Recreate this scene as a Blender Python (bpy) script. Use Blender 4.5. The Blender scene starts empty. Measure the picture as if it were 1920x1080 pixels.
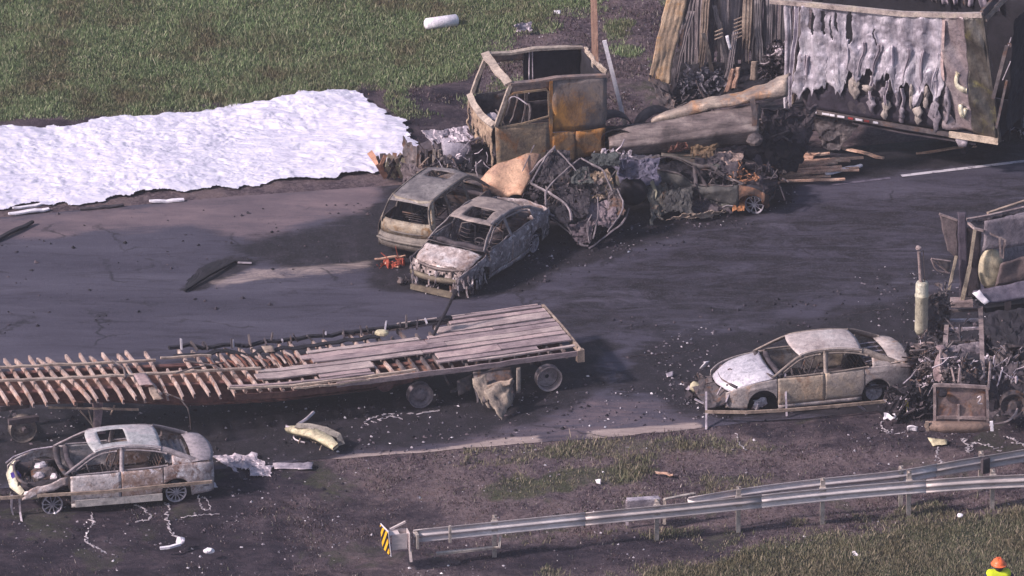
import bpy, math, random
import numpy as np
from mathutils import Vector, Matrix

# ------------------------------------------------------------------ camera, sky, sun, exposure
S = bpy.context.scene
COL = S.collection
EL = math.radians(23.0); DIST = 197.0; HFOV = math.radians(7.0)
CAM = np.array([0.0, -DIST * math.cos(EL), DIST * math.sin(EL)])
cd = bpy.data.cameras.new('camera'); cam = bpy.data.objects.new('camera', cd); COL.objects.link(cam)
cam.location = CAM; cam.rotation_euler = (math.radians(90) - EL, 0, 0)
cd.sensor_width = 36; cd.lens = 18 / math.tan(HFOV / 2); cd.clip_start = 1; cd.clip_end = 20000
S.camera = cam
SUN_EL = math.radians(36); SUN_AZ = math.radians(202)      # direction TO the sun, measured from +x, counter-clockwise
W = bpy.data.worlds.new('World'); S.world = W; W.use_nodes = True
wn = W.node_tree.nodes; wl = W.node_tree.links; wn.clear()
sky = wn.new('ShaderNodeTexSky'); sky.sky_type = 'NISHITA'; sky.sun_disc = False
sky.sun_elevation = SUN_EL; sky.sun_rotation = math.radians(90) - SUN_AZ
sky.dust_density = 2.5; sky.air_density = 1.0; sky.ozone_density = 2.2
bg = wn.new('ShaderNodeBackground'); bg.inputs[1].default_value = 0.105
wo = wn.new('ShaderNodeOutputWorld'); wl.new(sky.outputs[0], bg.inputs[0]); wl.new(bg.outputs[0], wo.inputs[0])
sd = bpy.data.lights.new('sun', 'SUN'); sd.energy = 3.8; sd.angle = math.radians(5); sd.color = (1.0, 0.885, 0.835)
sun = bpy.data.objects.new('sun', sd); COL.objects.link(sun)
dsun = Vector((math.cos(SUN_EL) * math.cos(SUN_AZ), math.cos(SUN_EL) * math.sin(SUN_AZ), math.sin(SUN_EL)))
sun.rotation_euler = dsun.to_track_quat('Z', 'Y').to_euler()
vs = S.view_settings; vs.view_transform = 'Standard'; vs.look = 'None'; vs.gamma = 1.0; vs.use_curve_mapping = False
vs.exposure = 0.56
S.cycles.max_bounces = 5; S.cycles.diffuse_bounces = 3; S.cycles.glossy_bounces = 2
S.cycles.use_denoising = True
S.cycles.filter_width = 1.5

# ------------------------------------------------------------------ helpers
FW = np.array([0, math.cos(EL), -math.sin(EL)]); RT = np.array([1.0, 0, 0]); UP = np.array([0, math.sin(EL), math.cos(EL)])
KF = 960 / math.tan(HFOV / 2)
def P(px, py, z=0.0):
    "point at height z that the photograph shows at pixel (px, py)"
    d = FW * KF + RT * (px - 960) + UP * (540 - py)
    return CAM + d * ((z - CAM[2]) / d[2])
def PY(px, py, y):
    "point on the vertical plane of depth y that the photograph shows at pixel (px, py)"
    d = FW * KF + RT * (px - 960) + UP * (540 - py)
    return CAM + d * ((y - CAM[1]) / d[1])
def A(*a): return np.array(a, float)

def _hash(i, j, k, seed):
    h = (i * 374761393 + j * 668265263 + k * 2147483647 + seed * 1274126177) & 0xffffffff
    h = ((h ^ (h >> 13)) * 1274126177) & 0xffffffff
    h = (h ^ (h >> 16)) & 0xffffffff
    return h / 4294967295.0
def vnoise(p, seed=0):
    p = np.asarray(p, float); f = np.floor(p); t = p - f; t = t * t * (3 - 2 * t); f = f.astype(np.int64)
    r = 0
    for a in (0, 1):
        for b in (0, 1):
            for c in (0, 1):
                w = (t[:, 0] if a else 1 - t[:, 0]) * (t[:, 1] if b else 1 - t[:, 1]) * (t[:, 2] if c else 1 - t[:, 2])
                r = r + w * _hash(f[:, 0] + a, f[:, 1] + b, f[:, 2] + c, seed)
    return r * 2 - 1
def fbm(p, seed=0, octv=4):
    p = np.asarray(p, float); r = 0; a = 1; s = 0
    for o in range(octv):
        r = r + a * vnoise(p * 2 ** o + 17.3 * o, seed + o); s += a; a *= .55
    return r / s

def chaikin(pts, n=2):
    p = np.asarray(pts, float)
    for _ in range(n):
        q = .75 * p[:-1] + .25 * p[1:]; r = .25 * p[:-1] + .75 * p[1:]
        m = np.empty((2 * len(q), p.shape[1])); m[0::2] = q; m[1::2] = r
        p = np.vstack([p[:1], m, p[-1:]])
    return p
def curve(pts, n=2):
    p = chaikin(pts, n); return lambda x: np.interp(x, p[:, 0], p[:, 1])

class MB:
    def __init__(s): s.v = []; s.f = []; s.n = 0
    def add(s, v, f):
        v = np.asarray(v, float).reshape(-1, 3); s.v.append(v)
        s.f += [tuple(i + s.n for i in q) for q in f]; s.n += len(v); return s
    def grid(s, pts, mask=None, close=False):
        "pts: (nu, nv, 3)"
        pts = np.asarray(pts, float); nu, nv = pts.shape[:2]; f = []
        for i in range(nu - 1 + (1 if close else 0)):
            for j in range(nv - 1):
                if mask is not None and not mask[i][j]: continue
                i2 = (i + 1) % nu
                f.append((i * nv + j, i2 * nv + j, i2 * nv + j + 1, i * nv + j + 1))
        return s.add(pts.reshape(-1, 3), f)
    def box(s, c, size, yaw=0.0, pitch=0.0, roll=0.0):
        c = A(*c); h = A(*size) / 2
        v = np.array([[x, y, z] for x in (-1, 1) for y in (-1, 1) for z in (-1, 1)]) * h
        M = np.array(Matrix.Rotation(yaw, 3, 'Z') @ Matrix.Rotation(pitch, 3, 'Y') @ Matrix.Rotation(roll, 3, 'X'))
        return s.add(v @ M.T + c, [(0, 1, 3, 2), (4, 6, 7, 5), (0, 4, 5, 1), (2, 3, 7, 6), (0, 2, 6, 4), (1, 5, 7, 3)])
    def sweep(s, path, w, t, nrm=(0, 0, 1), prof=None):
        path = np.asarray(path, float); n = len(path); rings = []
        w = np.broadcast_to(w, n); t = np.broadcast_to(t, n)
        for i in range(n):
            tg = path[min(i + 1, n - 1)] - path[max(i - 1, 0)]; tg = tg / (np.linalg.norm(tg) + 1e-9)
            nn = A(*nrm) - tg * np.dot(A(*nrm), tg)
            if np.linalg.norm(nn) < 1e-3: nn = np.cross(tg, A(1, .3, .2))
            nn /= np.linalg.norm(nn); b = np.cross(tg, nn)
            pr = prof if prof is not None else ((-.5, -.5), (.5, -.5), (.5, .5), (-.5, .5))
            rings.append([path[i] + b * a * w[i] + nn * c * t[i] for a, c in pr])
        rings = np.array(rings); m = rings.shape[1]; f = []
        cl = prof is None or (len(prof) > 3 and prof[0] == prof[-1])
        for i in range(n - 1):
            for j in range(m if prof is None else m - 1):
                k = (j + 1) % m; f.append((i * m + j, i * m + k, (i + 1) * m + k, (i + 1) * m + j))
        if prof is None: f += [tuple(range(m)), tuple(range((n - 1) * m, n * m))[::-1]]
        return s.add(rings.reshape(-1, 3), f)
    def tube(s, path, r, n=6):
        path = np.asarray(path, float); k = len(path); r = np.broadcast_to(r, k); rings = []
        up = A(.13, .21, 1)
        for i in range(k):
            tg = path[min(i + 1, k - 1)] - path[max(i - 1, 0)]; tg = tg / (np.linalg.norm(tg) + 1e-9)
            a = np.cross(tg, up)
            if np.linalg.norm(a) < .1: a = np.cross(tg, A(1, 0, 0))
            a /= np.linalg.norm(a); b = np.cross(tg, a)
            rings.append([path[i] + r[i] * (a * math.cos(q) + b * math.sin(q)) for q in np.arange(n) * 2 * math.pi / n])
        f = []
        for i in range(k - 1):
            for j in range(n): f.append((i * n + j, (i + 1) * n + j, (i + 1) * n + (j + 1) % n, i * n + (j + 1) % n))
        f += [tuple(range(n)), tuple(range((k - 1) * n, k * n))[::-1]]
        return s.add(np.array(rings).reshape(-1, 3), f)
    def lathe(s, prof, c=(0, 0, 0), axis='y', n=24, arc=2 * math.pi, a0=0):
        "prof: (offset along axis, radius)"
        pts = []
        full = arc > 6.28
        m = n if full else n + 1
        for i in range(m):
            q = a0 + arc * i / n
            for o, r in prof:
                x, y, z = r * math.cos(q), o, r * math.sin(q)
                pts.append({'y': (x, y, z), 'x': (y, x, z), 'z': (x, z, y)}[axis])
        pts = np.array(pts).reshape(m, len(prof), 3) + A(*c)
        return s.grid(pts, close=full)
    def disc(s, c, r, axis='y', n=16):
        return s.lathe([(0, 1e-3), (0, r)], c, axis, n)
    def blob(s, c, rad, seed=0, amp=.25, nu=10, nv=6):
        u = np.linspace(0, 2 * math.pi, nu, endpoint=False); v = np.linspace(-math.pi / 2, math.pi / 2, nv)
        U, V = np.meshgrid(u, v, indexing='ij')
        d = np.stack([np.cos(V) * np.cos(U), np.cos(V) * np.sin(U), np.sin(V)], -1)
        r = 1 + amp * vnoise(d.reshape(-1, 3) * 2.2 + seed * 3.1, seed).reshape(nu, nv)
        return s.grid(d * r[..., None] * A(*np.broadcast_to(rad, 3)) + A(*c), close=True)
    def verts(s): return np.vstack(s.v)
    def setv(s, v): s.v = [v]
    def crumple(s, amp, scale, seed=0, octv=3):
        v = s.verts(); o = np.stack([fbm(v * scale + 31 * k, seed + 7 * k, octv) for k in range(3)], -1)
        s.setv(v + o * amp); return s
    def crease(s, amp, scale, seed=0):
        v = s.verts(); o = np.stack([np.abs(fbm(v * scale + 13 * k, seed + 5 * k + 50, 4)) - .22 for k in range(3)], -1)
        s.setv(v + o * amp * 2.4); return s
    def warp(s, fn): s.setv(fn(s.verts())); return s
    def build(s, name, mat, parent=None, smooth=False, solid=0.0, label=None, **kw):
        v = s.verts(); org = None; used = sorted({i for q in s.f for i in q})
        if len(used) < len(v):
            mp = {o_: n_ for n_, o_ in enumerate(used)}; v = v[used]; s.f = [tuple(mp[i] for i in q) for q in s.f]
        if parent is None:
            mn, mx = v.min(0), v.max(0); org = A((mn[0] + mx[0]) / 2, (mn[1] + mx[1]) / 2, mn[2]); v = v - org
        me = bpy.data.meshes.new(name); me.from_pydata(v.tolist(), [], s.f); me.update()
        if smooth: me.polygons.foreach_set('use_smooth', [True] * len(me.polygons))
        o = bpy.data.objects.new(name, me); COL.objects.link(o)
        for m_ in (mat if isinstance(mat, (list, tuple)) else [mat]): me.materials.append(m_)
        if parent is not None: o.parent = parent
        else: o.location = org
        if solid:
            md = o.modifiers.new('thickness', 'SOLIDIFY'); md.thickness = solid; md.offset = -1
        if label: o['label'] = label
        for k, q in kw.items(): o[k] = q
        return o
def thing(name, label, cat, loc, yaw=0.0, group=None, scale=None):
    o = bpy.data.objects.new(name, None); COL.objects.link(o); o.empty_display_size = .3
    o.location = [float(q) for q in loc]; o.rotation_euler = (0, 0, yaw)
    if scale: o.scale = (scale,) * 3
    o['label'] = label; o['category'] = cat
    if group: o['group'] = group
    return o
def tag(o, label, cat, group=None):
    o['label'] = label; o['category'] = cat
    if group: o['group'] = group
    return o
def sheet4(c00, c10, c11, c01, nu, nv):
    u = np.linspace(0, 1, nu)[:, None, None]; v = np.linspace(0, 1, nv)[None, :, None]
    return (1 - u) * (1 - v) * A(*c00) + u * (1 - v) * A(*c10) + u * v * A(*c11) + (1 - u) * v * A(*c01)

# ------------------------------------------------------------------ materials
def L(r, g, b):
    "screen colour -> linear"
    f = lambda c: ((c / 255 + .055) / 1.055) ** 2.4 if c > 10 else c / 255 / 12.92
    return (f(r), f(g), f(b), 1)
class NT:
    def __init__(s, name):
        s.m = bpy.data.materials.new(name); s.m.use_nodes = True; s.t = s.m.node_tree; s.t.nodes.clear()
        s.out = s.t.nodes.new('ShaderNodeOutputMaterial'); s.b = s.t.nodes.new('ShaderNodeBsdfPrincipled')
        s.t.links.new(s.b.outputs[0], s.out.inputs[0]); s.tc = s.t.nodes.new('ShaderNodeTexCoord')
    def link(s, a, b): s.t.links.new(a, b)
    def noise(s, scale, detail=6, rough=.6, vec=None, stretch=None, dist=0.0, off=0.0):
        n = s.t.nodes.new('ShaderNodeTexNoise'); n.inputs['Scale'].default_value = scale
        n.inputs['Detail'].default_value = detail; n.inputs['Roughness'].default_value = rough
        n.inputs['Distortion'].default_value = dist
        v = vec or s.tc.outputs['Object']
        mp = s.t.nodes.new('ShaderNodeMapping'); s.link(v, mp.inputs[0])
        mp.inputs['Location'].default_value = (off, off * 1.7, off * .6)
        if stretch: mp.inputs['Scale'].default_value = stretch[:3]
        if stretch and len(stretch) > 3: mp.inputs['Rotation'].default_value = (0, 0, stretch[3])
        s.link(mp.outputs[0], n.inputs['Vector']); return n.outputs['Fac']
    def ramp(s, fac, stops, interp='LINEAR'):
        r = s.t.nodes.new('ShaderNodeValToRGB'); e = r.color_ramp.elements; r.color_ramp.interpolation = interp
        while len(e) < len(stops): e.new(.5)
        for q, (p, c) in zip(e, stops): q.position = p; q.color = c if len(c) == 4 else (*c, 1)
        s.link(fac, r.inputs[0]); return r.outputs[0]
    def mask(s, fac, lo, hi):
        r = s.t.nodes.new('ShaderNodeMapRange'); r.interpolation_type = 'SMOOTHSTEP'
        r.inputs[1].default_value = lo; r.inputs[2].default_value = hi; s.link(fac, r.inputs[0]); return r.outputs[0]
    def mix(s, f, a, b, mode='MIX'):
        m = s.t.nodes.new('ShaderNodeMix'); m.data_type = 'RGBA'; m.blend_type = mode
        for q, i in ((f, 0), (a, 6), (b, 7)):
            if hasattr(q, 'is_output'): s.link(q, m.inputs[i])
            else: m.inputs[i].default_value = q
        return m.outputs[2]
    def math(s, op, a, b):
        m = s.t.nodes.new('ShaderNodeMath'); m.operation = op
        for q, i in ((a, 0), (b, 1)):
            if hasattr(q, 'is_output'): s.link(q, m.inputs[i])
            else: m.inputs[i].default_value = q
        return m.outputs[0]
    def attr(s, name):
        a = s.t.nodes.new('ShaderNodeAttribute'); a.attribute_name = name; return a.outputs['Fac']
    def finish(s, col, rough=.8, metal=0.0, bump=None, dist=.02, spec=.3):
        if hasattr(col, 'is_output'): s.link(col, s.b.inputs['Base Color'])
        else: s.b.inputs['Base Color'].default_value = col
        if hasattr(rough, 'is_output'): s.link(rough, s.b.inputs['Roughness'])
        else: s.b.inputs['Roughness'].default_value = rough
        if hasattr(metal, 'is_output'): s.link(metal, s.b.inputs['Metallic'])
        else: s.b.inputs['Metallic'].default_value = metal
        s.b.inputs['Specular IOR Level'].default_value = spec
        if bump is not None:
            b = s.t.nodes.new('ShaderNodeBump'); b.inputs['Distance'].default_value = dist; b.inputs['Strength'].default_value = .8
            s.link(bump, b.inputs['Height']); s.link(b.outputs[0], s.b.inputs['Normal'])
        return s.m
BLACK = (.018, .016, .024, 1)
def burnt(name, cols, rust=None, soot=.4, ash=None, scale=2.2, rough=.72, metal=.15, streak=None, seed=0.0, bump=.02, plain=0.0):
    """burnt sheet metal: patchy base colours, rust blooms, soot stains, pale ash"""
    t = NT(name)
    n1 = t.noise(scale, 7, .62, dist=.6, off=seed)
    k = len(cols); c = t.ramp(n1, [(.3 + .4 * i / max(1, k - 1), q) for i, q in enumerate(cols)])
    if rust:
        rc, amt = rust; n2 = t.noise(scale * 1.3, 8, .7, dist=1.0, off=seed + 5)
        c = t.mix(t.mask(n2, .56 - amt * .25, .76 - amt * .2), c, rc)
    if ash:
        ac, amt = ash; n4 = t.noise(scale * 2.1, 8, .72, dist=.8, off=seed + 9)
        c = t.mix(t.mask(n4, .66 - amt * .25, .74 - amt * .2), c, ac)
    n3 = t.noise(scale * .8, 9, .7, dist=1.2, off=seed + 13, stretch=streak)
    c = t.mix(t.mask(n3, .68 - soot * .3, .86 - soot * .3), c, BLACK)
    n6 = t.noise(7.5, 5, .75, off=seed + 3, stretch=streak, dist=.5)
    k1 = t.ramp(n6, [(.3, (.45 + .4 * plain, .44 + .4 * plain, .46 + .4 * plain)), (.48, (.92, .91, .93)), (.62, (1.12, 1.1, 1.1)), (.75, (1.35 - .2 * plain,) * 3)])
    c = t.mix(1.0, c, k1, 'MULTIPLY')
    gi = t.t.nodes.new('ShaderNodeNewGeometry'); c = t.mix(1.0, c, t.ramp(gi.outputs['Random Per Island'], [(0, (.72, .72, .74)), (.5, (1, 1, 1)), (.85, (1.15, 1.12, 1.1)), (1, (1.5, 1.45, 1.4))]), 'MULTIPLY')
    n5 = t.noise(30, 4, .75, off=seed)
    c = t.mix(t.math('MULTIPLY', t.mask(n5, .5, .68), .4 * (1 - plain)), c, (.03, .028, .035, 1))
    return t.finish(c, rough, metal, t.noise(14, 6, .7, off=seed), bump)

MAT = {}
MAT['soot'] = burnt('sooty_metal', [L(38, 34, 42), L(70, 62, 70), L(92, 82, 86)], soot=.35, rough=.8)
MAT['soot2'] = burnt('charred_metal', [L(52, 47, 55), L(88, 80, 84), L(120, 108, 108)], rust=(L(105, 72, 52), .25), soot=.3, rough=.75)
MAT['dark'] = burnt('black_char', [L(22, 20, 28), L(40, 36, 46)], soot=.5, rough=.9, metal=0)
MAT['chrome'] = burnt('bare_rim_metal', [L(150, 142, 155), L(205, 198, 208)], soot=.12, rough=.5, metal=.3)
MAT['rail'] = burnt('galvanised_steel', [L(150, 138, 148), L(180, 168, 180)], soot=.03, rough=.5, metal=.1, scale=1.2, streak=(.6, 3, 3), bump=.003, plain=.8)
MAT['rust'] = burnt('rusty_steel', [L(88, 55, 50), L(120, 78, 66), L(140, 98, 82)], soot=.32, rough=.9, metal=0)
MAT['silver'] = burnt('scorched_aluminium', [L(128, 120, 134), L(178, 166, 176), L(205, 192, 200)], soot=.2, rough=.5, metal=.35, ash=(L(225, 214, 220), .2))
MAT['tan'] = burnt('tan_burnt_panel', [L(116, 100, 94), L(158, 138, 126), L(188, 168, 154)], soot=.15, rough=.75)
MAT['wood'] = burnt('scorched_timber', [L(165, 128, 112), L(200, 160, 140), L(222, 190, 172)], soot=.22, rough=.9, metal=0, scale=3)
MAT['white'] = burnt('white_scrap', [L(205, 196, 208), L(238, 232, 240)], soot=.02, rough=.7, metal=0, plain=.8)
MAT['melt'] = burnt('solidified_molten_alloy', [L(160, 150, 158), L(215, 205, 212)], soot=.12, rough=.45, metal=.25, scale=6)
MAT['cream'] = burnt('cream_painted_panel', [L(160, 148, 128), L(190, 178, 150), L(214, 204, 178)], soot=.25, rough=.5, metal=0, scale=4)
# ------------------------------------------------------------------ ground, road, verge
def inside(pts, poly):
    "signed distance-like field: positive inside the polygon (metres)"
    poly = np.asarray(poly, float); x, y = pts[:, 0], pts[:, 1]; n = len(poly); ins = np.zeros(len(x), bool); d = np.full(len(x), 1e9)
    for i in range(n):
        a, b = poly[i], poly[(i + 1) % n]
        cond = ((a[1] > y) != (b[1] > y)) & (x < (b[0] - a[0]) * (y - a[1]) / (b[1] - a[1] + 1e-12) + a[0])
        ins ^= cond
        ab = b - a; t = np.clip(((x - a[0]) * ab[0] + (y - a[1]) * ab[1]) / (ab @ ab + 1e-12), 0, 1)
        d = np.minimum(d, np.hypot(x - a[0] - t * ab[0], y - a[1] - t * ab[1]))
    return np.where(ins, d, -d)
def zone(pts, px, soft=.3, warp=.5, seed=0, fr=.9):
    poly = [P(*q)[:2] for q in px]
    p3 = np.column_stack([pts[:, :2] * fr, np.full(len(pts), seed * 1.3)])
    d = inside(pts, poly) + warp * fbm(p3, seed, 5)
    return np.clip(.5 + d / (2 * soft), 0, 1)
ROADYAW = math.radians(13.2)
cr, sr = math.cos(ROADYAW), math.sin(ROADYAW)
def near_edge(x): return np.interp(x, [-400, -12, -6.7, -.4, 4.5, 12, 400], [-115, -11.6, -10.35, -9.2, -8.05, -6.3, 84])
def far_edge(x): return near_edge(x) + 16.0

GRASS_TOP = [(-900, -900), (1250, -900), (1200, -60), (1110, 10), (1010, 50), (930, 75), (870, 110), (840, 160), (700, 176), (560, 190), (400, 208), (0, 243), (-900, 320)]
GRASS_LOW = [(1120, 1120), (1240, 1050), (1450, 1012), (1700, 975), (1960, 940), (2800, 860), (2800, 1500), (900, 1500)]
def attrs(p):
    g = zone(p, GRASS_TOP, .5, 1.3, 1)
    g = np.maximum(g, zone(p, GRASS_LOW, .45, .9, 2))
    g = np.maximum(g, .6 * zone(p, [(850, 935), (900, 905), (1010, 880), (1130, 872), (1240, 880), (1130, 912), (960, 935)], .3, .6, 3, 1.6))
    g = np.maximum(g, .5 * zone(p, [(930, 870), (1050, 828), (1240, 815), (1400, 815), (1380, 850), (1150, 870)], .3, .7, 4, 1.6))
    g = np.maximum(g, .4 * zone(p, [(1180, 985), (1330, 965), (1400, 985), (1250, 1000)], .3, .5, 5, 1.6))
    wild = np.clip(fbm(np.column_stack([p[:, :2] * 1.1, p[:, 0] * 0]), 14, 5) * 2.4, 0, .6); out = (p[:, 1] < near_edge(p[:, 0])) | (p[:, 1] > far_edge(p[:, 0]) + 2)
    g = np.maximum(g, wild * out * .8)
    s = zone(p, [(-900, 880), (0, 790), (520, 770), (640, 900), (560, 960), (620, 1040), (520, 1130), (-900, 1300)], .8, 1.2, 6)
    s = np.maximum(s, .7 * zone(p, [(380, 900), (640, 880), (900, 960), (860, 1040), (700, 1130), (380, 1130)], .6, 1.2, 33))
    s = np.maximum(s, zone(p, [(840, 1010), (960, 1000), (1240, 985), (1420, 975), (1360, 1020), (1080, 1060), (860, 1055)], .4, .6, 7))
    s = np.maximum(s, .9 * zone(p, [(700, 185), (900, 150), (900, 300), (730, 300)], .5, .9, 8))
    s = np.maximum(s, .8 * zone(p, [(-900, 310), (0, 236), (400, 200), (560, 185), (700, 170), (760, 300), (-900, 480)], .1, .2, 9))  # darker ground under the white sheeting and just past its upper rim
    s = np.maximum(s, .55 * zone(p, [(1000, 90), (1240, 20), (1500, 40), (1250, 260), (1000, 260)], .5, .8, 10))
    s = np.maximum(s, zone(p, [(1320, 790), (1640, 760), (1980, 750), (1980, 840), (1700, 850), (1400, 830)], .4, .8, 11) * .8)
    s = np.maximum(s, zone(p, [(1600, 500), (2400, 450), (2400, 830), (1640, 800)], .5, .6, 12))
    return g, s
def put_attr(me, name, arr):
    a = me.attributes.new(name, 'FLOAT', 'POINT'); a.data.foreach_set('value', np.asarray(arr, np.float32))
def sheet_obj(name, xs, ys, zf, mat, attr_fn=None, xyf=None):
    X, Y = np.meshgrid(xs, ys, indexing='ij'); p = np.column_stack([X.ravel(), Y.ravel(), np.zeros(X.size)])
    if xyf: p = xyf(p)
    p[:, 2] = zf(p); nu, nv = len(xs), len(ys)
    i = np.arange(nu - 1)[:, None] * nv + np.arange(nv - 1)[None]; i = i.ravel()
    q = np.column_stack([i, i + nv, i + nv + 1, i + 1])
    me = bpy.data.meshes.new(name); me.vertices.add(len(p)); me.vertices.foreach_set('co', p.ravel())
    me.loops.add(q.size); me.loops.foreach_set('vertex_index', q.ravel()); me.polygons.add(len(q))
    me.polygons.foreach_set('loop_start', np.arange(0, q.size, 4)); me.update(calc_edges=True); me.validate()
    me.polygons.foreach_set('use_smooth', np.ones(len(q), bool))
    if attr_fn:
        for k, a in attr_fn(p).items(): put_attr(me, k, a)
    me.materials.append(mat); o = bpy.data.objects.new(name, me); COL.objects.link(o); o['kind'] = 'structure'
    return o, p

# soil and grass-root material
t = NT('verge_soil_and_turf'); gp = t.tc.outputs['Object']
ga, sa = t.attr('grassy'), t.attr('sooty')
soil = t.ramp(t.noise(.9, 10, .75, dist=.4), [(.3, L(42, 35, 44)), (.44, L(76, 64, 74)), (.56, L(110, 94, 98)), (.68, L(100, 78, 76)), (.8, L(88, 88, 72))])
soil = t.mix(t.mask(t.noise(9, 8, .8), .45, .68), soil, L(128, 112, 118))
soot = t.ramp(t.noise(1.6, 10, .78, dist=.3, stretch=(.5, 1, 1, .23)), [(.3, L(30, 26, 35)), (.48, L(50, 44, 55)), (.62, L(80, 69, 78)), (.76, L(112, 98, 102))])
turf = t.ramp(t.noise(1.3, 10, .75), [(.28, L(48, 50, 44)), (.45, L(66, 70, 54)), (.6, L(86, 86, 68)), (.75, L(100, 84, 74))])
edge = t.noise(1.3, 12, .86, dist=.8)
sm = t.mask(t.math('ADD', sa, t.math('MULTIPLY', t.math('SUBTRACT', edge, .5), 2.4)), .25, 1.0)
gm = t.mask(t.math('ADD', ga, t.math('MULTIPLY', t.math('SUBTRACT', edge, .5), .9)), .35, .7)
c = t.mix(sm, soil, soot); c = t.mix(gm, c, turf); c = t.mix(t.math('MULTIPLY', t.mask(t.noise(6, 9, .9, off=4), .5, .66), .6), c, L(34, 28, 34))
fl = t.noise(30, 3, .8); c = t.mix(t.mask(fl, .7, .78), c, L(165, 150, 158))
M_SOIL = t.finish(c, .95, 0, t.math('ADD', t.noise(5, 9, .8), t.math('MULTIPLY', t.noise(22, 5, .8), .5)), .12, .1)

xs = np.concatenate([-np.geomspace(4000, 22, 14), np.arange(-18, 18.01, .13), np.geomspace(22, 4000, 14)])
ys = np.concatenate([-np.geomspace(4000, 24, 14), np.arange(-20, 26.01, .15), np.geomspace(31, 4000, 14)])
def ground_z(p):
    x, y = p[:, 0], p[:, 1]; q = np.column_stack([x, y, x * 0])
    z = .10 * fbm(q * .35, 40, 3) + .05 * fbm(q * 1.6, 41, 4) + .03 * fbm(q * 5, 42, 3)
    d = np.maximum(near_edge(x) - y, y - far_edge(x)); off = np.clip(d / .8, 0, 1)
    z = z * off - .004
    z = z - .25 * np.clip((near_edge(x) - y - 1.5) / 5, 0, 1) * (y > -40)
    z = z + .25 * np.clip((y - far_edge(x) - 3) / 7, 0, 1)
    far = np.maximum(abs(x), abs(y)) > 21
    return np.where((d < -.25), -.06, np.where(far, -.04, z))
def gattr(p):
    g, s = attrs(p); return {'grassy': g, 'sooty': s}
ground, GP = sheet_obj('ground', xs, ys, ground_z, M_SOIL, gattr)
def gz(x, y):
    return float(ground_z(np.array([[x, y, 0.0]]))[0]) if not (near_edge(x) < y < far_edge(x)) else 0.0

# asphalt
t = NT('scorched_asphalt')
du, so, pa = t.attr('dusty'), t.attr('sooty'), t.attr('pale')
st = (.28, 1.6, 1, -.235)
base = t.ramp(t.noise(.55, 9, .68, stretch=st, dist=.3), [(.28, L(54, 50, 64)), (.45, L(68, 64, 79)), (.58, L(79, 75, 90)), (.72, L(94, 89, 103))])
base = t.mix(t.math('MULTIPLY', t.mask(t.noise(1.5, 10, .75, stretch=(.35, 1.8, 1, -.235), dist=.8), .5, .66), .55), base, L(38, 34, 44))
dust = t.ramp(t.noise(.9, 10, .72, stretch=(.5, 1.4, 1, -.235)), [(.3, L(84, 74, 84)), (.5, L(110, 95, 102)), (.7, L(134, 114, 118))])
soot = t.ramp(t.noise(2.2, 10, .75), [(.3, L(18, 16, 22)), (.5, L(34, 30, 38)), (.66, L(54, 48, 58)), (.8, L(84, 76, 88))])
pal = t.ramp(t.noise(2.5, 8, .75, stretch=(.3, 2, 1, -.235)), [(.3, L(136, 120, 118)), (.7, L(188, 168, 162))])
e = t.math('MULTIPLY', t.math('SUBTRACT', t.noise(1.1, 12, .86, stretch=(.45, 1.5, 1, -.235), dist=.8), .5), 2.6)
c = t.mix(t.mask(t.math('ADD', du, e), .3, 1.0), base, dust)
c = t.mix(t.mask(t.math('ADD', so, e), .12, .7), c, soot)
c = t.mix(t.mask(t.math('ADD', pa, t.math('MULTIPLY', e, .8)), .35, .85), c, pal)
vo = t.t.nodes.new('ShaderNodeTexVoronoi'); vo.feature = 'DISTANCE_TO_EDGE'; vo.inputs['Scale'].default_value = .33
wv = t.t.nodes.new('ShaderNodeVectorMath'); wv.operation = 'ADD'; nv_ = t.t.nodes.new('ShaderNodeTexNoise'); nv_.inputs['Scale'].default_value = 1.4; nv_.inputs['Detail'].default_value = 8; t.link(t.tc.outputs['Object'], nv_.inputs['Vector']); t.link(t.tc.outputs['Object'], wv.inputs[0]); t.link(nv_.outputs['Color'], wv.inputs[1]); t.link(wv.outputs[0], vo.inputs['Vector'])
ck = t.math('MULTIPLY', t.math('SUBTRACT', 1.0, t.mask(vo.outputs['Distance'], .003, .02)), t.mask(t.noise(.5, 4, .6), .5, .6)); c = t.mix(t.math('MULTIPLY', ck, .7), c, L(30, 27, 34))
c = t.mix(t.math('MULTIPLY', t.mask(t.noise(18, 7, .9), .52, .68), .5), c, L(116, 108, 120)); c = t.mix(t.math('MULTIPLY', t.mask(t.noise(13, 7, .9, off=9), .54, .7), .6), c, L(28, 25, 33))
c = t.mix(1.0, c, (.86, .85, .88, 1), 'MULTIPLY')
M_ROAD = t.finish(c, .82, 0, t.noise(30, 5, .8), .02, .25)
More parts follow.
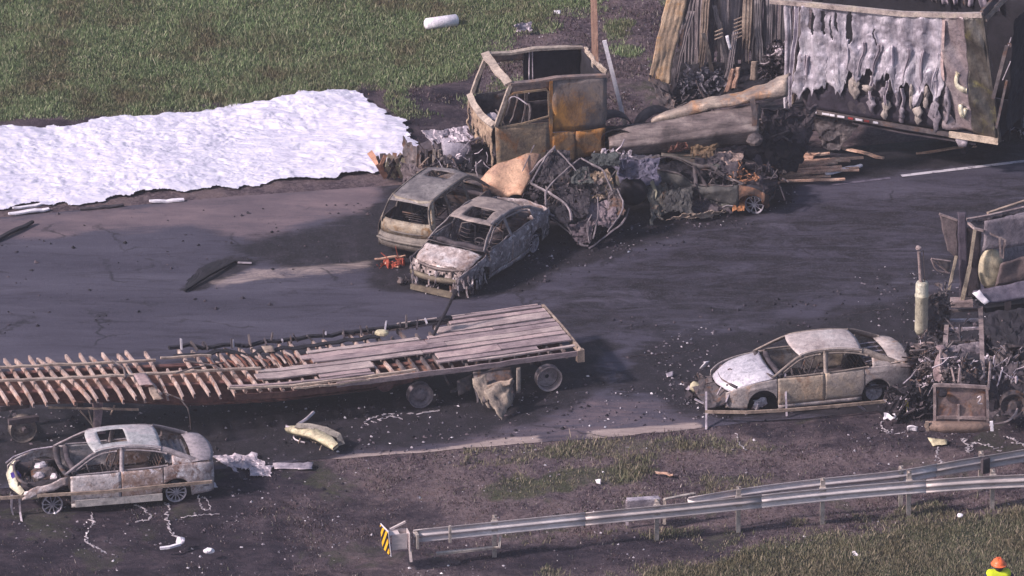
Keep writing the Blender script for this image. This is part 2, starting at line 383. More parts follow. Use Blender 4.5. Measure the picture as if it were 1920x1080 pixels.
def rattr(p):
    q = p[:, :2]
    d = zone(q, [(-900, 470), (0, 405), (250, 385), (420, 360), (720, 335), (705, 405), (560, 425), (480, 455), (360, 425), (150, 440), (0, 450), (-900, 560)], .35, .4, 20)
    s = zone(q, [(480, 440), (700, 405), (730, 500), (560, 510), (430, 470)], .4, .6, 21) * .8
    s = np.maximum(s, zone(q, [(650, 440), (760, 330), (760, 250), (1500, 200), (1980, 240), (1980, 290), (1480, 340), (1470, 400), (1180, 470), (1000, 530), (850, 560), (700, 540)], .35, .7, 22))
    s = np.maximum(s, zone(q, [(-900, 860), (0, 700), (500, 660), (1120, 650), (1150, 720), (1000, 790), (600, 850), (380, 880), (-900, 1000)], .35, .8, 23))
    s = np.maximum(s, zone(q, [(1180, 650), (1400, 620), (1700, 560), (2300, 480), (2300, 840), (1700, 790), (1300, 790), (1180, 730)], .5, .9, 24) * .85)
    s = np.maximum(s, .5 * zone(q, [(880, 600), (1250, 440), (1500, 380), (2200, 290), (2400, 500), (1700, 560), (1250, 640), (1100, 640)], .8, 1.0, 30))
    s = np.maximum(s, zone(q, [(340, 545), (430, 478), (500, 490), (380, 545)], .1, .15, 25) * .7)
    pl = zone(q, [(380, 535), (470, 498), (690, 490), (690, 508), (520, 525), (420, 540)], .25, .35, 26) * .62
    pl = np.maximum(pl, zone(q, [(420, 888), (650, 856), (900, 830), (1020, 812), (1010, 844), (900, 868), (690, 894), (430, 905)], .12, .3, 27) * 1.0)
    pl = np.maximum(pl, zone(q, [(1100, 810), (1310, 791), (1325, 803), (1110, 828)], .1, .15, 28))
    d = np.maximum(d, zone(q, [(700, 830), (1000, 770), (1330, 775), (1325, 800), (1000, 822), (700, 862)], .3, .8, 31) * .5); br = zone(q, [(750, 800), (1100, 740), (1330, 760), (1320, 800), (900, 840), (620, 870)], .4, .7, 29)
    d = np.maximum(d, br * .62)
    return {'dusty': d, 'sooty': s, 'pale': pl}
us = np.concatenate([[-900, -300, -100, -40], np.arange(-18, 18.01, .14), [40, 100, 300, 900]])
vv = np.linspace(0, 1, 116)
def road_xy(p):
    x = p[:, 0].copy(); v = p[:, 1]; n0 = .16 * fbm(np.column_stack([x * 1.1, x * 0, x * 0]), 60, 4)
    y = near_edge(x) + v * 16.0 + n0 * (1 - v)
    return np.column_stack([x, y, x * 0])
def road_z(p):
    q = p * A(.8, .8, 0); return .004 + .010 * (fbm(q, 61, 3) + 1) * .5
road, RP = sheet_obj('road', us, vv, road_z, M_ROAD, rattr, road_xy)

# painted edge line, worn and sooty
t = NT('worn_road_paint')
c = t.mix(t.mask(t.noise(3.5, 9, .8), .48, .66), L(190, 182, 194), L(84, 78, 94)); M_PAINT = t.finish(c, .7, 0)
a0, a1 = P(1690, 331), P(1925, 303); d = (a1 - a0) / np.linalg.norm(a1 - a0)
mb = MB(); xs_ = np.linspace(0, 90, 240); nn = A(-d[1], d[0], 0)
mb.grid(np.array([[a0 + d * s + nn * w + A(0, 0, .022) for w in (-.07, .07)] for s in xs_]))
o = mb.build('edge_line', M_PAINT, kind='structure')
a2 = P(1380, 373) ; L0 = 3.6
mb = MB(); xs_ = np.linspace(0, 3.4, 20)
mb.grid(np.array([[P(1560, 348) + d * s + nn * w + A(0, 0, .022) for w in (-.05, .05)] for s in np.linspace(0, 1.5, 12)]))
mb.build('edge_line', burnt('faded_line_remnant', [L(80, 74, 92), L(120, 112, 128)], soot=.5, rough=.8, metal=0, scale=4), kind='structure')

# grass blades
TARP = np.array([P(*q)[:2] for q in [(-700, 300), (0, 252), (215, 232), (400, 219), (600, 187), (686, 182), (745, 225), (770, 262), (735, 310), (700, 330), (360, 360), (0, 400), (-700, 470)]])
def blades(name, n, region, seed, hmin, hmax, dens_pow=1.0, mat=None, wid=.012, stub=False):
    rg = np.random.RandomState(seed)
    c = np.array([P(*q)[:2] for q in region]); lo, hi = c.min(0), c.max(0)
    p = lo + rg.rand(n, 2) * (hi - lo); ok = inside(p, c) > 0; p = p[ok]
    g, s = attrs(p); cl = fbm(np.column_stack([p * 1.1, p[:, :1] * 0]), 90 + seed, 4)
    if stub: g = np.clip(.75 - g, 0, 1) * np.where(p[:, 1] < near_edge(p[:, 0]), 1, 0) + (p[:, 1] > far_edge(p[:, 0])) * np.clip(.6 - g, 0, 1); s = s * 2.2
    keep = rg.rand(len(p)) < np.clip(g * (1.0 + .9 * cl) - .25 * s, 0, 1) ** dens_pow; keep &= inside(p, TARP) < -.05; p = p[keep]; cl = cl[keep]; m = len(p)
    z = ground_z(np.column_stack([p, p[:, 0] * 0])) - .01
    h = (hmin + (hmax - hmin) * rg.rand(m)) * (1 + .7 * cl) * (1 + 1.3 * rg.rand(m) ** 10); a = rg.rand(m) * 6.283; b = rg.rand(m) * 6.283; ln = h * (.15 + .5 * rg.rand(m))
    w = wid * (.7 + .8 * rg.rand(m)); base = np.column_stack([p, z])
    side = np.column_stack([np.cos(a), np.sin(a), a * 0]) * w[:, None]; lean = np.column_stack([np.cos(b) * ln, np.sin(b) * ln, h])
    v = np.stack([base - side, base + side, base + lean * A(.55, .55, .65) + side * .6, base + lean], 1).reshape(-1, 3)
    i = np.arange(m) * 4; f = np.column_stack([i, i + 1, i + 2, i, i + 2, i + 3]).reshape(-1, 3)
    me = bpy.data.meshes.new(name); me.vertices.add(len(v)); me.vertices.foreach_set('co', v.ravel())
    me.loops.add(f.size); me.loops.foreach_set('vertex_index', f.ravel()); me.polygons.add(len(f))
    me.polygons.foreach_set('loop_start', np.arange(0, f.size, 3)); me.update(calc_edges=True)
    me.materials.append(mat); o = bpy.data.objects.new(name, me); COL.objects.link(o); o['kind'] = 'stuff'
    return o
def grassmat(name, cols):
    t = NT(name); g = t.t.nodes.new('ShaderNodeNewGeometry')
    c = t.ramp(g.outputs['Random Per Island'], [(i / (len(cols) - 1), q) for i, q in enumerate(cols)])
    c = t.mix(t.mask(t.noise(.55, 8, .75), .44, .66), c, t.ramp(g.outputs['Random Per Island'], [(0, L(76, 72, 56)), (.6, L(108, 100, 80)), (1, L(144, 128, 112))]))
    return t.finish(c, .8, 0, None, .01, .15)
MG = grassmat('verge_grass', [L(66, 80, 58), L(96, 114, 78), L(114, 132, 92), L(138, 146, 114), L(166, 158, 140)])
MG2 = grassmat('dry_grass', [L(70, 74, 56), L(98, 100, 78), L(126, 118, 100), L(158, 142, 130)])
o = blades('grass', 1000000, [(-120, -60), (1260, -60), (1240, 130), (860, 220), (-120, 340)], 1, .04, .11, mat=MG, wid=.008)
tag(o, 'rough green grass bank behind the burnt wreckage', 'grass')
o = blades('grass', 330000, [(960, 1200), (980, 1000), (1500, 960), (2050, 890), (2050, 1200)], 2, .035, .10, mat=MG2, wid=.008)
tag(o, 'dry green grass strip in front of the guardrail', 'grass')
o = blades('grass', 200000, [(780, 960), (900, 800), (1450, 790), (1450, 1020), (1100, 1030)], 3, .035, .10, mat=MG2, dens_pow=3.2, wid=.008)
tag(o, 'sparse scorched grass tufts between road and guardrail', 'grass')

t = NT('scorched_stubble'); g_ = t.t.nodes.new('ShaderNodeNewGeometry'); MST = t.finish(t.ramp(g_.outputs['Random Per Island'], [(0, L(28, 22, 28)), (.35, L(62, 48, 52)), (.6, L(92, 76, 82)), (.8, L(118, 102, 106)), (.92, L(92, 94, 76)), (1, L(168, 154, 156))]), .9, 0, None, .01, .1)
o = blades('scorched_stubble', 170000, [(-60, 1100), (-60, 900), (400, 860), (2000, 760), (2050, 960), (1400, 1100)], 4, .015, .055, mat=MST, wid=.010, stub=True); tag(o, 'scorched brown stubble covering the verge around the guardrail', 'stubble')
o = blades('scorched_stubble', 110000, [(640, 290), (700, 150), (1000, -40), (1350, -60), (1350, 260), (900, 330)], 5, .02, .07, mat=MST, wid=.011, stub=True); tag(o, 'scorched brown stubble on the bank behind the rusty cab', 'stubble')
# small ash, grit and broken bits lying around, too many to count
def flakes(name, label, zones, n, seed, smin, smax, mat):
    rg = np.random.RandomState(seed); mb = MB(); V = []; Fc = []; k = 0
    for poly, share in zones:
        c = np.array([P(*q)[:2] for q in poly]); lo, hi = c.min(0), c.max(0); m = int(n * share)
        p = lo + rg.rand(m * 3, 2) * (hi - lo); p = p[inside(p, c) > 0][:m]
        dn = fbm(np.column_stack([p * 1.3, p[:, :1] * 0]), seed, 4); p = p[rg.rand(len(p)) < .5 + 1.1 * dn]
        zz = ground_z(np.column_stack([p, p[:, 0] * 0])); rd = (p[:, 1] > near_edge(p[:, 0])) & (p[:, 1] < far_edge(p[:, 0])); zz = np.where(rd, .015, zz)
        for (x, y), z in zip(p, zz):
            s = smin + (smax - smin) * rg.rand() ** 3; a = rg.rand() * 6.28; e = .25 + .75 * rg.rand()
            ca, sa_ = math.cos(a) * s, math.sin(a) * s
            V += [(x + ca, y + sa_, z + s * .1), (x - sa_ * e, y + ca * e, z), (x - ca * .8, y - sa_, z + s * .1), (x + sa_ * e, y - ca * e, z), (x + s * .15 * rg.randn(), y, z + s * (.3 + .7 * rg.rand()))]
            Fc += [(k, k + 1, k + 4), (k + 1, k + 2, k + 4), (k + 2, k + 3, k + 4), (k + 3, k, k + 4)]; k += 5
    me = bpy.data.meshes.new(name); me.from_pydata(V, [], Fc); me.materials.append(mat)
    o = bpy.data.objects.new(name, me); COL.objects.link(o); o['kind'] = 'stuff'; o['label'] = label; o['category'] = 'debris'; return o
t = NT('pale_bits'); g = t.t.nodes.new('ShaderNodeNewGeometry')
M_BITS = t.finish(t.ramp(g.outputs['Random Per Island'], [(0, L(70, 62, 74)), (.6, L(112, 102, 112)), (.85, L(165, 155, 165)), (1, L(222, 214, 222))]), .7, 0)
t = NT('dark_bits'); g = t.t.nodes.new('ShaderNodeNewGeometry')
M_DBITS = t.finish(t.ramp(g.outputs['Random Per Island'], [(0, L(22, 20, 28)), (.7, L(50, 44, 56)), (1, L(88, 76, 84))]), .85, 0)
flakes('broken_bits', 'pale ash and grit scattered over the scorched road and verge', [
    ([(640, 460), (900, 560), (1300, 440), (1500, 380), (1480, 300), (1200, 420), (760, 520)], .16),
    ([(0, 780), (1100, 700), (1320, 760), (1000, 850), (500, 880), (0, 900)], .2),
    ([(0, 900), (640, 880), (640, 1080), (0, 1080)], .18),
    ([(640, 860), (1900, 800), (1900, 960), (1000, 1060), (640, 1080)], .2),
    ([(1200, 640), (1340, 600), (1400, 780), (1250, 800)], .08), ([(1600, 500), (1920, 500), (1920, 860), (1620, 840)], .12),
    ([(1000, 0), (1240, 0), (1240, 220), (1000, 220)], .06)], 8500, 5, .008, .055, M_BITS)
flakes('charred_bits', 'black charred crumbs scattered over the scorched road', [
    ([(0, 400), (700, 380), (760, 540), (300, 600), (0, 640)], .06), ([(640, 460), (900, 570), (1500, 400), (1480, 300), (760, 520)], .2),
    ([(0, 780), (1100, 700), (1320, 760), (1000, 850), (0, 1080)], .3), ([(1150, 600), (1920, 500), (1920, 860), (1200, 800)], .25)], 9000, 6, .012, .075, M_DBITS)
# ------------------------------------------------------------------ white sheeting on the verge
def tarp():
    top = [P(*q)[:2] for q in [(-700, 292), (-300, 265), (0, 248), (130, 241), (215, 226), (330, 221), (400, 214), (520, 195), (600, 183), (686, 177)]]
    bot = [P(*q)[:2] for q in [(-700, 470), (-300, 432), (0, 400), (110, 391), (230, 379), (360, 361), (470, 354), (600, 344), (700, 328), (735, 322)]]
    nu, nv = 760, 200
    def res(pl, n):
        pl = chaikin(pl, 2); d = np.r_[0, np.cumsum(np.hypot(*np.diff(pl, axis=0).T))]; s = np.linspace(0, d[-1], n)
        return np.column_stack([np.interp(s, d, pl[:, 0]), np.interp(s, d, pl[:, 1])])
    T, B = res(top, nu), res(bot, nu); v = np.linspace(0, 1, nv)[None, :, None]
    g = T[:, None] * (1 - v) + B[:, None] * v
    u = np.linspace(0, 1, nu)[:, None]; vv = v[0, :, 0][None]
    edge = np.clip((u - .93) / .07, 0, 1)                        # torn right end bulges out
    g[..., 0] += edge * 1.45 * np.sin(np.clip(vv, 0, 1) ** 1.35 * math.pi) ** 1.0 * (.82 + .1 * np.sin(vv * 23) * np.sin(vv * 9 + 1))
    q = np.column_stack([g.reshape(-1, 2), np.zeros(nu * nv)])
    c, s_ = math.cos(.21), math.sin(.21); r = np.column_stack([q[:, 0] * c + q[:, 1] * s_, -q[:, 0] * s_ + q[:, 1] * c, q[:, 2]])
    r = r + .35 * np.stack([fbm(r * 1.3, 71 + k, 3) for k in range(3)], -1)
    fold = 1 - np.abs(fbm(r * A(.6, 3.4, 1), 75, 4)) * 3.0
    fold2 = 1 - np.abs(fbm(r * A(2.2, 6.5, 1), 76, 4)) * 3.0
    fold3 = 1 - np.abs(fbm(r * A(7, 13, 1), 77, 3)) * 2.5
    lift = .05 + .08 * fbm(q * .6, 78, 3) + .060 * fold * (.5 + .5 * fbm(r * .7, 74, 2)) + .018 * fold2 * (.6 + .8 * fbm(q * .8, 73, 2)) + .008 * fold3
    rim = np.minimum(np.minimum(vv, 1 - vv) * 14, 1) * np.ones((nu, 1)); rim = rim.reshape(-1)
    w = np.column_stack([fbm(q * 2.5, 79, 4), fbm(q * 2.5, 80, 4)]) * (.16 * (1 - rim[:, None]) + .06)
    q[:, :2] += w; z = np.maximum(ground_z(q), 0) + .03 + np.clip(lift, 0, 1) * (.35 + .65 * rim)
    q[:, 2] = z
    rg = np.random.RandomState(3)
    msk = np.ones((nu, nv), bool); jag = fbm(np.column_stack([np.arange(nv) * .09, np.zeros(nv), np.zeros(nv)]), 81, 3)
    for j in range(nv): msk[nu - 1 - int(4 + 9 * (jag[j] + .5)):, j] = False
    jb = fbm(np.column_stack([np.arange(nu) * .05, np.zeros(nu), np.zeros(nu)]), 82, 4); jt = fbm(np.column_stack([np.arange(nu) * .05, np.zeros(nu), np.zeros(nu)]), 83, 4)
    for i in range(nu):
        msk[i, nv - 1 - int(max(0, 5 + 14 * jb[i])):] = False; msk[i, :int(max(0, 4 + 10 * jt[i]))] = False
    mb = MB(); mb.grid(q.reshape(nu, nv, 3), msk)
    t = NT('white_sheeting')
    c = t.ramp(t.noise(2.2, 8, .7, stretch=(.5, 1.6, 1, -.2)), [(.3, L(190, 183, 208)), (.5, L(212, 205, 224)), (.7, L(226, 220, 236))])
    c = t.mix(t.math('MULTIPLY', t.mask(t.noise(7, 6, .8, stretch=(.5, 2, 1, -.2)), .62, .74), .55), c, L(150, 142, 176))
    m = t.finish(c, .5, 0, t.noise(12, 6, .75, stretch=(.5, 1.5, 1, -.2)), .03, .35)
    o = mb.build('plastic_sheeting', m, smooth=True)
    tag(o, 'long crumpled white plastic sheeting spread along the edge of the road', 'sheeting')
tarp()
def plank(p0, p1, w=.14, h=.045, mat='wood', label='', cat='plank', group=None, name='plank', seed=0, tilt=0):
    p0, p1 = A(*p0), A(*p1); mb = MB(); n = 7
    path = np.linspace(p0, p1, n); rg = np.random.RandomState(seed)
    path[:, 2] += .01 * rg.randn(n); ww = w * (1 + .12 * rg.randn(n)); ww[0] *= .6; ww[-1] *= .7
    mb.sweep(path, ww, h, (0, tilt, 1)); o = mb.build(name, MAT[mat]); return tag(o, label, cat, group)
for i, (a, b, w, lab) in enumerate([((16, 402), (92, 392), .13, 'thin white board at the lower left edge of the white sheeting'),
        ((24, 391), (108, 378), .1, 'pale board laid across the lower left corner of the white sheeting'),
        ((150, 392), (232, 384), .12, 'dark charred board under the lower rim of the white sheeting'),
        ((280, 378), (345, 374), .13, 'pale board sticking out below the middle of the white sheeting'),
        ((510, 184), (604, 181), .07, 'thin tan lath above the upper edge of the white sheeting'),
        ((676, 179), (722, 180), .07, 'short tan lath beside the torn corner of the white sheeting')]):
    plank(P(*a, .05), P(*b, .05), w, .04, 'soot' if i == 2 else 'wood' if i > 3 else 'white', lab, 'board', seed=i)
plank(P(-30, 462, .05), P(62, 416, .08), .1, .06, 'dark', 'long black burnt pole lying on the road by the left edge', 'pole', name='pole')
mb = MB(); mb.grid(sheet4(P(346, 545, .02), P(438, 490, .03), P(405, 486, .05), P(352, 522, .02), 14, 7)).crumple(.06, 3, 4); mb.sweep([P(346, 545, .06), P(392, 515, .1), P(440, 490, .06), P(472, 491, .05)], .05, .04)
tag(mb.build('rubber_flap', MAT['dark'], solid=.01), 'black pointed burnt rubber flap lying on the open road', 'rubber')
mb = MB(); mb.sweep([P(446, 492, .05), P(472, 493, .07)], .04, .03); tag(mb.build('scrap', MAT['silver']), 'small bright scrap at the tip of the black rubber flap', 'scrap')

# ------------------------------------------------------------------ burnt flatbed trailer
FY = math.radians(18.2)
flat = thing('flatbed_trailer', 'burnt out flatbed trailer with half its deck boards gone and bare crossmembers', 'trailer', (*P(1087, 655, 1.0)[:2], 0), FY)
FL = -13.6; FWD = 2.72                          # local x from 0 (right end) to FL, local y from 0 (near) to FWD
def fz(x): return 1.0 + .085 * np.clip(-7.0 - x, 0, None) ** 1.0 - .03 * np.sin(np.clip(-x, 0, 7) / 7 * math.pi)
m_board = [burnt('deck_board_%s' % k, [L(*a), L(*b), L(*c)], soot=s_, rough=.85, metal=0, scale=1.6, streak=(.4, 3, 3), seed=sd_) for k, a, b, c, s_, sd_ in
    (('a', (134, 114, 118), (166, 144, 146), (188, 166, 164), .1, 1), ('b', (108, 92, 98), (146, 128, 132), (168, 148, 148), .25, 4), ('c', (134, 116, 118), (166, 148, 148), (186, 168, 164), .1, 8))]
m_cross = burnt('crossmember_steel', [L(118, 102, 100), L(166, 146, 142), L(204, 186, 180)], rust=(L(140, 98, 80), .35), soot=.25, rough=.7, metal=.1)
m_strip = burnt('pale_nailing_strip', [L(160, 138, 128), L(200, 180, 166)], soot=.05, rough=.7)
m_frame = burnt('rusty_frame_steel', [L(72, 48, 50), L(96, 66, 64), L(122, 88, 78)], soot=.25, rough=.9, metal=0)
m_rustpan = burnt('bright_rust_web', [L(92, 66, 58), L(128, 92, 78), L(158, 118, 98)], soot=.2, rough=.9, metal=0)
rg = np.random.RandomState(11)
def board(x0, x1, y, w, z=.0, mat=None, seed=0, endj=.08):
    n = max(3, int(abs(x1 - x0) / .4)); xs_ = np.linspace(x0, x1, n); r_ = np.random.RandomState(seed)
    path = np.column_stack([xs_, y + .004 * r_.randn(n), fz(xs_) + .035 + z + .005 * r_.randn(n)])
    ww = np.full(n, w) * (1 + .012 * r_.randn(n)); ww[0] *= .85
    mb = MB(); mb.sweep(path, ww, .035); return mb.build('deck_board', mat or m_board[seed % 3], flat)
# lanes of boards between the nailing grooves: (y0, y1, [(x0, x1)...])
lanes = [(.10, .19, [(-8.3, -4.85), (-2.6, -.05)]), (.24, .42, [(-6.2, -4.9), (-3.2, -.9)]), (.47, .80, [(-7.45, -4.75), (-3.3, -.02)]), (.86, 1.04, [(-7.4, -.03)]),
         (1.10, 1.58, [(-6.2, -.02)]), (1.64, 1.80, [(-5.95, -3.3), (-3.1, -.02)]), (1.86, 2.20, [(-3.0, -.05)]), (2.26, 2.44, [(-2.5, -.03)]), (2.52, 2.64, [(-2.2, -.06)]), (2.67, 2.72, [(-3.6, -.1)])]
k = 0
for y0, y1, segs in lanes:
    nb = max(1, int(round((y1 - y0) / .26))); w = (y1 - y0) / nb
    for x0, x1 in segs:
        for j in range(nb):
            cuts = [x0 + .12 * rg.randn() * (x0 > -7.9), x1 - .02 * rg.rand()]
            if x1 - x0 > 3: cuts.insert(1, x0 + (x1 - x0) * (.45 + .1 * rg.rand()))
            for c0, c1 in zip(cuts[:-1], cuts[1:]):
                board(c0 + .008, c1 - .008, y0 + w * (j + .5), w - .008, .004 * rg.randn(), None, k); k += 1
# steel nailing strips that run over the bare crossmembers
for (x0, x1, y, w, z) in [(-13.5, -7.3, 1.0, .085, .03), (-13.5, -9.55, 1.78, .075, .03), (-8.35, -3.9, .05, .06, -.03), (-6.8, -4.0, .0, .05, -.09), (-9.4, -8.2, 1.9, .05, .02)]:
    n = int((x1 - x0) / .3) + 2; xs_ = np.linspace(x0, x1, n); mb = MB(); mb.sweep(np.column_stack([xs_, y + .02 * np.sin(xs_ * 1.3), fz(xs_) + .05 + z + .008 * rg.randn(n)]), w, .045)
    mb.build('nailing_strip', m_strip, flat)
# crossmembers: C-sections seen from above and the side
xm = list(np.arange(-13.45, -.1, .292))
for i, x in enumerate(xm):
    miss = (-9.5 < x < -8.9)
    lean = .11 * rg.randn(); sag = .09 * rg.rand(); full = not miss
    y0, y1 = (.02 + .06 * rg.rand(), FWD - .02 - .05 * rg.rand()) if not miss else (.05, 1.5)
    if x > -8.2: y1 = FWD - .05 - .5 * (rg.rand() < .3); lean *= .5
    ys_ = np.array([y0, .5, 1.0, 1.75, 2.2, y1]) if y1 > 2.2 else np.array([y0, .5, 1.0, y1])
    zz = fz(x) - .03 - np.where(np.abs(ys_ - 1.36) > .9, sag, 0)
    mb = MB(); p = np.column_stack([x + lean * (ys_ - 1.3) * .4, ys_, zz])
    mb.sweep(p, .038, .012, (0, 0, 1)); mb.sweep(p - A(.024, 0, .05), .008, .1, (0, 0, 1)); mb.sweep(p - A(0, 0, .1), .05, .01, (0, 0, 1))
    mb.build('crossmember', m_cross if x < -4.2 else MAT['soot2'], flat)
# warped extra purlins packed tight where the deck burnt through
for i in range(16):
    x = -8.25 + i * .125 + .02 * rg.randn(); a = 1.22 + .1 * rg.rand(); b = a + .35 + .5 * rg.rand()
    mb = MB(); mb.sweep([(x, a, fz(x) + .01), (x - .05 * rg.rand(), (a + b) / 2, fz(x) + .05), (x - .1 * rg.rand(), b, fz(x) + .02 * rg.rand())], .035, .03)
    mb.build('purlin', m_cross if i % 2 else MAT['rust'], flat)
# main beams (deep I-section), side rails, end rail
for y in (.82, 1.92):
    xs_ = np.linspace(-13.6, -.2, 40); z = fz(xs_)
    dp = np.interp(-xs_, [0, 3.2, 4.2, 9, 11, 13.6], [.22, .28, .5, .5, .3, .26])
    mb = MB(); mb.sweep(np.column_stack([xs_, xs_ * 0 + y, z - .14]), .13, .02)
    mb.grid(np.array([[(x, y, z_ - .14), (x, y, z_ - .14 - d_)] for x, z_, d_ in zip(xs_, z, dp)])); mb.sweep(np.column_stack([xs_, xs_ * 0 + y, z - .14 - dp]), .13, .02)
    mb.build('main_beam', m_frame, flat, solid=.012)
for y, x0 in ((0.0, -13.5), (FWD, -4.8)):
    xs_ = np.linspace(x0, -.05, 36); keep = np.ones(36)
    mb = MB(); zz = fz(xs_) - .08 + .012 * rg.randn(36)
    if y == 0:
        mb.sweep(np.column_stack([xs_[20:], xs_[20:] * 0 - .01, zz[20:]]), .04, .12); mb.build('side_rail', m_board[1], flat)
        mb = MB(); mb.grid(np.array([[(x, .02, fz(x) - .1), (x, .03, fz(x) - .24)] for x in np.linspace(-8.2, -4.0, 20)])); mb.build('side_rail', m_frame, flat, solid=.02)
    else: mb.sweep(np.column_stack([xs_, xs_ * 0 + y, zz]), .04, .1); mb.build('side_rail', m_board[0], flat)
mb = MB(); mb.sweep([(.02, -.02, .93), (.03, 1.3, .95), (.02, FWD + .02, .93)], .06, .16); mb.build('end_rail', MAT['tan'], flat)
mb = MB(); mb.box((.02, .02, .84), (.16, .12, .3)); mb.crumple(.02, 6, 3); mb.build('bumper_corner', MAT['tan'], flat)
# rusty underpan between the bare crossmembers
mb = MB(); mb.grid(np.array([[(x, y, fz(x) - .2 + .02 * math.sin(x * 5)) for y in np.linspace(1.05, 1.75, 5)] for x in np.linspace(-13.5, -4.5, 40)]))
mb.build('underpan', m_rustpan, flat)
mb = MB(); mb.grid(np.array([[(x, y, fz(x) - .16 + .02 * math.sin(x * 9 + y * 7)) for y in np.linspace(.06, .7, 6)] for x in np.linspace(-4.3, -3.3, 12)]))
mb.build('underpan', m_rustpan, flat)
# broken charred far edge
for i in range(26):
    x = -8.7 + i * .235 + .08 * rg.randn(); h = .05 + .2 * rg.rand() ** 2
    mb = MB(); mb.sweep([(x, 2.35 + .3 * rg.rand(), fz(x)), (x + .05 * rg.randn(), 2.45 + .25 * rg.rand(), fz(x) + h)], .05 + .06 * rg.rand(), .03, (1, 0, 0)); mb.build('charred_stub', MAT['chrome'] if i % 5 == 0 else MAT['soot2'] if i % 2 else MAT['soot'], flat)
mb = MB(); xs_ = np.linspace(-9.0, -1.5, 30); mb.sweep(np.column_stack([xs_, 2.62 + .05 * rg.randn(30), fz(xs_) + .02 * rg.randn(30)]), .1, .06); mb.sweep(np.column_stack([xs_, 2.2 + .06 * rg.randn(30), fz(xs_) - .02 + .02 * rg.randn(30)])[:20], .16, .03); mb.build('charred_edge_beam', MAT['dark'], flat)
# bent lever sticking up from the deck
mb = MB(); mb.tube([(-2.95, 1.75, 1.02), (-2.75, 1.9, 1.25), (-2.55, 2.0, 1.5), (-2.3, 2.15, 1.85)], .035); mb.blob((-2.3, 2.15, 1.86), .07, 3); mb.blob((-2.6, 2.0, 1.3), (.2, .12, .06), 5)
mb.build('bent_lever', MAT['dark'], flat)
def truck_wheel(parent, c, r=.29, w=.24, open_=False, mat=None, yaw=None):
    mb = MB(); x, y, z = c
    mb.lathe([(-w / 2, r * 1.0), (-w / 2 + .015, r * .9), (-w / 2 + .05, r * .86), (w / 2 - .05, r * .86), (w / 2 - .015, r * .9), (w / 2, r)], c, 'y', 28)
    if not open_:
        mb.lathe([(-.10, .005), (-.10, .08), (-.06, .12), (-.03, r * .6), (-.07, r * .86)], c, 'y', 28)
        for i in range(8):
            a = i * math.pi / 4; mb.box((x + .17 * math.cos(a) * r / .29, y - .05, z + .17 * math.sin(a) * r / .29), (.035, .05, .035), pitch=a)
    else: mb.lathe([(.10, .05), (.10, r * .86)], c, 'y', 28)
    mb.crumple(.006, 5, int(abs(x * 7)))
    return mb.build('wheel', mat or MAT['silver'], parent, smooth=False, solid=.008)
def fl(px, py, z): 
    p = P(px, py, z) - A(flat.location[0], flat.location[1], 0); c, s_ = math.cos(-FY), math.sin(-FY); return (p[0] * c - p[1] * s_, p[0] * s_ + p[1] * c, p[2])
m_w1 = burnt('scorched_drum', [L(82, 74, 84), L(112, 102, 110), L(140, 126, 130)], soot=.22, rough=.7)
m_ring = burnt('bare_wheel_ring', [L(128, 116, 122), L(162, 148, 150)], soot=.12, rough=.6)
truck_wheel(flat, fl(1028, 708, .33), .3, .22, True, m_ring)
truck_wheel(flat, fl(787, 740, .3), .29, .22, False, m_w1)
truck_wheel(flat, fl(42, 803, .32), .31, .22, False, burnt('dusty_wheel', [L(100, 90, 92), L(140, 128, 122)], soot=.2))
truck_wheel(flat, fl(-60, 812, .32), .31, .22, False, m_w1)
for (px, py) in ((812, 700), (1045, 670), (620, 730)):
    c = fl(px, py, .3); truck_wheel(flat, (c[0], c[1] + 1.4, .3), .29, .22, False, m_w1)
for cx in (fl(1028, 708, .33)[0], fl(787, 740, .3)[0], fl(42, 803, .3)[0]):
    mb = MB(); mb.tube([(cx, .9, .36), (cx, 2.5, .36)], .065, 8); mb.box((cx, 1.1, .55), (.7, .12, .12)); mb.box((cx, 1.9, .55), (.7, .12, .12)); mb.build('axle', MAT['soot'], flat)
# round red-brown bracket, mudguards, landing gear
mb = MB(); c = fl(722, 718, .62); mb.disc(c, .2, 'y', 20); mb.lathe([(-.05, .2), (.1, .2)], c, 'y', 20); mb.disc((c[0] - .04, c[1] - .06, c[2]), .05); mb.build('spring_bracket', burnt('red_bracket', [L(96, 66, 70), L(132, 98, 98)], soot=.15, metal=0), flat)
def fsheet(name, pts, nu, nv, amp, sc, seed, mat, sol=.012, jag=0):
    q = sheet4(*[fl(*p) for p in pts], nu, nv); mb = MB(); m = None
    if jag:
        r_ = np.random.RandomState(seed); m = np.ones((nu, nv), bool)
        for i in range(nu): m[i, nv - 1 - int(jag * nv * r_.rand() ** 1.5):] = False
    mb.grid(q, m).crumple(amp, sc, seed); return mb.build(name, mat, flat, smooth=True, solid=sol)
m_flap = burnt('draped_flap', [L(96, 86, 86), L(140, 126, 118), L(170, 154, 140)], soot=.22, scale=3, streak=(3, 3, .7))
fsheet('toolbox', [(886, 697, .75), (960, 690, .75), (965, 752, .25), (895, 756, .25)], 12, 12, .06, 4, 5, MAT['soot2'], .02, .25)
fsheet('mudflap', [(968, 690, .8), (976, 688, .8), (976, 735, .32), (968, 738, .32)], 4, 8, .01, 3, 5, m_flap)
fsheet('mudflap', [(905, 730, .62), (964, 712, .8), (960, 750, .3), (940, 792, .02)], 16, 18, .09, 5, 9, m_flap, .02)
fsheet('mudflap', [(912, 722, .7), (962, 708, .85), (956, 720, .72), (922, 735, .55)], 10, 6, .05, 5, 12, MAT['tan'], .02)
fsheet('mudflap', [(884, 712, .7), (912, 700, .8), (930, 768, .12), (905, 762, .18)], 10, 14, .07, 6, 14, m_flap, .02, .3)
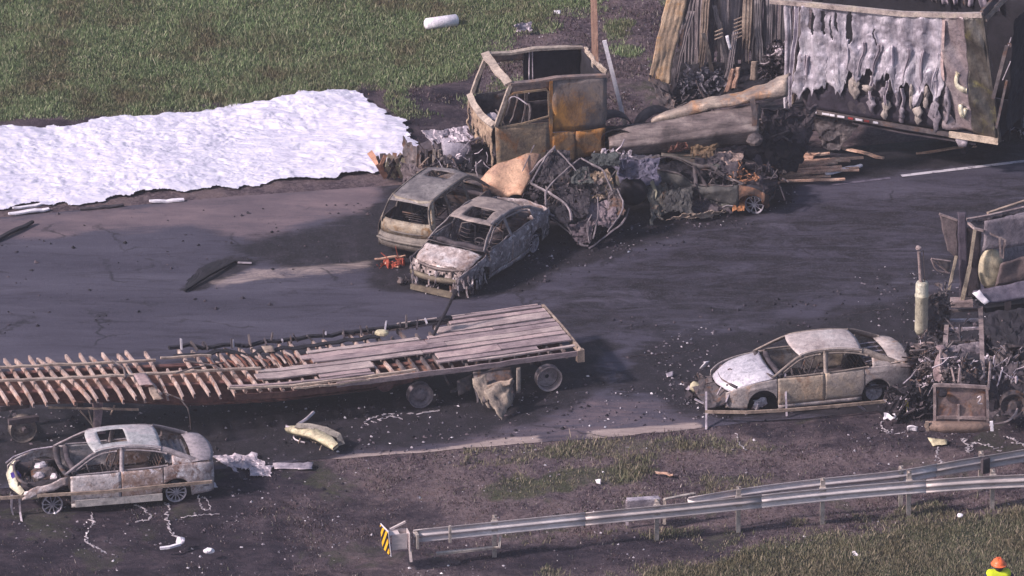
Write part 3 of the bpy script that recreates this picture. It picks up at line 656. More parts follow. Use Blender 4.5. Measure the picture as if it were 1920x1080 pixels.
fsheet('spring_hanger', [(855, 715, .5), (885, 702, .6), (885, 730, .3), (860, 742, .2)], 6, 6, .02, 4, 4, MAT['soot2'])
mb = MB(); mb.sweep([fl(822, 682, .85), fl(842, 722, .45)], .04, .03); mb.sweep([fl(845, 735, .3), fl(880, 718, .4)], .05, .05); mb.build('brace', MAT['soot2'], flat)
mb = MB(); p = [fl(182, 745, .88), fl(184, 772, .62), fl(181, 800, .3), fl(181, 806, .05)]; mb.sweep(p, [.26, .18, .15, .17], .12, (0, 1, 0)); mb.box(fl(181, 808, .03), (.34, .3, .05)); mb.build('landing_leg', burnt('landing_leg_steel', [L(124, 104, 112), L(164, 142, 146)], soot=.1), flat)
mb = MB(); mb.sweep([(p[0][0], p[0][1] + 1.5, 1.0), (p[0][0], p[0][1] + 1.5, .05)], .14, .12, (0, 1, 0)); mb.build('landing_leg', MAT['soot2'], flat)
mb = MB(); mb.sweep([fl(150, 770, .85), fl(176, 800, .45)], .035, .03); mb.sweep([fl(166, 770, .85), fl(174, 800, .45)], .03, .03); mb.sweep([fl(215, 760, .8), fl(207, 778, .6)], .03, .03); mb.sweep([fl(90, 764, .85), fl(260, 768, .75)], .02, .05); mb.build('brace', MAT['tan'], flat)
# plate fragments lying over the bare crossmembers
for pts, m in [([(250, 702, 1.38), (275, 700, 1.38), (288, 722, 1.36), (262, 722, 1.36)], m_board[0]), ([(278, 728, 1.36), (292, 728, 1.36), (306, 748, 1.33), (288, 752, 1.3)], MAT['tan']), ([(490, 650, 1.06), (512, 648, 1.06), (516, 660, 1.06), (498, 662, 1.06)], MAT['tan'])]:
    fsheet('deck_plate', pts, 5, 5, .03, 6, 3, m)
for hp_, hr_ in (([fl(305, 735, 1.35), fl(338, 748, 1.2), fl(352, 765, 1.0), fl(356, 780, .8), fl(358, 805, .4)], .018), ([fl(210, 675, 1.5), fl(232, 690, 1.45), fl(236, 708, 1.4)], .03), ([fl(345, 676, 1.42), fl(395, 684, 1.36), fl(420, 694, 1.3)], .02), ([fl(420, 680, 1.3), fl(360, 690, 1.33), fl(330, 700, 1.35)], .02)):
    mb = MB(); mb.tube(hp_, hr_, 5); mb.build('air_hose', MAT['soot2'], flat)
mb = MB(); mb.blob((0, 0, .09), (.17, .12, .08), 2, .1); o = mb.build('hard_helmet_shell', MAT['cream'], label=None)
o.location = Vector(P(716, 630, 1.07)); tag(o, 'small pale rounded lump resting on the flatbed deck', 'scrap'); o.name = 'rounded_lump'

# ------------------------------------------------------------------ guardrails
def wprof(n=15):
    q = []
    for i in range(n):
        t_ = i / (n - 1) - .5; q.append((t_, .5 * math.cos(t_ * 4 * math.pi) * (1 if abs(t_) < .42 else .6)))
    return [(a, b) for a, b in q]
WP = wprof()
def wrail(path, parent, seg=1.95, name='rail_section'):
    path = chaikin(path, 3); d = np.r_[0, np.cumsum(np.linalg.norm(np.diff(path, axis=0), axis=1))]; n = max(1, int(round(d[-1] / (seg * 2))))
    for i in range(n):
        s_ = np.linspace(d[-1] * i / n, d[-1] * (i + 1) / n + (.12 if i < n - 1 else 0), 12); q = np.column_stack([np.interp(s_, d, path[:, k_]) for k_ in range(3)])
        q[:, 1] -= .004 * (i % 2); mb = MB()
        tg = path[-1] - path[0]; nr = np.cross(tg, A(0, 0, 1)); nr /= np.linalg.norm(nr)
        mb.sweep(q, .315, .08, nr, WP); o = mb.build(name, M_RAIL[i % 2], parent, smooth=True, solid=.006)
M_RAIL = [burnt('guardrail_steel_%s' % k, [L(*a), L(*b)], soot=.03, rough=.55, metal=.1, scale=1.1, streak=(.5, 3, 3), bump=.003, seed=s_, plain=.75) for k, a, b, s_ in (('a', (184, 172, 174), (214, 204, 206), 0), ('b', (166, 154, 156), (200, 188, 188), 6))]
M_POST = burnt('post_steel', [L(150, 138, 136), L(198, 186, 178)], soot=.06, rough=.6, metal=.2)
gpts = [P(*q, .56) for q in [(775, 1005), (847, 998), (1080, 974), (1313, 952), (1560, 925), (1813, 905), (1925, 901), (2300, 880), (2700, 858)]]
gr = thing('guardrail', 'long galvanised guardrail with striped end marker running to the right edge', 'guardrail', (*gpts[0][:2], gz(*gpts[0][:2])), 0)
go = A(gpts[0][0], gpts[0][1], gr.location[2])
wrail([p - go for p in gpts], gr)
def ipost(x, y, z0, z1, parent, w=.1, dpt=.15, mat=None):
    mb = MB(); c = (z0 + z1) / 2; h = z1 - z0
    mb.box((x, y, c), (.012, dpt, h), ROADYAW); mb.box((x, y - dpt / 2, c), (w, .012, h), ROADYAW); mb.box((x, y + dpt / 2, c), (w, .012, h), ROADYAW); return mb.build('post', mat or M_POST, parent)
gp_ = chaikin(gpts, 3)
for px in (927, 1080, 1232, 1385, 1543, 1705, 1862, 2030, 2200):
    pxs = 960 + KF * ((gp_ - CAM) @ RT) / ((gp_ - CAM) @ FW); x = np.interp(px, pxs, gp_[:, 0]); y = np.interp(px, pxs, gp_[:, 1]) + .17
    x, y = x - go[0], y - go[1]
    if px == 1080: continue
    g0 = gz(x + go[0], y + go[1]) - go[2]
    ipost(x, y, g0 - .05, .86 - go[2] if px in (1385, 1543, 1705) else .76 - go[2], gr)
    mb = MB(); mb.box((x, y - .11, .56 - go[2]), (.14, .07, .3), ROADYAW); mb.build('spacer_block', M_POST, gr)
# end terminal head and striped marker
e = P(745, 1012, .5) - go
mb = MB()
for s_ in (-.14, .14): mb.box((e[0] + .05, e[1] + s_, e[2] + .02), (.34, .015, .36), ROADYAW)
mb.box((e[0] + .24, e[1], e[2]), (.02, .3, .42), ROADYAW); mb.box((e[0] - .12, e[1], e[2] + .17), (.3, .28, .02), ROADYAW); mb.box((e[0] + .02, e[1], e[2] - .17), (.5, .28, .02), ROADYAW)
mb.sweep([e + A(-.16, .1, .2), e + A(.18, .16, .36)], .05, .04); mb.sweep([e + A(.24, -.05, .2), e + A(.3, -.05, -.5)], .07, .06); mb.box((e[0] + .3, e[1], -.3), (.1, .12, .5)); mb.build('terminal_head', M_RAIL[1], gr)
mb = MB(); mb.box((e[0] + .42, e[1], e[2]), (.05, .26, .34), ROADYAW); mb.box((e[0] + 1.15, e[1] + .12, e[2] + .08), (.05, .06, .4), ROADYAW); mb.build('rail_clamp', M_POST, gr)
t = NT('hazard_stripes'); sp = t.t.nodes.new('ShaderNodeSeparateXYZ'); t.link(t.tc.outputs['Object'], sp.inputs[0])
d_ = t.math('ADD', t.math('MULTIPLY', sp.outputs['Z'], 1.0), t.math('MULTIPLY', sp.outputs['Y'], 1.2)); fr = t.math('FRACT', t.math('MULTIPLY', d_, 4.2), 0)
c = t.mix(t.mask(fr, .48, .52), L(238, 176, 40), L(36, 30, 34)); M_HAZ = t.finish(c, .5, 0)
mb = MB(); mb.box((0, 0, 0), (.02, .42, .56)); o = mb.build('hazard_marker', M_HAZ, gr); h_ = P(722, 1013, .5) - go; o.location = h_; o.rotation_euler = (0, math.radians(-6), math.radians(22))
mb = MB(); mb.box((0, 0, 0), (.015, .47, .62)); o = mb.build('marker_backing', MAT['white'], gr); o.location = h_ + A(.022, .014, 0); o.rotation_euler = (0, math.radians(-6), math.radians(22))
# second rail behind, kinked and diverging
g2 = [P(*q, .6) for q in [(1290, 944), (1397, 926), (1540, 908), (1690, 894), (1760, 880), (1833, 868), (1925, 853), (2200, 805)]]
gb = thing('guardrail', 'second guardrail kinked away behind the long galvanised one', 'guardrail', (*g2[0][:2], 0), 0); g20 = A(g2[0][0], g2[0][1], 0)
wrail([p - g20 for p in g2], gb, 2.4)
for px, py, tl in ((1840, 866, .25), (1690, 894, -.1), (1990, 842, .1)):
    b = P(px, py, .6) - g20; ipost(b[0], b[1] + .12, -.15, .78, gb)
mb = MB(); b = P(1843, 870, .55) - g20; mb.box(b + A(.05, -.08, 0), (.18, .1, .36), .5); mb.build('spacer_block', MAT['soot'], gb)
for i, (a, b, w, h, lab) in enumerate([((1176, 938), (1236, 934), .22, .2, 'pale bent steel box section standing behind the guardrail'),
        ((1246, 936), (1302, 925), .08, .1, 'thin raised steel strip behind the guardrail beside the box section')]):
    z = .55; mb = MB(); p0, p1 = P(*a, z), P(*b, z); mb.sweep([p0, p1], w, .03); mb.sweep([p0 + A(0, -.1, -.12), p1 + A(0, -.1, -.12)], .02, h + .1) if i == 0 else None
    mb.sweep([p1, p1 - A(0, 0, .6)], .07, .05, (0, 1, 0)); mb.sweep([p0 , p0 - A(0, 0, .6)], .07, .05, (0, 1, 0))
    tag(mb.build('steel_section', MAT['silver'] if i == 0 else M_POST, solid=0), lab, 'steel section')
mb = MB(); mb.sweep([P(818, 1038, .05), P(925, 1027, .06)], .09, .05); mb.sweep([P(922, 1026, .06), P(936, 1026, .1), P(938, 1005, .3)], .05, .05, (0, 1, 0)); tag(mb.build('steel_strut', M_POST), 'fallen steel strut lying on the ground below the guardrail', 'strut')
# thin burnt cable-barrier rails in front of the two sedans
def thinrail(pts, posts, lab, r=.028):
    mb = MB(); q = [P(*p) for p in pts]; o0 = A(q[0][0], q[0][1], 0); root = thing('pipe_barrier', lab, 'barrier', o0)
    mb.sweep([p - o0 for p in q], .07, .035, (0, -1, 0)); mb.build('pipe', MAT['tan'], root)
    for a, b in posts:
        mb = MB(); p0, p1 = P(*a) - o0, P(*b) - o0; mb.sweep([p0, p1], .045, .04, (0, 1, 0)); mb.build('post', MAT['silver'], root)
thinrail([(-60, 938, .5), (60, 930, .5), (200, 922, .5), (300, 912, .5), (398, 903, .5)], [((36, 930, .5), (38, 960, .1)), ((38, 960, .1), (44, 995, -.1))], 'thin tan pipe barrier passing in front of the white and brown sedan')
thinrail([(1322, 772, .3), (1400, 773, .3), (1475, 769, .3), (1560, 762, .3), (1665, 752, .3)], [((1324, 735, .6), (1324, 806, 0)), ((1472, 700, .95), (1475, 780, .05)), ((1605, 757, .3), (1622, 769, .1))], 'thin pale pipe barrier passing in front of the tan sedan')
# ------------------------------------------------------------------ burnt cars
def spoke_wheel(parent, c, r=.24, w=.16, side=1, mat=None, n=10, tyre=False, solid_disc=False):
    mb = MB(); x, y, z = c; s_ = side
    mb.lathe([(-s_ * w, r * .95), (-s_ * w * .5, r * .86), (-s_ * .03, r * .88), (0, r), (s_ * .004, r * .93), (-s_ * .02, r * .86)], c, 'y', 36)
    mb.lathe([(-s_ * .005, .002), (-s_ * .0, .045), (-s_ * .02, .06)], c, 'y', 16)
    if solid_disc: mb.lathe([(-s_ * .02, .05), (-s_ * .035, r * .5), (-s_ * .02, r * .88)], c, 'y', 28)
    for i in range(n):
        a = 2 * math.pi * i / n + .1
        p = lambda q, o: (x + q * math.cos(a), y - s_ * o, z + q * math.sin(a))
        mb.sweep([p(.04, .008), p(r * .5, .02), p(r * .93, .012)], [.028, .02, .03], .02, (0, s_, 0))
    o = mb.build('wheel', mat or MAT['chrome'], parent)
    mb = MB(); mb.lathe([(-s_ * .07, .02), (-s_ * .07, r * .62), (-s_ * .09, r * .62)], c, 'y', 20); mb.build('brake_disc', MAT['soot'], o)
    if tyre:
        mb = MB(); mb.lathe([(-s_ * w, r), (-s_ * w, r * 1.22), (-s_ * w * .5, r * 1.28), (-s_ * .01, r * 1.2), (0.0, r * 1.0)], c, 'y', 28); mb.crumple(.012, 9, 3); mb.build('tyre', MAT['dark'], o)
    return o
SED = dict(
    belt=[(-2.28, .84), (-2.15, .93), (-1.7, .97), (-.8, .93), (.2, .90), (1.0, .90), (1.5, .84), (1.95, .74), (2.2, .60)],
    roof=[(-1.85, .97), (-1.45, 1.15), (-1.05, 1.31), (-.5, 1.385), (.0, 1.385), (.4, 1.33), (.75, 1.14), (1.12, .92)],
    W=[(-2.28, .66), (-2.15, .78), (-1.85, .85), (-1.2, .885), (0, .895), (1.0, .89), (1.6, .86), (2.0, .79), (2.25, .64)],
    xa=1.12, xc=-1.85, ws=.42, rw=-1.05, tumble=.55, cuts=(1.02, -.12, -1.08), bx=-.14, wb=(1.36, -1.36), sill=.2, wheel_r=.235, arch=.345, arch_z=.30, rear=-2.28, nose=2.25, roofw=.0)
SUV = dict(
    belt=[(-2.2, .98), (-1.5, 1.0), (.2, .98), (1.05, .98), (1.5, .95), (1.95, .86), (2.2, .68)],
    roof=[(-2.18, 1.0), (-2.1, 1.35), (-1.95, 1.58), (-1.6, 1.64), (-.6, 1.67), (.1, 1.64), (.45, 1.54), (.8, 1.28), (1.15, 1.0)],
    W=[(-2.22, .80), (-2.0, .88), (-1.2, .91), (0, .92), (1.0, .91), (1.6, .88), (2.0, .8), (2.2, .66)],
    xa=1.15, xc=-2.18, ws=.45, rw=-1.98, tumble=.36, cuts=(1.05, -.05, -1.0), bx=-.08, wb=(1.33, -1.3), sill=.24, wheel_r=.25, arch=.38, arch_z=.33, rear=-2.22, nose=2.2, roofw=.0)
def car(name, label, cat, loc, yaw, D, mat, o, scale=1.0, seed=0):
    """o: options. mat: dict body, door, roof, hood, dark ...; crush: function on local vertices"""
    root = thing(name, label, cat, loc, yaw, scale=scale)
    belt, roofz, Wd = curve(D['belt']), curve(D['roof']), curve(D['W'])
    ra, rzc, sill = D['arch'], D['arch_z'], D['sill']; crush = o.get('crush'); rg = np.random.RandomState(seed + 5)
    amp = o.get('amp', .012)
    def sy(x, z):
        b = belt(x); w = Wd(x)
        zz = np.minimum(z, b); y = w * (1 - .055 * ((zz - .55) / .45) ** 2 - .015 * np.clip((zz - .72) / .2, 0, 1))
        return y - np.maximum(z - b, 0) * D['tumble']
    def fin(mb, nm, m, parent=None, smooth=True, solid=.012, a=None, lab=None):
        if a is None: a = amp
        if a: mb.crumple(a, 2.3, seed + len(nm), 3)
        if crush: mb.warp(crush)
        return mb.build(nm, m, parent or root, smooth=smooth, solid=solid, label=lab)
    def skin(nm, x0, x1, s_, m, proud=0.0, lift=0.0, lab=None, a=None):
        st = set(np.round(np.arange(x0, x1, .07), 3)) | {x0, x1}
        for xw in D['wb']:
            for th in np.linspace(0, math.pi, 17):
                q = xw + ra * math.cos(th)
                if x0 < q < x1: st.add(q)
        st = sorted(st); st = [q for i, q in enumerate(st) if i == 0 or q - st[i - 1] > .008]
        nz = 11; g = []
        for x in st:
            zb = sill + lift + .05 * max(0, abs(x) - 1.7)
            for xw in D['wb']:
                if abs(x - xw) < ra: zb = max(zb, rzc + math.sqrt(ra * ra - (x - xw) ** 2))
            zt = float(belt(x)); zb = min(zb, zt - .05)
            zs = np.linspace(zb, zt, nz)
            crease = .012 * np.exp(-((zs - zt + .14) / .03) ** 2)
            g.append(np.column_stack([np.full(nz, x), s_ * (sy(x, zs) + proud + crease), zs]))
        mb = MB(); mb.grid(np.array(g)); 
        return fin(mb, nm, m, lab=lab, a=a)
    B, Dm = mat['body'], mat.get('door', mat['body'])
    c1, c2, c3 = D['cuts']; skip = o.get('skip', ())
    for s_ in (1, -1):
        side = 'L' if s_ == 1 else 'R'
        if 'fender' + side not in skip: skin('fender', c1 + .01, D['nose'] - .05, s_, mat.get('fender', B), a=o.get('fender_amp', amp))
        skin('door', c2 + .008, c1 - .008, s_, mat.get('door' + side, Dm), .004, .06); skin('door', c3 + .008, c2 - .008, s_, mat.get('door2', Dm), .0, .06)
        skin('quarter_panel', D['rear'] + .06, c3 - .008, s_, B)
        mb = MB(); xs_ = np.linspace(-1.0, 1.0, 14); mb.grid(np.array([[(x, s_ * (Wd(x) - dy), z) for dy, z in ((.03, sill + .06), (.0, sill + .03), (.0, sill - .04), (.06, sill - .07))] for x in xs_])); fin(mb, 'sill', mat.get('sill', B))
        # roof rail with A and C pillars, one bent strip each
        xr = np.linspace(D['xa'], D['xc'], 46); pth = np.column_stack([xr, s_ * (sy(xr, roofz(xr)) - .02), roofz(xr) - .012])
        i1 = int(np.searchsorted(-xr, -D['ws'])); i2 = int(np.searchsorted(-xr, -D['rw']))
        for nm, a_, b_, w_ in (('windscreen_pillar', 0, i1 + 1, .065), ('roof_rail', i1, i2 + 1, .085), ('rear_pillar', i2, 46, o.get('cw', .16))):
            mb = MB(); mb.sweep(pth[a_:b_], w_, .03, (0, s_ * .9, .45)); fin(mb, nm, mat.get('pillar', B), solid=0)
        # centre pillar and window frames
        def post(x0, x1, w_, nm, m, up=1.0):
            z0, z1 = float(belt(x0)), float(roofz(x1)) * up + (1 - up) * float(belt(x1)); z = np.linspace(z0 - .02, z1 - .02, 5); x = np.linspace(x0, x1, 5)
            mb = MB(); mb.sweep(np.column_stack([x, s_ * (sy(x, z) - .015), z]), w_, .03, (0, 1, 0)); fin(mb, nm, m, solid=0)
        if 'posts' not in skip:
            post(D['bx'], D['bx'] - .06, .10, 'centre_pillar', mat.get('pillar', B))
            if D is SUV: post(-1.08, -1.15, .11, 'rear_side_pillar', mat.get('pillar', B))
            else:
                # rear quarter window corner filled with sheet
                xs_ = np.linspace(-1.28, D['xc'] + .02, 9); mb = MB()
                mb.grid(np.array([[(x, s_ * (sy(x, z) - .012), z) for z in np.linspace(float(belt(x)) - .03, max(float(belt(x)), float(roofz(x)) - .03) , 5)] for x in xs_]) if False else np.array([[(x, s_ * (sy(x, z) - .014), z) for z in np.linspace(float(belt(x)) - .03, max(float(belt(x)) + .01, min(float(roofz(x)), 1.02 + .75 * max(0, -1.12 - x)) - .01), 5)] for x in xs_])); fin(mb, 'quarter_panel', B)
        # door window frame, a thinner strip inside the rail
        for (xa_, xb_) in ((c1 - .16, c2 + .05), (c2 - .10, c3 - .1)):
            xs_ = np.linspace(xa_, xb_, 14); z = roofz(xs_) - .075; z = np.maximum(z, belt(xs_) + .02)
            mb = MB(); mb.sweep(np.column_stack([xs_, s_ * (sy(xs_, z) - .0), z]), .035, .02, (0, s_, 0))
            fin(mb, 'window_frame', mat.get('pillar', Dm), solid=0); mb = MB(); mb2 = np.column_stack([xs_, s_ * (sy(xs_, belt(xs_)) + .004), belt(xs_) + .012]); mb.sweep(mb2, .035, .03, (0, s_, 0)); fin(mb, 'window_ledge', mat.get('pillar', Dm), solid=0)
    # roof
    if not o.get('no_roof'):
        nx, ny = 22, 17; xs_ = np.linspace(D['ws'], D['rw'], nx); g = np.zeros((nx, ny, 3)); m = np.ones((nx, ny), bool)
        for i, x in enumerate(xs_):
            for j, v in enumerate(np.linspace(-1, 1, ny)):
                bow = .10 * (1 - v * v) * np.interp(i, [0, 4, nx - 5, nx - 1], [1, 0, 0, -.5]); xx = x + bow
                e = float(sy(x, roofz(x))); dip = o.get('roof_sag', 0) * (1 - v * v) * math.sin(math.pi * i / nx)
                g[i, j] = (xx, v * e, float(roofz(x)) + .045 * (1 - v * v) - dip)
                if 'sunroof' in o and o['sunroof'][0] < x < o['sunroof'][1] and abs(v) < .62: m[i, j] = False
        mb = MB(); mb.grid(g, m); fin(mb, 'roof', mat.get('roof', B), a=o.get('roof_amp', amp))
        mb = MB()
        for x in (D['ws'] - .05, (D['ws'] + D['rw']) / 2, D['rw'] + .06): mb.sweep([(x, v * .62, float(roofz(x)) - .02 + .03 * (1 - v * v)) for v in np.linspace(-1, 1, 7)], .06, .02)
        fin(mb, 'roof_bow', MAT['soot2'], solid=0) if False else None
    # bonnet
    if o.get('hood', True):
        nx, ny = 20, 15; g = np.zeros((nx, ny, 3)); hx0, hx1 = 1.0 + o.get('hood_x0', 0), o.get('hood_x1', D['nose'] - .1)
        for i, x in enumerate(np.linspace(hx0, hx1, nx)):
            for j, v in enumerate(np.linspace(-1, 1, ny)):
                t_ = i / (nx - 1); e = float(sy(x, belt(x))) - .05; xx = x + .14 * (1 - v * v) * t_ + .08 * (1 - v * v) * (1 - t_) - .12 * abs(v) ** 3 * t_
                z = float(belt(x)) + .055 * (1 - v * v) - o.get('hood_sag', .0) * (1 - v ** 4) * math.sin(min(1, t_ * 1.2) * math.pi) + .02 * math.exp(-((abs(v) - .55) / .12) ** 2) - .06 * t_ ** 6
                g[i, j] = (xx, v * e, z + o.get('hood_lift', 0) * t_)
        mb = MB(); mb.grid(g); fin(mb, 'bonnet', mat.get('hood', B), a=o.get('hood_amp', amp))
    # cowl, dash, firewall
    dk = MAT['soot']; dk2 = MAT['soot2']
    mb = MB(); mb.grid(np.array([[(x + .08 * (1 - v * v), v * (.86 - .02), z) for x, z in ((1.14, .93), (1.02, .90), (.98, .82), (.95, .3))] for v in np.linspace(-1, 1, 13)])); fin(mb, 'bulkhead', mat.get('cowl', dk2))
    mb = MB(); mb.sweep([(.86 + .05 * (1 - v * v), v * .78, .86 + .02 * math.sin(v * 7)) for v in np.linspace(-1, 1, 13)], .12, .12); fin(mb, 'dashboard', dk, a=.03, solid=0)
    mb = MB(); mb.tube([(.55 + .05 * math.sin(a), .38 + .17 * math.cos(a), .86 + .15 * math.sin(a)) for a in np.linspace(0, 6.283, 19)], .016, 5); mb.tube([(.85, .38, .74), (.56, .38, .86)], .025, 5); mb.tube([(.56, .22, .86), (.56, .54, .86)], .014, 4); fin(mb, 'steering_wheel', dk2, a=.01, solid=0)
    # floor
    mb = MB(); mb.grid(np.array([[(x, y, .27 + (.14 if abs(y) < .16 else 0) + (.12 if x < -.9 else 0)) for y in (-.82, -.5, -.17, -.15, 0, .15, .17, .5, .82)] for x in np.linspace(-2.1, 1.0, 16)])); fin(mb, 'floor_pan', dk, a=.02)
    # seat frames
    def seat(x, y, w_, h_):
        mb = MB(); q = [(x - .02, y - w_, .34), (x - .12, y - w_, .62), (x - .24, y - w_ * .8, h_), (x - .26, y, h_ + .06), (x - .24, y + w_ * .8, h_), (x - .12, y + w_, .62), (x - .02, y + w_, .34)]
        mb.tube(q, .02, 5); mb.tube([(x, y - w_, .42), (x + .45, y - w_, .44), (x + .47, y + w_, .44), (x, y + w_, .42)], .02, 5)
        for k_ in range(5): z = .45 + k_ * .1; mb.tube([(x - .06 - .03 * k_, y - w_ * .95, z), (x - .03 - .03 * k_, y, z - .02), (x - .06 - .03 * k_, y + w_ * .95, z)], .008, 4)
        for k_ in range(4): xx = x + .06 + k_ * .1; mb.tube([(xx, y - w_, .43), (xx, y, .38), (xx, y + w_, .43)], .008, 4)
        fin(mb, 'seat_frame', dk2, a=.03, solid=0)
    seat(.05, .4, .24, .92); seat(.05, -.4, .24, .92)
    mb = MB(); 
    for y0 in (-.6, -.02): mb.tube([(-.95, y0, .38), (-1.12, y0, .6), (-1.22, y0, .9), (-1.22, y0 + .6, .9), (-1.1, y0 + .6, .6), (-.95, y0 + .6, .38)], .02, 5)
    for k_ in range(6): z = .42 + k_ * .08; mb.tube([(-1.0 - .035 * k_, -.6, z), (-1.0 - .035 * k_, .58, z)], .008, 4)
    fin(mb, 'rear_seat_frame', dk2, a=.02, solid=0)
    # engine bay
    mb = MB(); mb.blob((1.45, .05, .58), (.3, .34, .2), seed, .35, 14, 9); fin(mb, 'engine', mat.get('engine', dk2), a=.05, solid=0, smooth=False)
    if not o.get('hood', True) or o.get('bay'):
        mb = MB(); mb.blob((1.5, -.15, .76), (.16, .12, .09), seed + 1, .3, 10, 7); mb.blob((1.62, .28, .72), (.13, .1, .08), seed + 2, .3, 10, 7); mb.blob((1.3, .45, .72), (.1, .1, .1), seed + 3, .3); fin(mb, 'engine_casting', MAT['melt'], a=.03, solid=0, smooth=False).__setitem__('kind', 'stuff')
        mb = MB(); r_ = np.random.RandomState(seed)
        for k_ in range(16):
            p0 = A(1.1 + .9 * r_.rand(), -.6 + 1.2 * r_.rand(), .5 + .3 * r_.rand()); mb.tube([p0, p0 + .2 * (r_.rand(3) - .5), p0 + .4 * (r_.rand(3) - A(.5, .5, .6))], .014, 4)
        fin(mb, 'engine_hoses', dk2, solid=0).__setitem__('kind', 'stuff')
    for s_ in (1, -1):
        mb = MB(); mb.grid(np.array([[(x, s_ * .55, z) for z in (.35, .72 - .1 * max(0, x - 1.6))] for x in np.linspace(1.0, 2.05, 8)])); fin(mb, 'inner_wing', dk, a=.02)
        for xw in D['wb']:
            mb = MB(); th = np.linspace(-.1, math.pi + .1, 15); mb.grid(np.array([[(xw + (ra + .01) * math.cos(t_), s_ * y, rzc + (ra + .01) * math.sin(t_)) for y in (.52, .84)] for t_ in th])); fin(mb, 'wheel_arch', MAT['dark'], a=.004)
            mb = MB(); mb.box((xw, s_ * .52, .5), (.6, .02, .4)); fin(mb, 'wheel_arch', MAT['dark'], a=.004, solid=0)
    # nose
    nz = D['nose']
    mb = MB(); mb.sweep([(nz - .12 - .2 * abs(v) ** 2.5, v * .66, .70) for v in np.linspace(-1, 1, 9)], .06, .05); mb.sweep([(nz - .1 - .2 * abs(v) ** 2.5, v * .6, .36) for v in np.linspace(-1, 1, 9)], .07, .05)
    for y in (-.45, 0, .45): mb.sweep([(nz - .12, y, .36), (nz - .14, y, .7)], .04, .03, (1, 0, 0))
    fin(mb, 'radiator_frame', mat.get('front', dk2), a=.03, solid=0)
    mb = MB(); mb.grid(np.array([[(nz - .2, y, z) for z in np.linspace(.36, .68, 5)] for y in np.linspace(-.42, .42, 8)])); fin(mb, 'radiator', dk, a=.03)
    if o.get('beam', True):
        mb = MB(); mb.sweep([(nz + .02 - .16 * v * v, v * .7, .47) for v in np.linspace(-1, 1, 11)], .10, .12, (0, 0, 1)); fin(mb, 'bumper_beam', mat.get('beam', mat.get('front', B)), a=.02, solid=0)
    # rear
    if D is SED:
        g = []
        for v in np.linspace(-1, 1, 15):
            col = []
            for x, z, w_ in ((-1.72, .985, .80), (-1.95, .99, .78), (-2.12, .975, .74), (-2.2, .93, .70)): col.append((x - .10 * (1 - v * v) * (1 if x < -1.8 else .4), v * w_, z + .03 * (1 - v * v)))
            g.append(col)
        mb = MB(); mb.grid(np.array(g)); 
        if not o.get('no_trunk'): fin(mb, 'boot_lid', mat.get('trunk', B))
        g = []
        for v in np.linspace(-1, 1, 17):
            bx_ = .13 * (1 - abs(v) ** 2.6); g.append([(-2.12 - bx_ + dx, v * w_, z) for dx, w_, z in ((.0, .71, .93), (-.02, .74, .84), (-.04, .76, .70), (-.03, .76, .55), (.03, .74, .42))])
        mb = MB(); mb.grid(np.array(g)); fin(mb, 'rear_panel', mat.get('rearp', B), a=o.get('rear_amp', amp))
        mb = MB(); mb.grid(np.array([[(-1.16 - .55 * t_, v * .62, .93 + .02 * math.sin(t_ * 25)) for t_ in np.linspace(0, 1, 24)] for v in np.linspace(-1, 1, 5)])); fin(mb, 'rear_shelf', mat.get('shelf', dk2), a=.01)
    else:
        rows = [(-2.28, .34, .80), (-2.30, .5, .82), (-2.27, .62, .82), (-2.235, .70, .80), (-2.235, .9, .80), (-2.22, 1.02, .80), (-2.16, 1.08, .79), (-2.08, 1.3, .72), (-2.02, 1.46, .67), (-1.97, 1.56, .63), (-1.9, 1.63, .60)]
        g = np.zeros((25, len(rows), 3)); m = np.ones((25, len(rows)), bool)
        for i, v in enumerate(np.linspace(-1, 1, 25)):
            for j, (x, z, w_) in enumerate(rows):
                g[i, j] = (x + .16 * abs(v) ** 4 - (.03 * (1 - v * v)), v * w_, z)
                if 6 <= j <= 8 and abs(v) < .86: m[i, j] = False
        m[0, 6:] = True
        lo_, hi_ = m.copy(), m.copy(); lo_[:, 3:] = False; hi_[:, :3] = False
        mb = MB(); mb.grid(g, hi_); fin(mb, 'tailgate', mat.get('gate', B)); mb = MB(); mb.grid(g + A(-.015, 0, 0), lo_); fin(mb, 'rear_panel', mat.get('rearp', B))
        mb = MB(); mb.sweep([(-2.36 + .12 * abs(v) ** 3, v * .8, .56) for v in np.linspace(-1, 1, 11)], .05, .12, (-1, 0, 0)); mb.sweep([(-2.27 + .1 * abs(v) ** 3, v * .5, .80) for v in np.linspace(-1, 1, 7)], .02, .16, (-1, 0, .1)); fin(mb, 'bumper_beam', mat.get('rearp', B), a=.01, solid=0)
    # wheels
    wr = D['wheel_r']
    for i, xw in enumerate(D['wb']):
        for s_ in (1, -1):
            wp = o.get('wheels', {}).get((i, s_), {})
            if wp is None: continue
            w_ = spoke_wheel(root, (xw + wp.get('dx', 0), s_ * (.80 + wp.get('dy', 0)), wr + wp.get('dz', 0)), wp.get('r', wr), .16, s_, wp.get('mat'), wp.get('n', 10), wp.get('tyre', False), wp.get('disc', False))
    return root
def mk(tag_, *cols, **k): return burnt(tag_, [L(*c) for c in cols], **k)
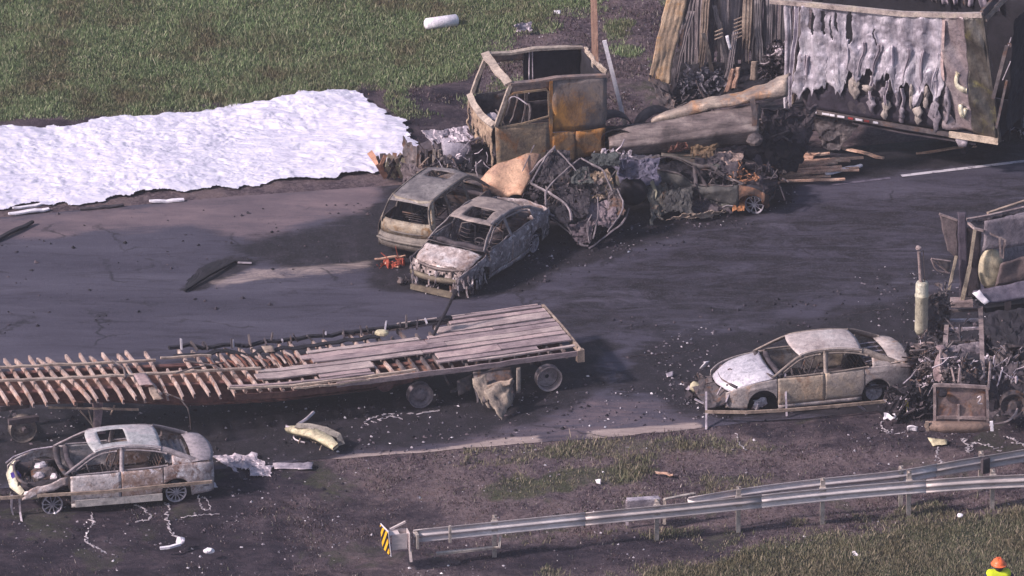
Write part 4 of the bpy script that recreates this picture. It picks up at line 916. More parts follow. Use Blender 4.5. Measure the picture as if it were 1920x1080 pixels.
# white and brown sedan, lower left
mA = dict(body=mk('white_and_brown_skin', (140, 120, 116), (186, 172, 174), (220, 212, 216), rust=(L(120, 84, 70), .4), ash=(L(222, 214, 220), .55), soot=.12, scale=1.9, rough=.55),
          door=mk('whitish_door_skin', (176, 162, 162), (206, 194, 196), (226, 216, 218), rust=(L(140, 108, 92), .2), ash=(L(222, 214, 220), .3), soot=.04, scale=2.5, rough=.5),
          door2=mk('browned_door_skin', (126, 102, 94), (160, 138, 132), (192, 176, 176), rust=(L(136, 100, 80), .3), ash=(L(214, 204, 212), .5), soot=.1, scale=3, rough=.6),
          roof=mk('pale_roof_skin', (152, 152, 154), (182, 178, 182), (196, 180, 184), soot=.04, scale=2, rough=.5), sill=mk('pale_sill', (178, 170, 168), (202, 192, 190), soot=.02, rough=.5),
          pillar=mk('grey_pillar', (128, 118, 122), (168, 156, 162), soot=.1), trunk=mk('rear_lid', (126, 118, 126), (158, 148, 156), soot=.1), shelf=mk('rear_shelf_metal', (110, 104, 110), (142, 134, 140), soot=.1))
p0 = (-8.94, -11.69)
carA = car('sedan', 'burnt white and brown sedan with open sunroof hole and no bonnet at lower left', 'car', (p0[0], p0[1], gz(*p0) + .0), math.radians(191.5), SED, mA,
    dict(hood=False, sunroof=(-.28, .27), cw=.13, skip=('fenderL',), beam=False, wheels={(0, 1): dict(dz=.0, dx=.06, dy=.04, n=10), (1, 1): dict(n=12, dz=.03)}, amp=.012), 1.0, 3)
def addA(mb, nm, m, par=carA, **k): return mb.build(nm, m, par, **k)
mb = MB(); mb.sweep([(2.05, .72, .50), (2.2, .30, .56), (2.2, -.2, .62), (2.05, -.62, .68)], [.12, .22, .2, .1], .05, (.7, 0, .8)); mb.crumple(.03, 5, 2); addA(mb, 'bumper_beam', mk('pale_yellow_beam', (196, 186, 164), (236, 228, 206), soot=.05, rough=.35), smooth=True)
mb = MB(); mb.tube([(1.15, -.8, .9), (1.6, -.82, .86), (2.05, -.7, .78), (2.25, -.5, .74)], .02, 5); addA(mb, 'wing_edge', MAT['silver'])
g = sheet4((1.05, .9, .88), (2.05, .86, .62), (2.1, .9, .40), (1.05, .9, .70), 14, 6); mb = MB(); mb.grid(g); mb.crumple(.07, 3.5, 4); addA(mb, 'fender', mA['body'], smooth=True, solid=.01)
mb = MB(); mb.grid(sheet4((1.5, .86, .66), (2.0, .8, .5), (2.0, .72, .35), (1.6, .8, .42), 8, 5)).crumple(.08, 6, 7); addA(mb, 'headlamp_mount', MAT['cream'], smooth=False, solid=.01)
mb = MB(); mb.sweep([(2.3, .72, .5), (2.32, .74, .2), (2.28, .76, -.05)], .05, .04, (1, 0, 0)); mb.crumple(.02, 8, 2); addA(mb, 'bent_bracket', MAT['silver'])
mb = MB(); mb.box((-.05, .955, .26), (1.95, .03, .16), 0); mb.crumple(.012, 2, 3); addA(mb, 'side_skirt', mA['sill'])
t = NT('purple_plastic'); mb = MB(); mb.blob((2.1, .0, .6), (.12, .2, .12), 4); addA(mb, 'lamp_housing', t.finish(L(50, 30, 110), .5))
# tan sedan, right
mB = dict(body=mk('tan_grey_skin', (132, 122, 124), (168, 156, 156), (196, 184, 182), rust=(L(160, 126, 104), .2), soot=.08, scale=1.3, rough=.6, metal=.1),
          doorL=mk('rust_toned_door', (150, 138, 130), (180, 160, 144), (204, 172, 144), rust=(L(122, 76, 56), .12), soot=.03, scale=1.8, rough=.6, metal=.05),
          door2=mk('olive_toned_door', (130, 122, 122), (166, 152, 146), (190, 168, 146), soot=.04, scale=1.6, rough=.6, metal=.05),
          roof=mk('tan_roof', (150, 134, 134), (184, 170, 170), (208, 198, 198), soot=.03, scale=1.3, rough=.6), hood=mk('lilac_white_bonnet', (176, 168, 180), (208, 200, 210), (222, 214, 222), soot=.05, scale=1.2, rough=.35, metal=.2),
          pillar=mk('tan_pillar', (128, 114, 110), (160, 146, 138), soot=.04))
p1 = (6.79, -6.30)
carB = car('sedan', 'burnt tan sedan with pale lilac bonnet and torn off nose at right', 'car', (*p1, .0), math.radians(194.1), SED, mB,
    dict(beam=False, hood_amp=.015, hood_sag=-.02, bay=True, cw=.15, no_trunk=False, wheels={(0, 1): None, (1, 1): dict(dy=-.12, r=.2, disc=True)}, amp=.008, rear_amp=.02), .985, 8)
mb = MB(); mb.blob((1.38, .75, .3), (.16, .06, .12), 3, .5); mb.blob((1.5, .78, .25), (.08, .05, .09), 5, .5); mb.build('hub', MAT['melt'], carB)
mb = MB(); mb.grid(sheet4((2.2, -.6, .5), (2.75, -.5, .35), (2.7, .6, .2), (2.15, .7, .4), 14, 14)).crumple(.16, 2.5, 5, 4); mb.build('crumpled_nose', MAT['soot2'], carB, solid=.01)
mb = MB(); 
for q in [[(2.1, .7, .62), (2.2, .74, .4), (2.16, .72, .3)], [(2.15, .3, .66), (2.3, .3, .4)], [(2.2, .62, .3), (2.5, .5, .2), (2.8, .2, .3)]]: mb.sweep(q, .05, .03)
mb.crumple(.02, 4, 2); mb.build('torn_bracket', MAT['silver'], carB).__setitem__('kind', 'stuff')
mb = MB(); mb.blob((2.28, -.1, .72), (.06, .09, .07), 5, .2); mb.build('badge_hole', MAT['soot2'], carB) if False else None
mb = MB(); mb.grid(sheet4((-1.15, -.58, 1.22), (-1.15, .58, 1.22), (-1.75, .62, .96), (-1.75, -.62, .96), 3, 8)[:, 1:-1]) ; 
mb = MB()
for k_ in range(5): y = -.5 + .25 * k_; mb.tube([(-1.2, y, .95), (-1.45, y + .05, .99), (-1.75, y, .97)], .014, 4)
mb.build('rear_shelf_ribs', MAT['silver'], carB)
# SUV
mC = dict(body=mk('suv_skin', (84, 76, 82), (114, 104, 104), (146, 134, 126), rust=(L(112, 84, 62), .25), soot=.18, scale=2, rough=.7), roof=mk('suv_roof_skin', (92, 86, 92), (126, 118, 120), (154, 146, 146), soot=.1, rough=.7, scale=1.6),
          gate=mk('yellowed_tailgate', (122, 110, 102), (152, 138, 124), (182, 170, 158), rust=(L(132, 96, 54), .35), soot=.06, scale=2.2, rough=.65), rearp=mk('olive_bumper', (106, 98, 96), (140, 130, 124), soot=.1), pillar=mk('suv_pillar', (92, 84, 84), (138, 126, 118), soot=.12))
carC = car('suv', 'burnt SUV with yellowed tailgate seen from behind, beside the sunroof sedan', 'suv', (-1.64, 3.48, .0), math.radians(63.5), SUV, mC,
    dict(sunroof=(-.25, .2), cw=.07, amp=.014, roof_sag=.03, roof_amp=.025, wheels={(1, 1): dict(dz=-.03), (1, -1): dict(dz=-.03)}), .90, 21)
# sedan facing the camera
mD = dict(body=mk('grey_charred_skin', (92, 82, 88), (138, 126, 130), (178, 166, 168), rust=(L(118, 84, 70), .25), ash=(L(214, 202, 206), .55), soot=.3, scale=2.6, rough=.65), roof=mk('mottled_grey_roof', (108, 98, 100), (144, 130, 128), (172, 156, 150), soot=.1, scale=2),
          hood=mk('white_burnt_bonnet', (132, 112, 108), (190, 172, 170), (236, 224, 224), rust=(L(120, 92, 80), .3), soot=.2, scale=2.6, rough=.35, metal=.2), pillar=mk('pale_pillar', (110, 102, 106), (158, 146, 148), soot=.15), front=mk('front_frame', (86, 74, 76), (132, 118, 116), soot=.25), beam=mk('front_beam', (98, 86, 78), (136, 124, 108), soot=.2))
def crushD(v):
    v = v.copy(); f = np.clip((v[:, 0] - 1.2) / 1.0, 0, 1); v[:, 2] -= .03 * f * np.clip(v[:, 2] / .8, 0, 1); return v
carD = car('sedan', 'burnt grey sedan with open sunroof hole facing the camera beside the SUV', 'car', (-.78, 1.43, 0), math.radians(240.0), SED, mD,
    dict(sunroof=(-.15, .30), hood_x0=.22, hood_x1=1.92, no_trunk=True, hood_sag=.03, hood_amp=.05, amp=.045, fender_amp=.09, roof_amp=.03, cw=.07, bay=True, crush=crushD, skip=(), wheels={(0, 1): dict(dy=.02, disc=False, mat=MAT['soot2']), (1, 1): dict(mat=MAT['silver'])}), .955, 34)
mb = MB(); r_ = np.random.RandomState(4)
for k_ in range(46):
    p0_ = A(1.2 + 1.05 * r_.rand(), .9 - .15 * r_.rand(), .2 + .45 * r_.rand()) if k_ % 2 else A(2.15 + .1 * r_.rand(), -.8 + 1.6 * r_.rand(), .15 + .5 * r_.rand())
    mb.sweep([p0_, p0_ + A(.05, .04, -.12) * (r_.rand() + .3), p0_ + A(.1 * r_.rand(), .1 * r_.rand(), -.16 - .1 * r_.rand())], .035, .02)
mb.build('drooping_shreds', mD['body'], carD, kind='stuff')
mb = MB(); mb.box((2.28, .0, .12), (.08, 1.2, .14), .04); mb.crumple(.04, 3, 6); mb.build('bumper_beam', mD['beam'], carD)

for q, m_, sd_, jg in (([(1.98, -.74, .76), (2.0, .74, .76), (2.2, .70, .42), (2.2, -.70, .42)], mk('mottled_nose', (96, 82, 82), (148, 132, 130), (196, 180, 178), soot=.3, scale=4), 3, .35), ([(1.2, .80, .72), (1.98, .74, .70), (2.1, .76, .2), (1.25, .90, .3)], mk('pale_shreds', (92, 82, 86), (142, 130, 132), (190, 178, 178), soot=.3, scale=5, streak=(4, 4, .7)), 5, .6)):
    q_ = sheet4(*q, 24, 12); ms_ = np.random.RandomState(sd_).rand(24, 12) > .12; jn_ = np.random.RandomState(sd_ + 1).rand(24)
    for i in range(24): ms_[i, 11 - int(jg * 11 * jn_[i]):] = False
    mb = MB(); mb.grid(q_, ms_); mb.crumple(.05, 4, sd_); mb.crease(.05, 5, sd_); mb.build('nose_sheet' if sd_ == 3 else 'wing_shred', m_, carD, solid=.01, kind='stuff')
# ------------------------------------------------------------------ wreck helpers
def loc_fn(root):
    yaw = root.rotation_euler[2]; c, s_ = math.cos(-yaw), math.sin(-yaw); o0 = A(*root.location); k = root.scale[0]
    def f(p): p = (A(*p) - o0) / k; return A(p[0] * c - p[1] * s_, p[0] * s_ + p[1] * c, p[2])
    return f
def crumpled(name, mat, parent, quad, nu, nv, amp, sc, seed, sol=.012, jag=0, jagtop=0, smooth=True, lab=None, corr=0, holes=0, cre=.9):
    if amp >= .05: nu, nv = int(nu * 1.5), int(nv * 1.5)
    q = sheet4(*quad, nu, nv); m = np.ones((nu, nv), bool); r_ = np.random.RandomState(seed)
    if jag:
        jn = fbm(np.column_stack([np.arange(nu) * .35, np.zeros(nu), np.zeros(nu)]), seed, 3) + .5
        for i in range(nu): m[i, nv - 1 - int(max(0, jag * nv * jn[i])):] = False
    if jagtop:
        jn = fbm(np.column_stack([np.arange(nu) * .35, np.zeros(nu) + 5, np.zeros(nu)]), seed, 3) + .5
        for i in range(nu): m[i, :int(max(0, jagtop * nv * jn[i]))] = False
    if holes:
        hn = fbm(q.reshape(-1, 3) * 3, seed + 3, 3).reshape(nu, nv); m &= hn < holes
    if corr:
        n_ = np.cross(A(*quad[1]) - A(*quad[0]), A(*quad[3]) - A(*quad[0])); n_ /= np.linalg.norm(n_)
        q = q + n_ * (corr * np.sin(np.arange(nu) * 2.0))[:, None, None]
    mb = MB(); mb.grid(q, m); mb.crumple(amp, sc, seed); mb.crease(amp * cre, sc * 1.3, seed); return mb.build(name, mat, parent, smooth=smooth and amp < .05, solid=sol, label=lab)
def junk(name, mat, parent, c, size, n, seed, bar=.6, rod=.02, plate=.14, smooth=False):
    "a tangle of small torn plates, rods and lumps: stuff"
    r_ = np.random.RandomState(seed); mb = MB(); c = A(*c); size = A(*size)
    for i in range(n):
        p = c + (r_.rand(3) - .5) * 2 * size * (r_.rand(3) ** .5)
        k = r_.rand()
        if k < bar:
            d = (r_.rand(3) - .5); d /= np.linalg.norm(d); l = .12 + .4 * r_.rand() ** 2
            mb.tube([p, p + d * l * .5 + (r_.rand(3) - .5) * .08, p + d * l], rod * (.5 + r_.rand()), 4)
        elif k < .93:
            a, b = (r_.rand(3) - .5), (r_.rand(3) - .5); a *= plate * (.6 + r_.rand()) / np.linalg.norm(a); b *= plate * (.6 + r_.rand()) / np.linalg.norm(b)
            mb.grid(sheet4(p - a - b, p + a - b * .6, p + a * .7 + b, p - a * .5 + b, 4, 4) + (r_.rand(4, 4, 3) - .5) * .06)
        else: mb.blob(p, .04 + .08 * r_.rand(3), seed + i, .4, 8, 5)
    v = mb.verts(); lo = .01 if parent is None else None
    o = mb.build(name, mat, parent, smooth=smooth, kind='stuff'); return o
def tubes(name, mat, parent, paths, r, cr=.0, seed=1, n=5, **k):
    for i, p in enumerate(paths):
        mb = MB(); p = chaikin(p, 2) if len(p) > 2 else A(*[list(q) for q in p]); mb.tube(p, r[i] if isinstance(r, (list, tuple)) else r, n)
        if cr: mb.crumple(cr, 5, seed + i)
        mb.build(name, mat, parent, **k)

# ------------------------------------------------------------------ burnt semi tractor, orange and grey sleeper cab
CY = math.radians(196.2); cab = thing('semi_tractor', 'burnt rusty orange sleeper cab tractor with its roof burnt open', 'truck', (-.34, 6.45, 0), CY)
cl = loc_fn(cab)
m_och = mk('ochre_cab_skin', (102, 88, 80), (152, 122, 94), (184, 150, 116), rust=(L(178, 120, 62), .6), soot=.12, scale=1.1, rough=.7, metal=.05, streak=(1.5, 1.5, .4))
m_slp = mk('grey_and_rust_sleeper', (80, 76, 84), (116, 106, 106), (158, 122, 92), rust=(L(176, 120, 66), .5), soot=.12, scale=1.0, rough=.7, metal=.1, streak=(1.2, 1.2, .5), seed=3.0)
m_door = mk('brown_cab_door', (100, 86, 82), (146, 126, 108), (178, 150, 120), rust=(L(150, 98, 56), .25), soot=.15, scale=1.4, rough=.7)
m_cpil = mk('pale_cab_pillar', (126, 112, 106), (168, 152, 142), (196, 180, 168), soot=.08, scale=3, rough=.65)
m_rail2 = mk('mauve_cab_rail', (104, 92, 96), (136, 118, 114), (160, 122, 104), soot=.08, scale=2, rough=.65)
HWC = 1.06
t = NT('grey_sleeper_with_rust_bloom'); vd = t.t.nodes.new('ShaderNodeVectorMath'); vd.operation = 'DISTANCE'; vd.inputs[1].default_value = (-1.25, 1.06, 1.95); t.link(t.tc.outputs['Object'], vd.inputs[0])
base_ = t.ramp(t.noise(1.3, 9, .75, dist=.8), [(.3, L(72, 68, 76)), (.45, L(106, 98, 102)), (.58, L(132, 118, 116)), (.72, L(154, 128, 108))])
rs_ = t.ramp(t.noise(2.6, 9, .75, dist=.6, stretch=(1.4, 1.4, .5)), [(.3, L(96, 70, 56)), (.46, L(146, 106, 70)), (.6, L(188, 132, 70)), (.75, L(206, 156, 92))])
cc = t.mix(t.math('SUBTRACT', 1.0, t.mask(t.math('ADD', vd.outputs['Value'], t.math('MULTIPLY', t.math('SUBTRACT', t.noise(1.7, 9, .8), .5), 1.8)), .35, 1.0)), base_, rs_)
cc = t.mix(t.math('MULTIPLY', t.mask(t.noise(3.2, 9, .85, off=6, stretch=(1.5, 1.5, .6)), .52, .66), .75), cc, L(48, 40, 42)); m_slp = t.finish(cc, .65, .05, t.noise(12, 7, .8), .03)
def cpanel(nm, x0, x1, z0, z1, y, m, seed=0, nx=12, nz=10, x0t=None, bulge=.03, sol=.03, amp=.045):
    x0t = x0 if x0t is None else x0t; g = np.zeros((nx, nz, 3))
    for i, u in enumerate(np.linspace(0, 1, nx)):
        for j, v in enumerate(np.linspace(0, 1, nz)):
            g[i, j] = (x0 + (x0t - x0) * v + (x1 - x0 - (x0t - x0) * v) * u, y + math.copysign(bulge, y) * math.sin(math.pi * v) , z0 + (z1 - z0) * v)
    mb = MB(); mb.grid(g); mb.crumple(amp, 1.6, seed); return mb.build(nm, m, cab, smooth=True, solid=sol)
for s_ in (1, -1):
    y = s_ * HWC; inner = s_ < 0
    cpanel('door', .32, -.98, .86, 1.92, y, m_door if not inner else MAT['soot2'], 3, x0t=.36)
    cpanel('sleeper_skirt', -1.06, -1.64, .84, 1.60, y, m_och if not inner else MAT['soot'], 5); cpanel('sleeper_side', -1.06, -2.42, 1.62, 2.98, y - s_ * .004, m_slp if not inner else MAT['soot'], 6)
    cpanel('luggage_door', -1.66, -2.40, .92, 1.60, y + s_ * .006, m_och if not inner else MAT['soot'], 7, nx=8, nz=6, bulge=.01)
    cpanel('roof_rail', .02, -1.05, 2.76, 3.0, y - s_ * .02, m_rail2, 8, nx=8, nz=4, bulge=0)
    mb = MB(); mb.sweep([(.36, y, 1.95), (.22, y, 2.35), (.06, y - s_ * .02, 2.78), (-.02, y - s_ * .05, 2.98)], .09, .08, (0, s_, 0)); mb.crumple(.01, 3, 2); mb.build('windscreen_pillar', m_cpil, cab)
    mb = MB(); mb.sweep([(.24, y + s_ * .01, 1.98), (.05, y + s_ * .01, 2.70), (-.1, y + s_ * .01, 2.77), (-.9, y + s_ * .01, 2.77), (-.96, y + s_ * .01, 2.70), (-.97, y + s_ * .01, 2.08), (-.3, y + s_ * .015, 1.95), (.24, y + s_ * .01, 1.93)], .05, .03, (0, s_, 0)); mb.crumple(.012, 3, 4); mb.build('window_frame', m_door if not inner else MAT['soot2'], cab)
    mb = MB(); mb.sweep([(-1.02, y, .9), (-1.02, y, 2.98)], .08, .05, (0, s_, 0)); mb.build('door_pillar', m_och if not inner else MAT['soot2'], cab)
    xs_ = [-.02, -.6, -1.2, -1.8, -2.42]
    mb = MB(); mb.sweep([(x, y - s_ * .06, 3.0 + .03 * math.sin(x * 3) - (.04 if x < -1.5 else 0)) for x in xs_], .16, .06, (0, 0, 1)); mb.crumple(.03, 2, 3); mb.build('roof_edge', m_rail2 if s_ > 0 else m_cpil, cab)
mb = MB(); v_ = np.linspace(-1, 1, 13); mb.sweep([(.02 + .06 * (1 - v * v), v * 1.03, 3.0 + .05 * (1 - v * v)) for v in v_], .19, .07, (.3, 0, 1)); mb.crumple(.035, 3, 5); mb.build('windscreen_header', m_cpil, cab)
mb = MB(); mb.sweep([(.40 + .10 * (1 - v * v), v * 1.06, 1.97) for v in v_], .16, .08, (.5, 0, 1)); mb.crumple(.02, 3, 6); mb.build('windscreen_sill', m_cpil, cab)
crumpled('front_panel', mk('streaked_front', (98, 82, 76), (146, 124, 108), (180, 156, 136), soot=.3, scale=2, streak=(3, 3, .4)), cab, [(.45, -1.06, 1.95), (.45, 1.06, 1.95), (.42, 1.06, .9), (.42, -1.06, .9)], 40, 16, .05, 3, 12, .02, .75)
# interior: bunk walls, floor, bulkhead
for nm, q in (('bunk_wall', [(-2.38, -1.0, .9), (-2.38, 1.0, .9), (-2.38, 1.0, 2.9), (-2.38, -1.0, 2.9)]), ('bunk_wall', [(-.95, -1.0, 1.9), (-2.38, -1.0, 1.9), (-2.38, -1.0, 2.95), (-.95, -1.0, 2.95)]), ('cab_floor', [(.3, -1.0, 1.15), (.3, 1.0, 1.15), (-2.38, 1.0, 1.15), (-2.38, -1.0, 1.15)])):
    crumpled(nm, MAT['dark'] if nm == 'bunk_wall' else MAT['soot'], cab, q, 12, 10, .03, 2, 3)
crumpled('bulkhead', MAT['soot'], cab, [(.3, -1.0, 1.1), (.3, 1.0, 1.1), (.34, 1.0, 1.9), (.34, -1.0, 1.9)], 10, 6, .03, 3, 5)
crumpled('bunk_bed', MAT['dark'], cab, [(-1.5, -1.0, 1.9), (-1.5, 1.0, 1.85), (-2.35, 1.0, 1.9), (-2.35, -1.0, 1.9)], 10, 8, .06, 3, 6)
tubes('seat_frame', MAT['soot2'], cab, [[(-.3, y - .22, 1.2), (-.5, y - .22, 1.6), (-.62, y - .2, 2.2), (-.62, y + .2, 2.2), (-.5, y + .22, 1.6), (-.3, y + .22, 1.2)] for y in (-.55, .55)], .03, .03)
tubes('steering_wheel', MAT['soot2'], cab, [[(.08 + .1 * math.sin(a), .5 + .22 * math.cos(a), 1.95 + .18 * math.sin(a)) for a in np.linspace(0, 6.28, 14)]], .02)
mb = MB(); mb.blob((.15, .1, 1.75), (.16, .3, .12), 4, .4, 12, 8); mb.build('dash_lump', MAT['silver'], cab)
tubes('inner_rod', MAT['silver'], cab, [[(-1.15, -.9, 2.0), (-1.15, -.95, 2.95)], [(-1.05, -.9, 1.9), (-1.07, -.95, 2.95)], [(-1.3, .2, 2.2), (-1.35, .1, 2.35), (-1.4, 0, 2.2)], [(-.1, .3, 2.1), (-.3, .2, 2.4), (-.6, .5, 2.2)]], .02, .02)
crumpled('torn_corner', m_cpil, cab, [(-2.42, -.9, 3.0), (-2.44, .95, 3.05), (-2.46, .95, 2.6), (-2.44, -.5, 2.5)], 14, 10, .07, 3, 9, .02, .7)
# chassis, rear wheels, arch
for y in (-.43, .43):
    mb = MB(); mb.sweep([(2.0, y, .72), (-.5, y, .78), (-3.0, y, .85), (-5.6, y, .9)], .08, .26); mb.crumple(.02, 1.5, 3); mb.build('chassis_rail', MAT['soot2'], cab)
for x in (-3.2, -4.0, -4.8): 
    mb = MB(); mb.sweep([(x, -.43, .85), (x, .43, .85)], .08, .15); mb.build('chassis_cross', MAT['soot'], cab)
for x, z, nm in ((-3.15, .62, 'wheel_guard'), (-4.3, .6, 'wheel_guard')):
    for s_ in (1, -1):
        mb = MB(); th = np.linspace(.1, math.pi - .1, 16); mb.grid(np.array([[(x + .55 * math.cos(t_), s_ * y, z + .55 * math.sin(t_)) for y in (.62, .85, 1.12)] for t_ in th])); mb.crumple(.02, 3, 6); mb.build(nm, MAT['soot'], cab, smooth=True, solid=.02)
        truck_wheel(cab, (x, s_ * 1.0, .42), .32, .3, False, MAT['soot2'])
crumpled('side_skirt', MAT['soot2'], cab, [(-2.5, 1.0, 1.5), (-3.6, 1.0, 1.55), (-3.6, 1.05, 1.0), (-2.5, 1.05, 1.0)], 12, 8, .05, 3, 8, .02, .3)
# engine and front end remains
mb = MB(); mb.lathe([(-.34, .02), (-.34, .3), (-.3, .34), (.28, .36), (.34, .30), (.34, .02)], (1.18, .28, 1.1), 'x', 22); mb.crumple(.04, 3, 4); mb.build('engine_drum', mk('drum_alloy', (110, 102, 116), (150, 142, 156), (176, 168, 178), soot=.15, rough=.6), cab, smooth=True)
crumpled('molten_cover', MAT['silver'], cab, [(1.9, .0, 1.62), (.75, -.1, 1.55), (.8, .55, 1.40), (1.75, .6, 1.3)], 18, 10, .09, 4, 6, .02, .4)
mb = MB(); mb.blob((1.5, .1, 1.0), (.5, .4, .4), 9, .3, 16, 10); mb.build('engine_block', MAT['soot'], cab)
mb = MB(); mb.blob((.7, .3, .8), (.5, .6, .35), 12, .35, 16, 10); mb.build('engine_block', MAT['dark'], cab)
for k_, (x, y) in enumerate(((1.78, .62), (1.66, .66), (1.95, .55), (2.1, .3))):
    mb = MB(); mb.sweep([(x, y, 1.35), (x + .01, y + .03, .9), (x, y + .02, .35)], .06, .04, (0, 1, 0)); mb.crumple(.03, 4, k_); mb.build('radiator_post', m_cpil if k_ < 2 else MAT['soot2'], cab)
crumpled('radiator', MAT['soot2'], cab, [(2.2, -.5, 1.3), (2.05, .5, 1.2), (2.1, .55, .25), (2.3, -.5, .3)], 14, 12, .08, 3, 8, .02, .3)
crumpled('crushed_wing', mk('mauve_wing', (72, 62, 70), (104, 92, 96), soot=.3), cab, [(2.5, .2, .95), (1.9, .85, .9), (1.85, 1.0, .1), (2.6, .4, .1)], 14, 12, .1, 3, 18, .02, .2)
mb = MB(); mb.tube([cl(P(850, 290, 1.0)), cl(P(873, 272, 1.15)), cl(P(898, 258, 1.3))], .028); mb.build('loose_rod', MAT['silver'], cab)
junk('burnt_hoses', MAT['soot2'], cab, (1.5, .5, .9), (.75, .5, .45), 70, 3); junk('burnt_hoses', MAT['tan'], cab, (1.7, .8, .7), (.5, .25, .5), 50, 6, .5, .02, .07); junk('burnt_hoses', MAT['silver'], cab, (1.1, .75, .85), (.8, .25, .45), 46, 5, rod=.012, plate=.05)
junk('burnt_hoses', MAT['soot'], cab, (.2, .9, .5), (1.4, .3, .3), 50, 8)
for s_ in (1, -1): truck_wheel(cab, (1.0, s_ * .95, .36), .3, .28, False, MAT['soot'])

# ------------------------------------------------------------------ torn strips at the truck's nose
o0 = P(755, 322, 0); heap = thing('scrap_heap', 'torn orange and cream strips splayed at the end of the white sheeting', 'wreckage', o0)
r_ = np.random.RandomState(8); pal = [MAT['cream'], mk('peach_strip', (170, 120, 100), (206, 158, 136), soot=.15), MAT['tan'], MAT['soot2']]
for i in range(30):
    px = 718 + 68 * r_.rand(); t0 = P(px + 10 * r_.randn(), 285 + 12 * r_.rand(), .75) ; b0 = P(px, 322 + 8 * r_.rand(), .1)
    mid = (t0 + b0) / 2 + A(.08 * r_.randn(), -.1, .1); mb = MB(); mb.sweep([t0 - o0, mid - o0 + A(0, -.12, 0), b0 - o0 + A(0, -.15, 0)], .06 + .09 * r_.rand(), .012, (.3, -1, .2)); mb.crumple(.02, 5, i); mb.build('strip', pal[i % 4], heap)
crumpled('back_sheet', MAT['soot2'], heap, [P(726, 300, .7) - o0, P(790, 285, .9) - o0, P(800, 325, .2) - o0, P(728, 328, .1) - o0], 14, 10, .1, 3, 5)
mb = MB(); mb.disc(P(757, 277, .9) - o0, .09, 'y', 12); mb.build('hole_disc', MAT['dark'], heap) if False else None

# ------------------------------------------------------------------ crushed cars under the panel
def crushH(v):
    v = v.copy(); q = v * A(1.2, 1.2, 1.6); d = np.stack([fbm(q + 9 * k_, 90 + k_, 3) for k_ in range(3)], -1)
    v[:, 2] = np.where(v[:, 2] > .55, .55 + (v[:, 2] - .55) * .75, v[:, 2]); v = v + d * A(.2, .2, .22)
    f = np.clip((v[:, 0] - 1.2) / 1, 0, 1); v[:, 2] -= .12 * f * np.clip(v[:, 2], 0, 1); v[:, 2] += .28 * np.clip((-v[:, 0]) / 2.2, 0, 1) * np.clip(v[:, 2] / .4, 0, 1); v[:, 2] = np.maximum(v[:, 2], .03); v[:, 0] = np.where(v[:, 0] > 1.55, 1.55 + (v[:, 0] - 1.55) * .3, v[:, 0]); return v
mH = dict(body=mk('green_grey_skin', (66, 66, 68), (92, 90, 86), (120, 112, 108), rust=(L(150, 96, 62), .15), soot=.2, scale=2), door=mk('green_grey_door', (44, 42, 48), (68, 66, 68), (100, 96, 94), soot=.35, scale=2),
          fender=mk('orange_wing', (44, 38, 42), (92, 70, 62), (160, 112, 86), rust=(L(186, 112, 70), .15), soot=.45, scale=2.4), hood=mk('dark_hood', (34, 32, 42), (56, 54, 64), (100, 84, 88), ash=(L(166, 140, 146), .25), soot=.45, scale=3), pillar=MAT['soot2'],
          trunk=mk('bluish_lid', (64, 62, 82), (92, 88, 108), (120, 112, 128), soot=.2, scale=2), rearp=mk('bluish_rear', (64, 62, 82), (96, 92, 110), soot=.2))
mH['body'] = mH['body']
carH = car('sedan', 'crushed burnt car with orange front wing and bare alloy wheel under the curled panel', 'car', (4.68, 5.50, 0), math.radians(-12), SED, mH, dict(crush=crushH, amp=.03, hood_amp=.05, beam=False, wheels={(0, -1): dict(mat=MAT['chrome'], n=9, r=.245, dy=-.1), (1, -1): None}), .96, 44)
lH = loc_fn(carH)
for q, sd_, m, jag in (([(1150, 292, 1.1), (1235, 296, 1.05), (1240, 345, .75), (1165, 352, .7)], 3, mH['trunk'], .0), ([(1216, 348, .7), (1246, 340, .8), (1262, 400, .2), (1220, 420, .15)], 5, mH['body'], .4), ([(1248, 356, .7), (1300, 350, .8), (1300, 410, .15), (1240, 412, .1)], 6, mH['door'], .3),
        ([(1300, 300, 1.2), (1370, 282, 1.3), (1392, 330, .9), (1330, 335, .8)], 7, MAT['soot'], .2), ([(1350, 284, 1.3), (1392, 282, 1.3), (1392, 318, .95), (1345, 312, 1.0)], 8, mk('pink_shreds', (112, 92, 90), (168, 146, 138), soot=.25, streak=(3, 3, .5)), .6),
        ([(1255, 272, 1.5), (1290, 266, 1.55), (1290, 282, 1.3), (1255, 286, 1.3)], 9, mk('red_brown_bit', (96, 62, 58), (136, 92, 80), soot=.2), .1), ([(1296, 276, 1.4), (1345, 270, 1.45), (1330, 302, 1.1), (1300, 300, 1.1)], 10, mk('ochre_bit', (84, 68, 58), (122, 98, 74), soot=.25), .5)):
    crumpled('torn_panel', m, carH, [lH(P(*p)) for p in q], 14, 12, .09, 3.5, sd_, .012, jag)
mb = MB(); mb.sweep([lH(P(1222, 340, .8)), lH(P(1230, 362, .6)), lH(P(1226, 372, .5))], .09, .05, (0, -1, 0)); mb.build('pale_bracket', mk('pale_green_bracket', (118, 114, 100), (156, 150, 132), soot=.05), carH)
mb = MB(); mb.lathe([(-.1, .03), (-.06, .34), (.1, .38), (.12, .02)], lH(P(1189, 354, .62)) + A(0, -.25, 0), 'y', 22); mb.crumple(.02, 4, 3); mb.build('tyre', MAT['dark'], carH, smooth=True)
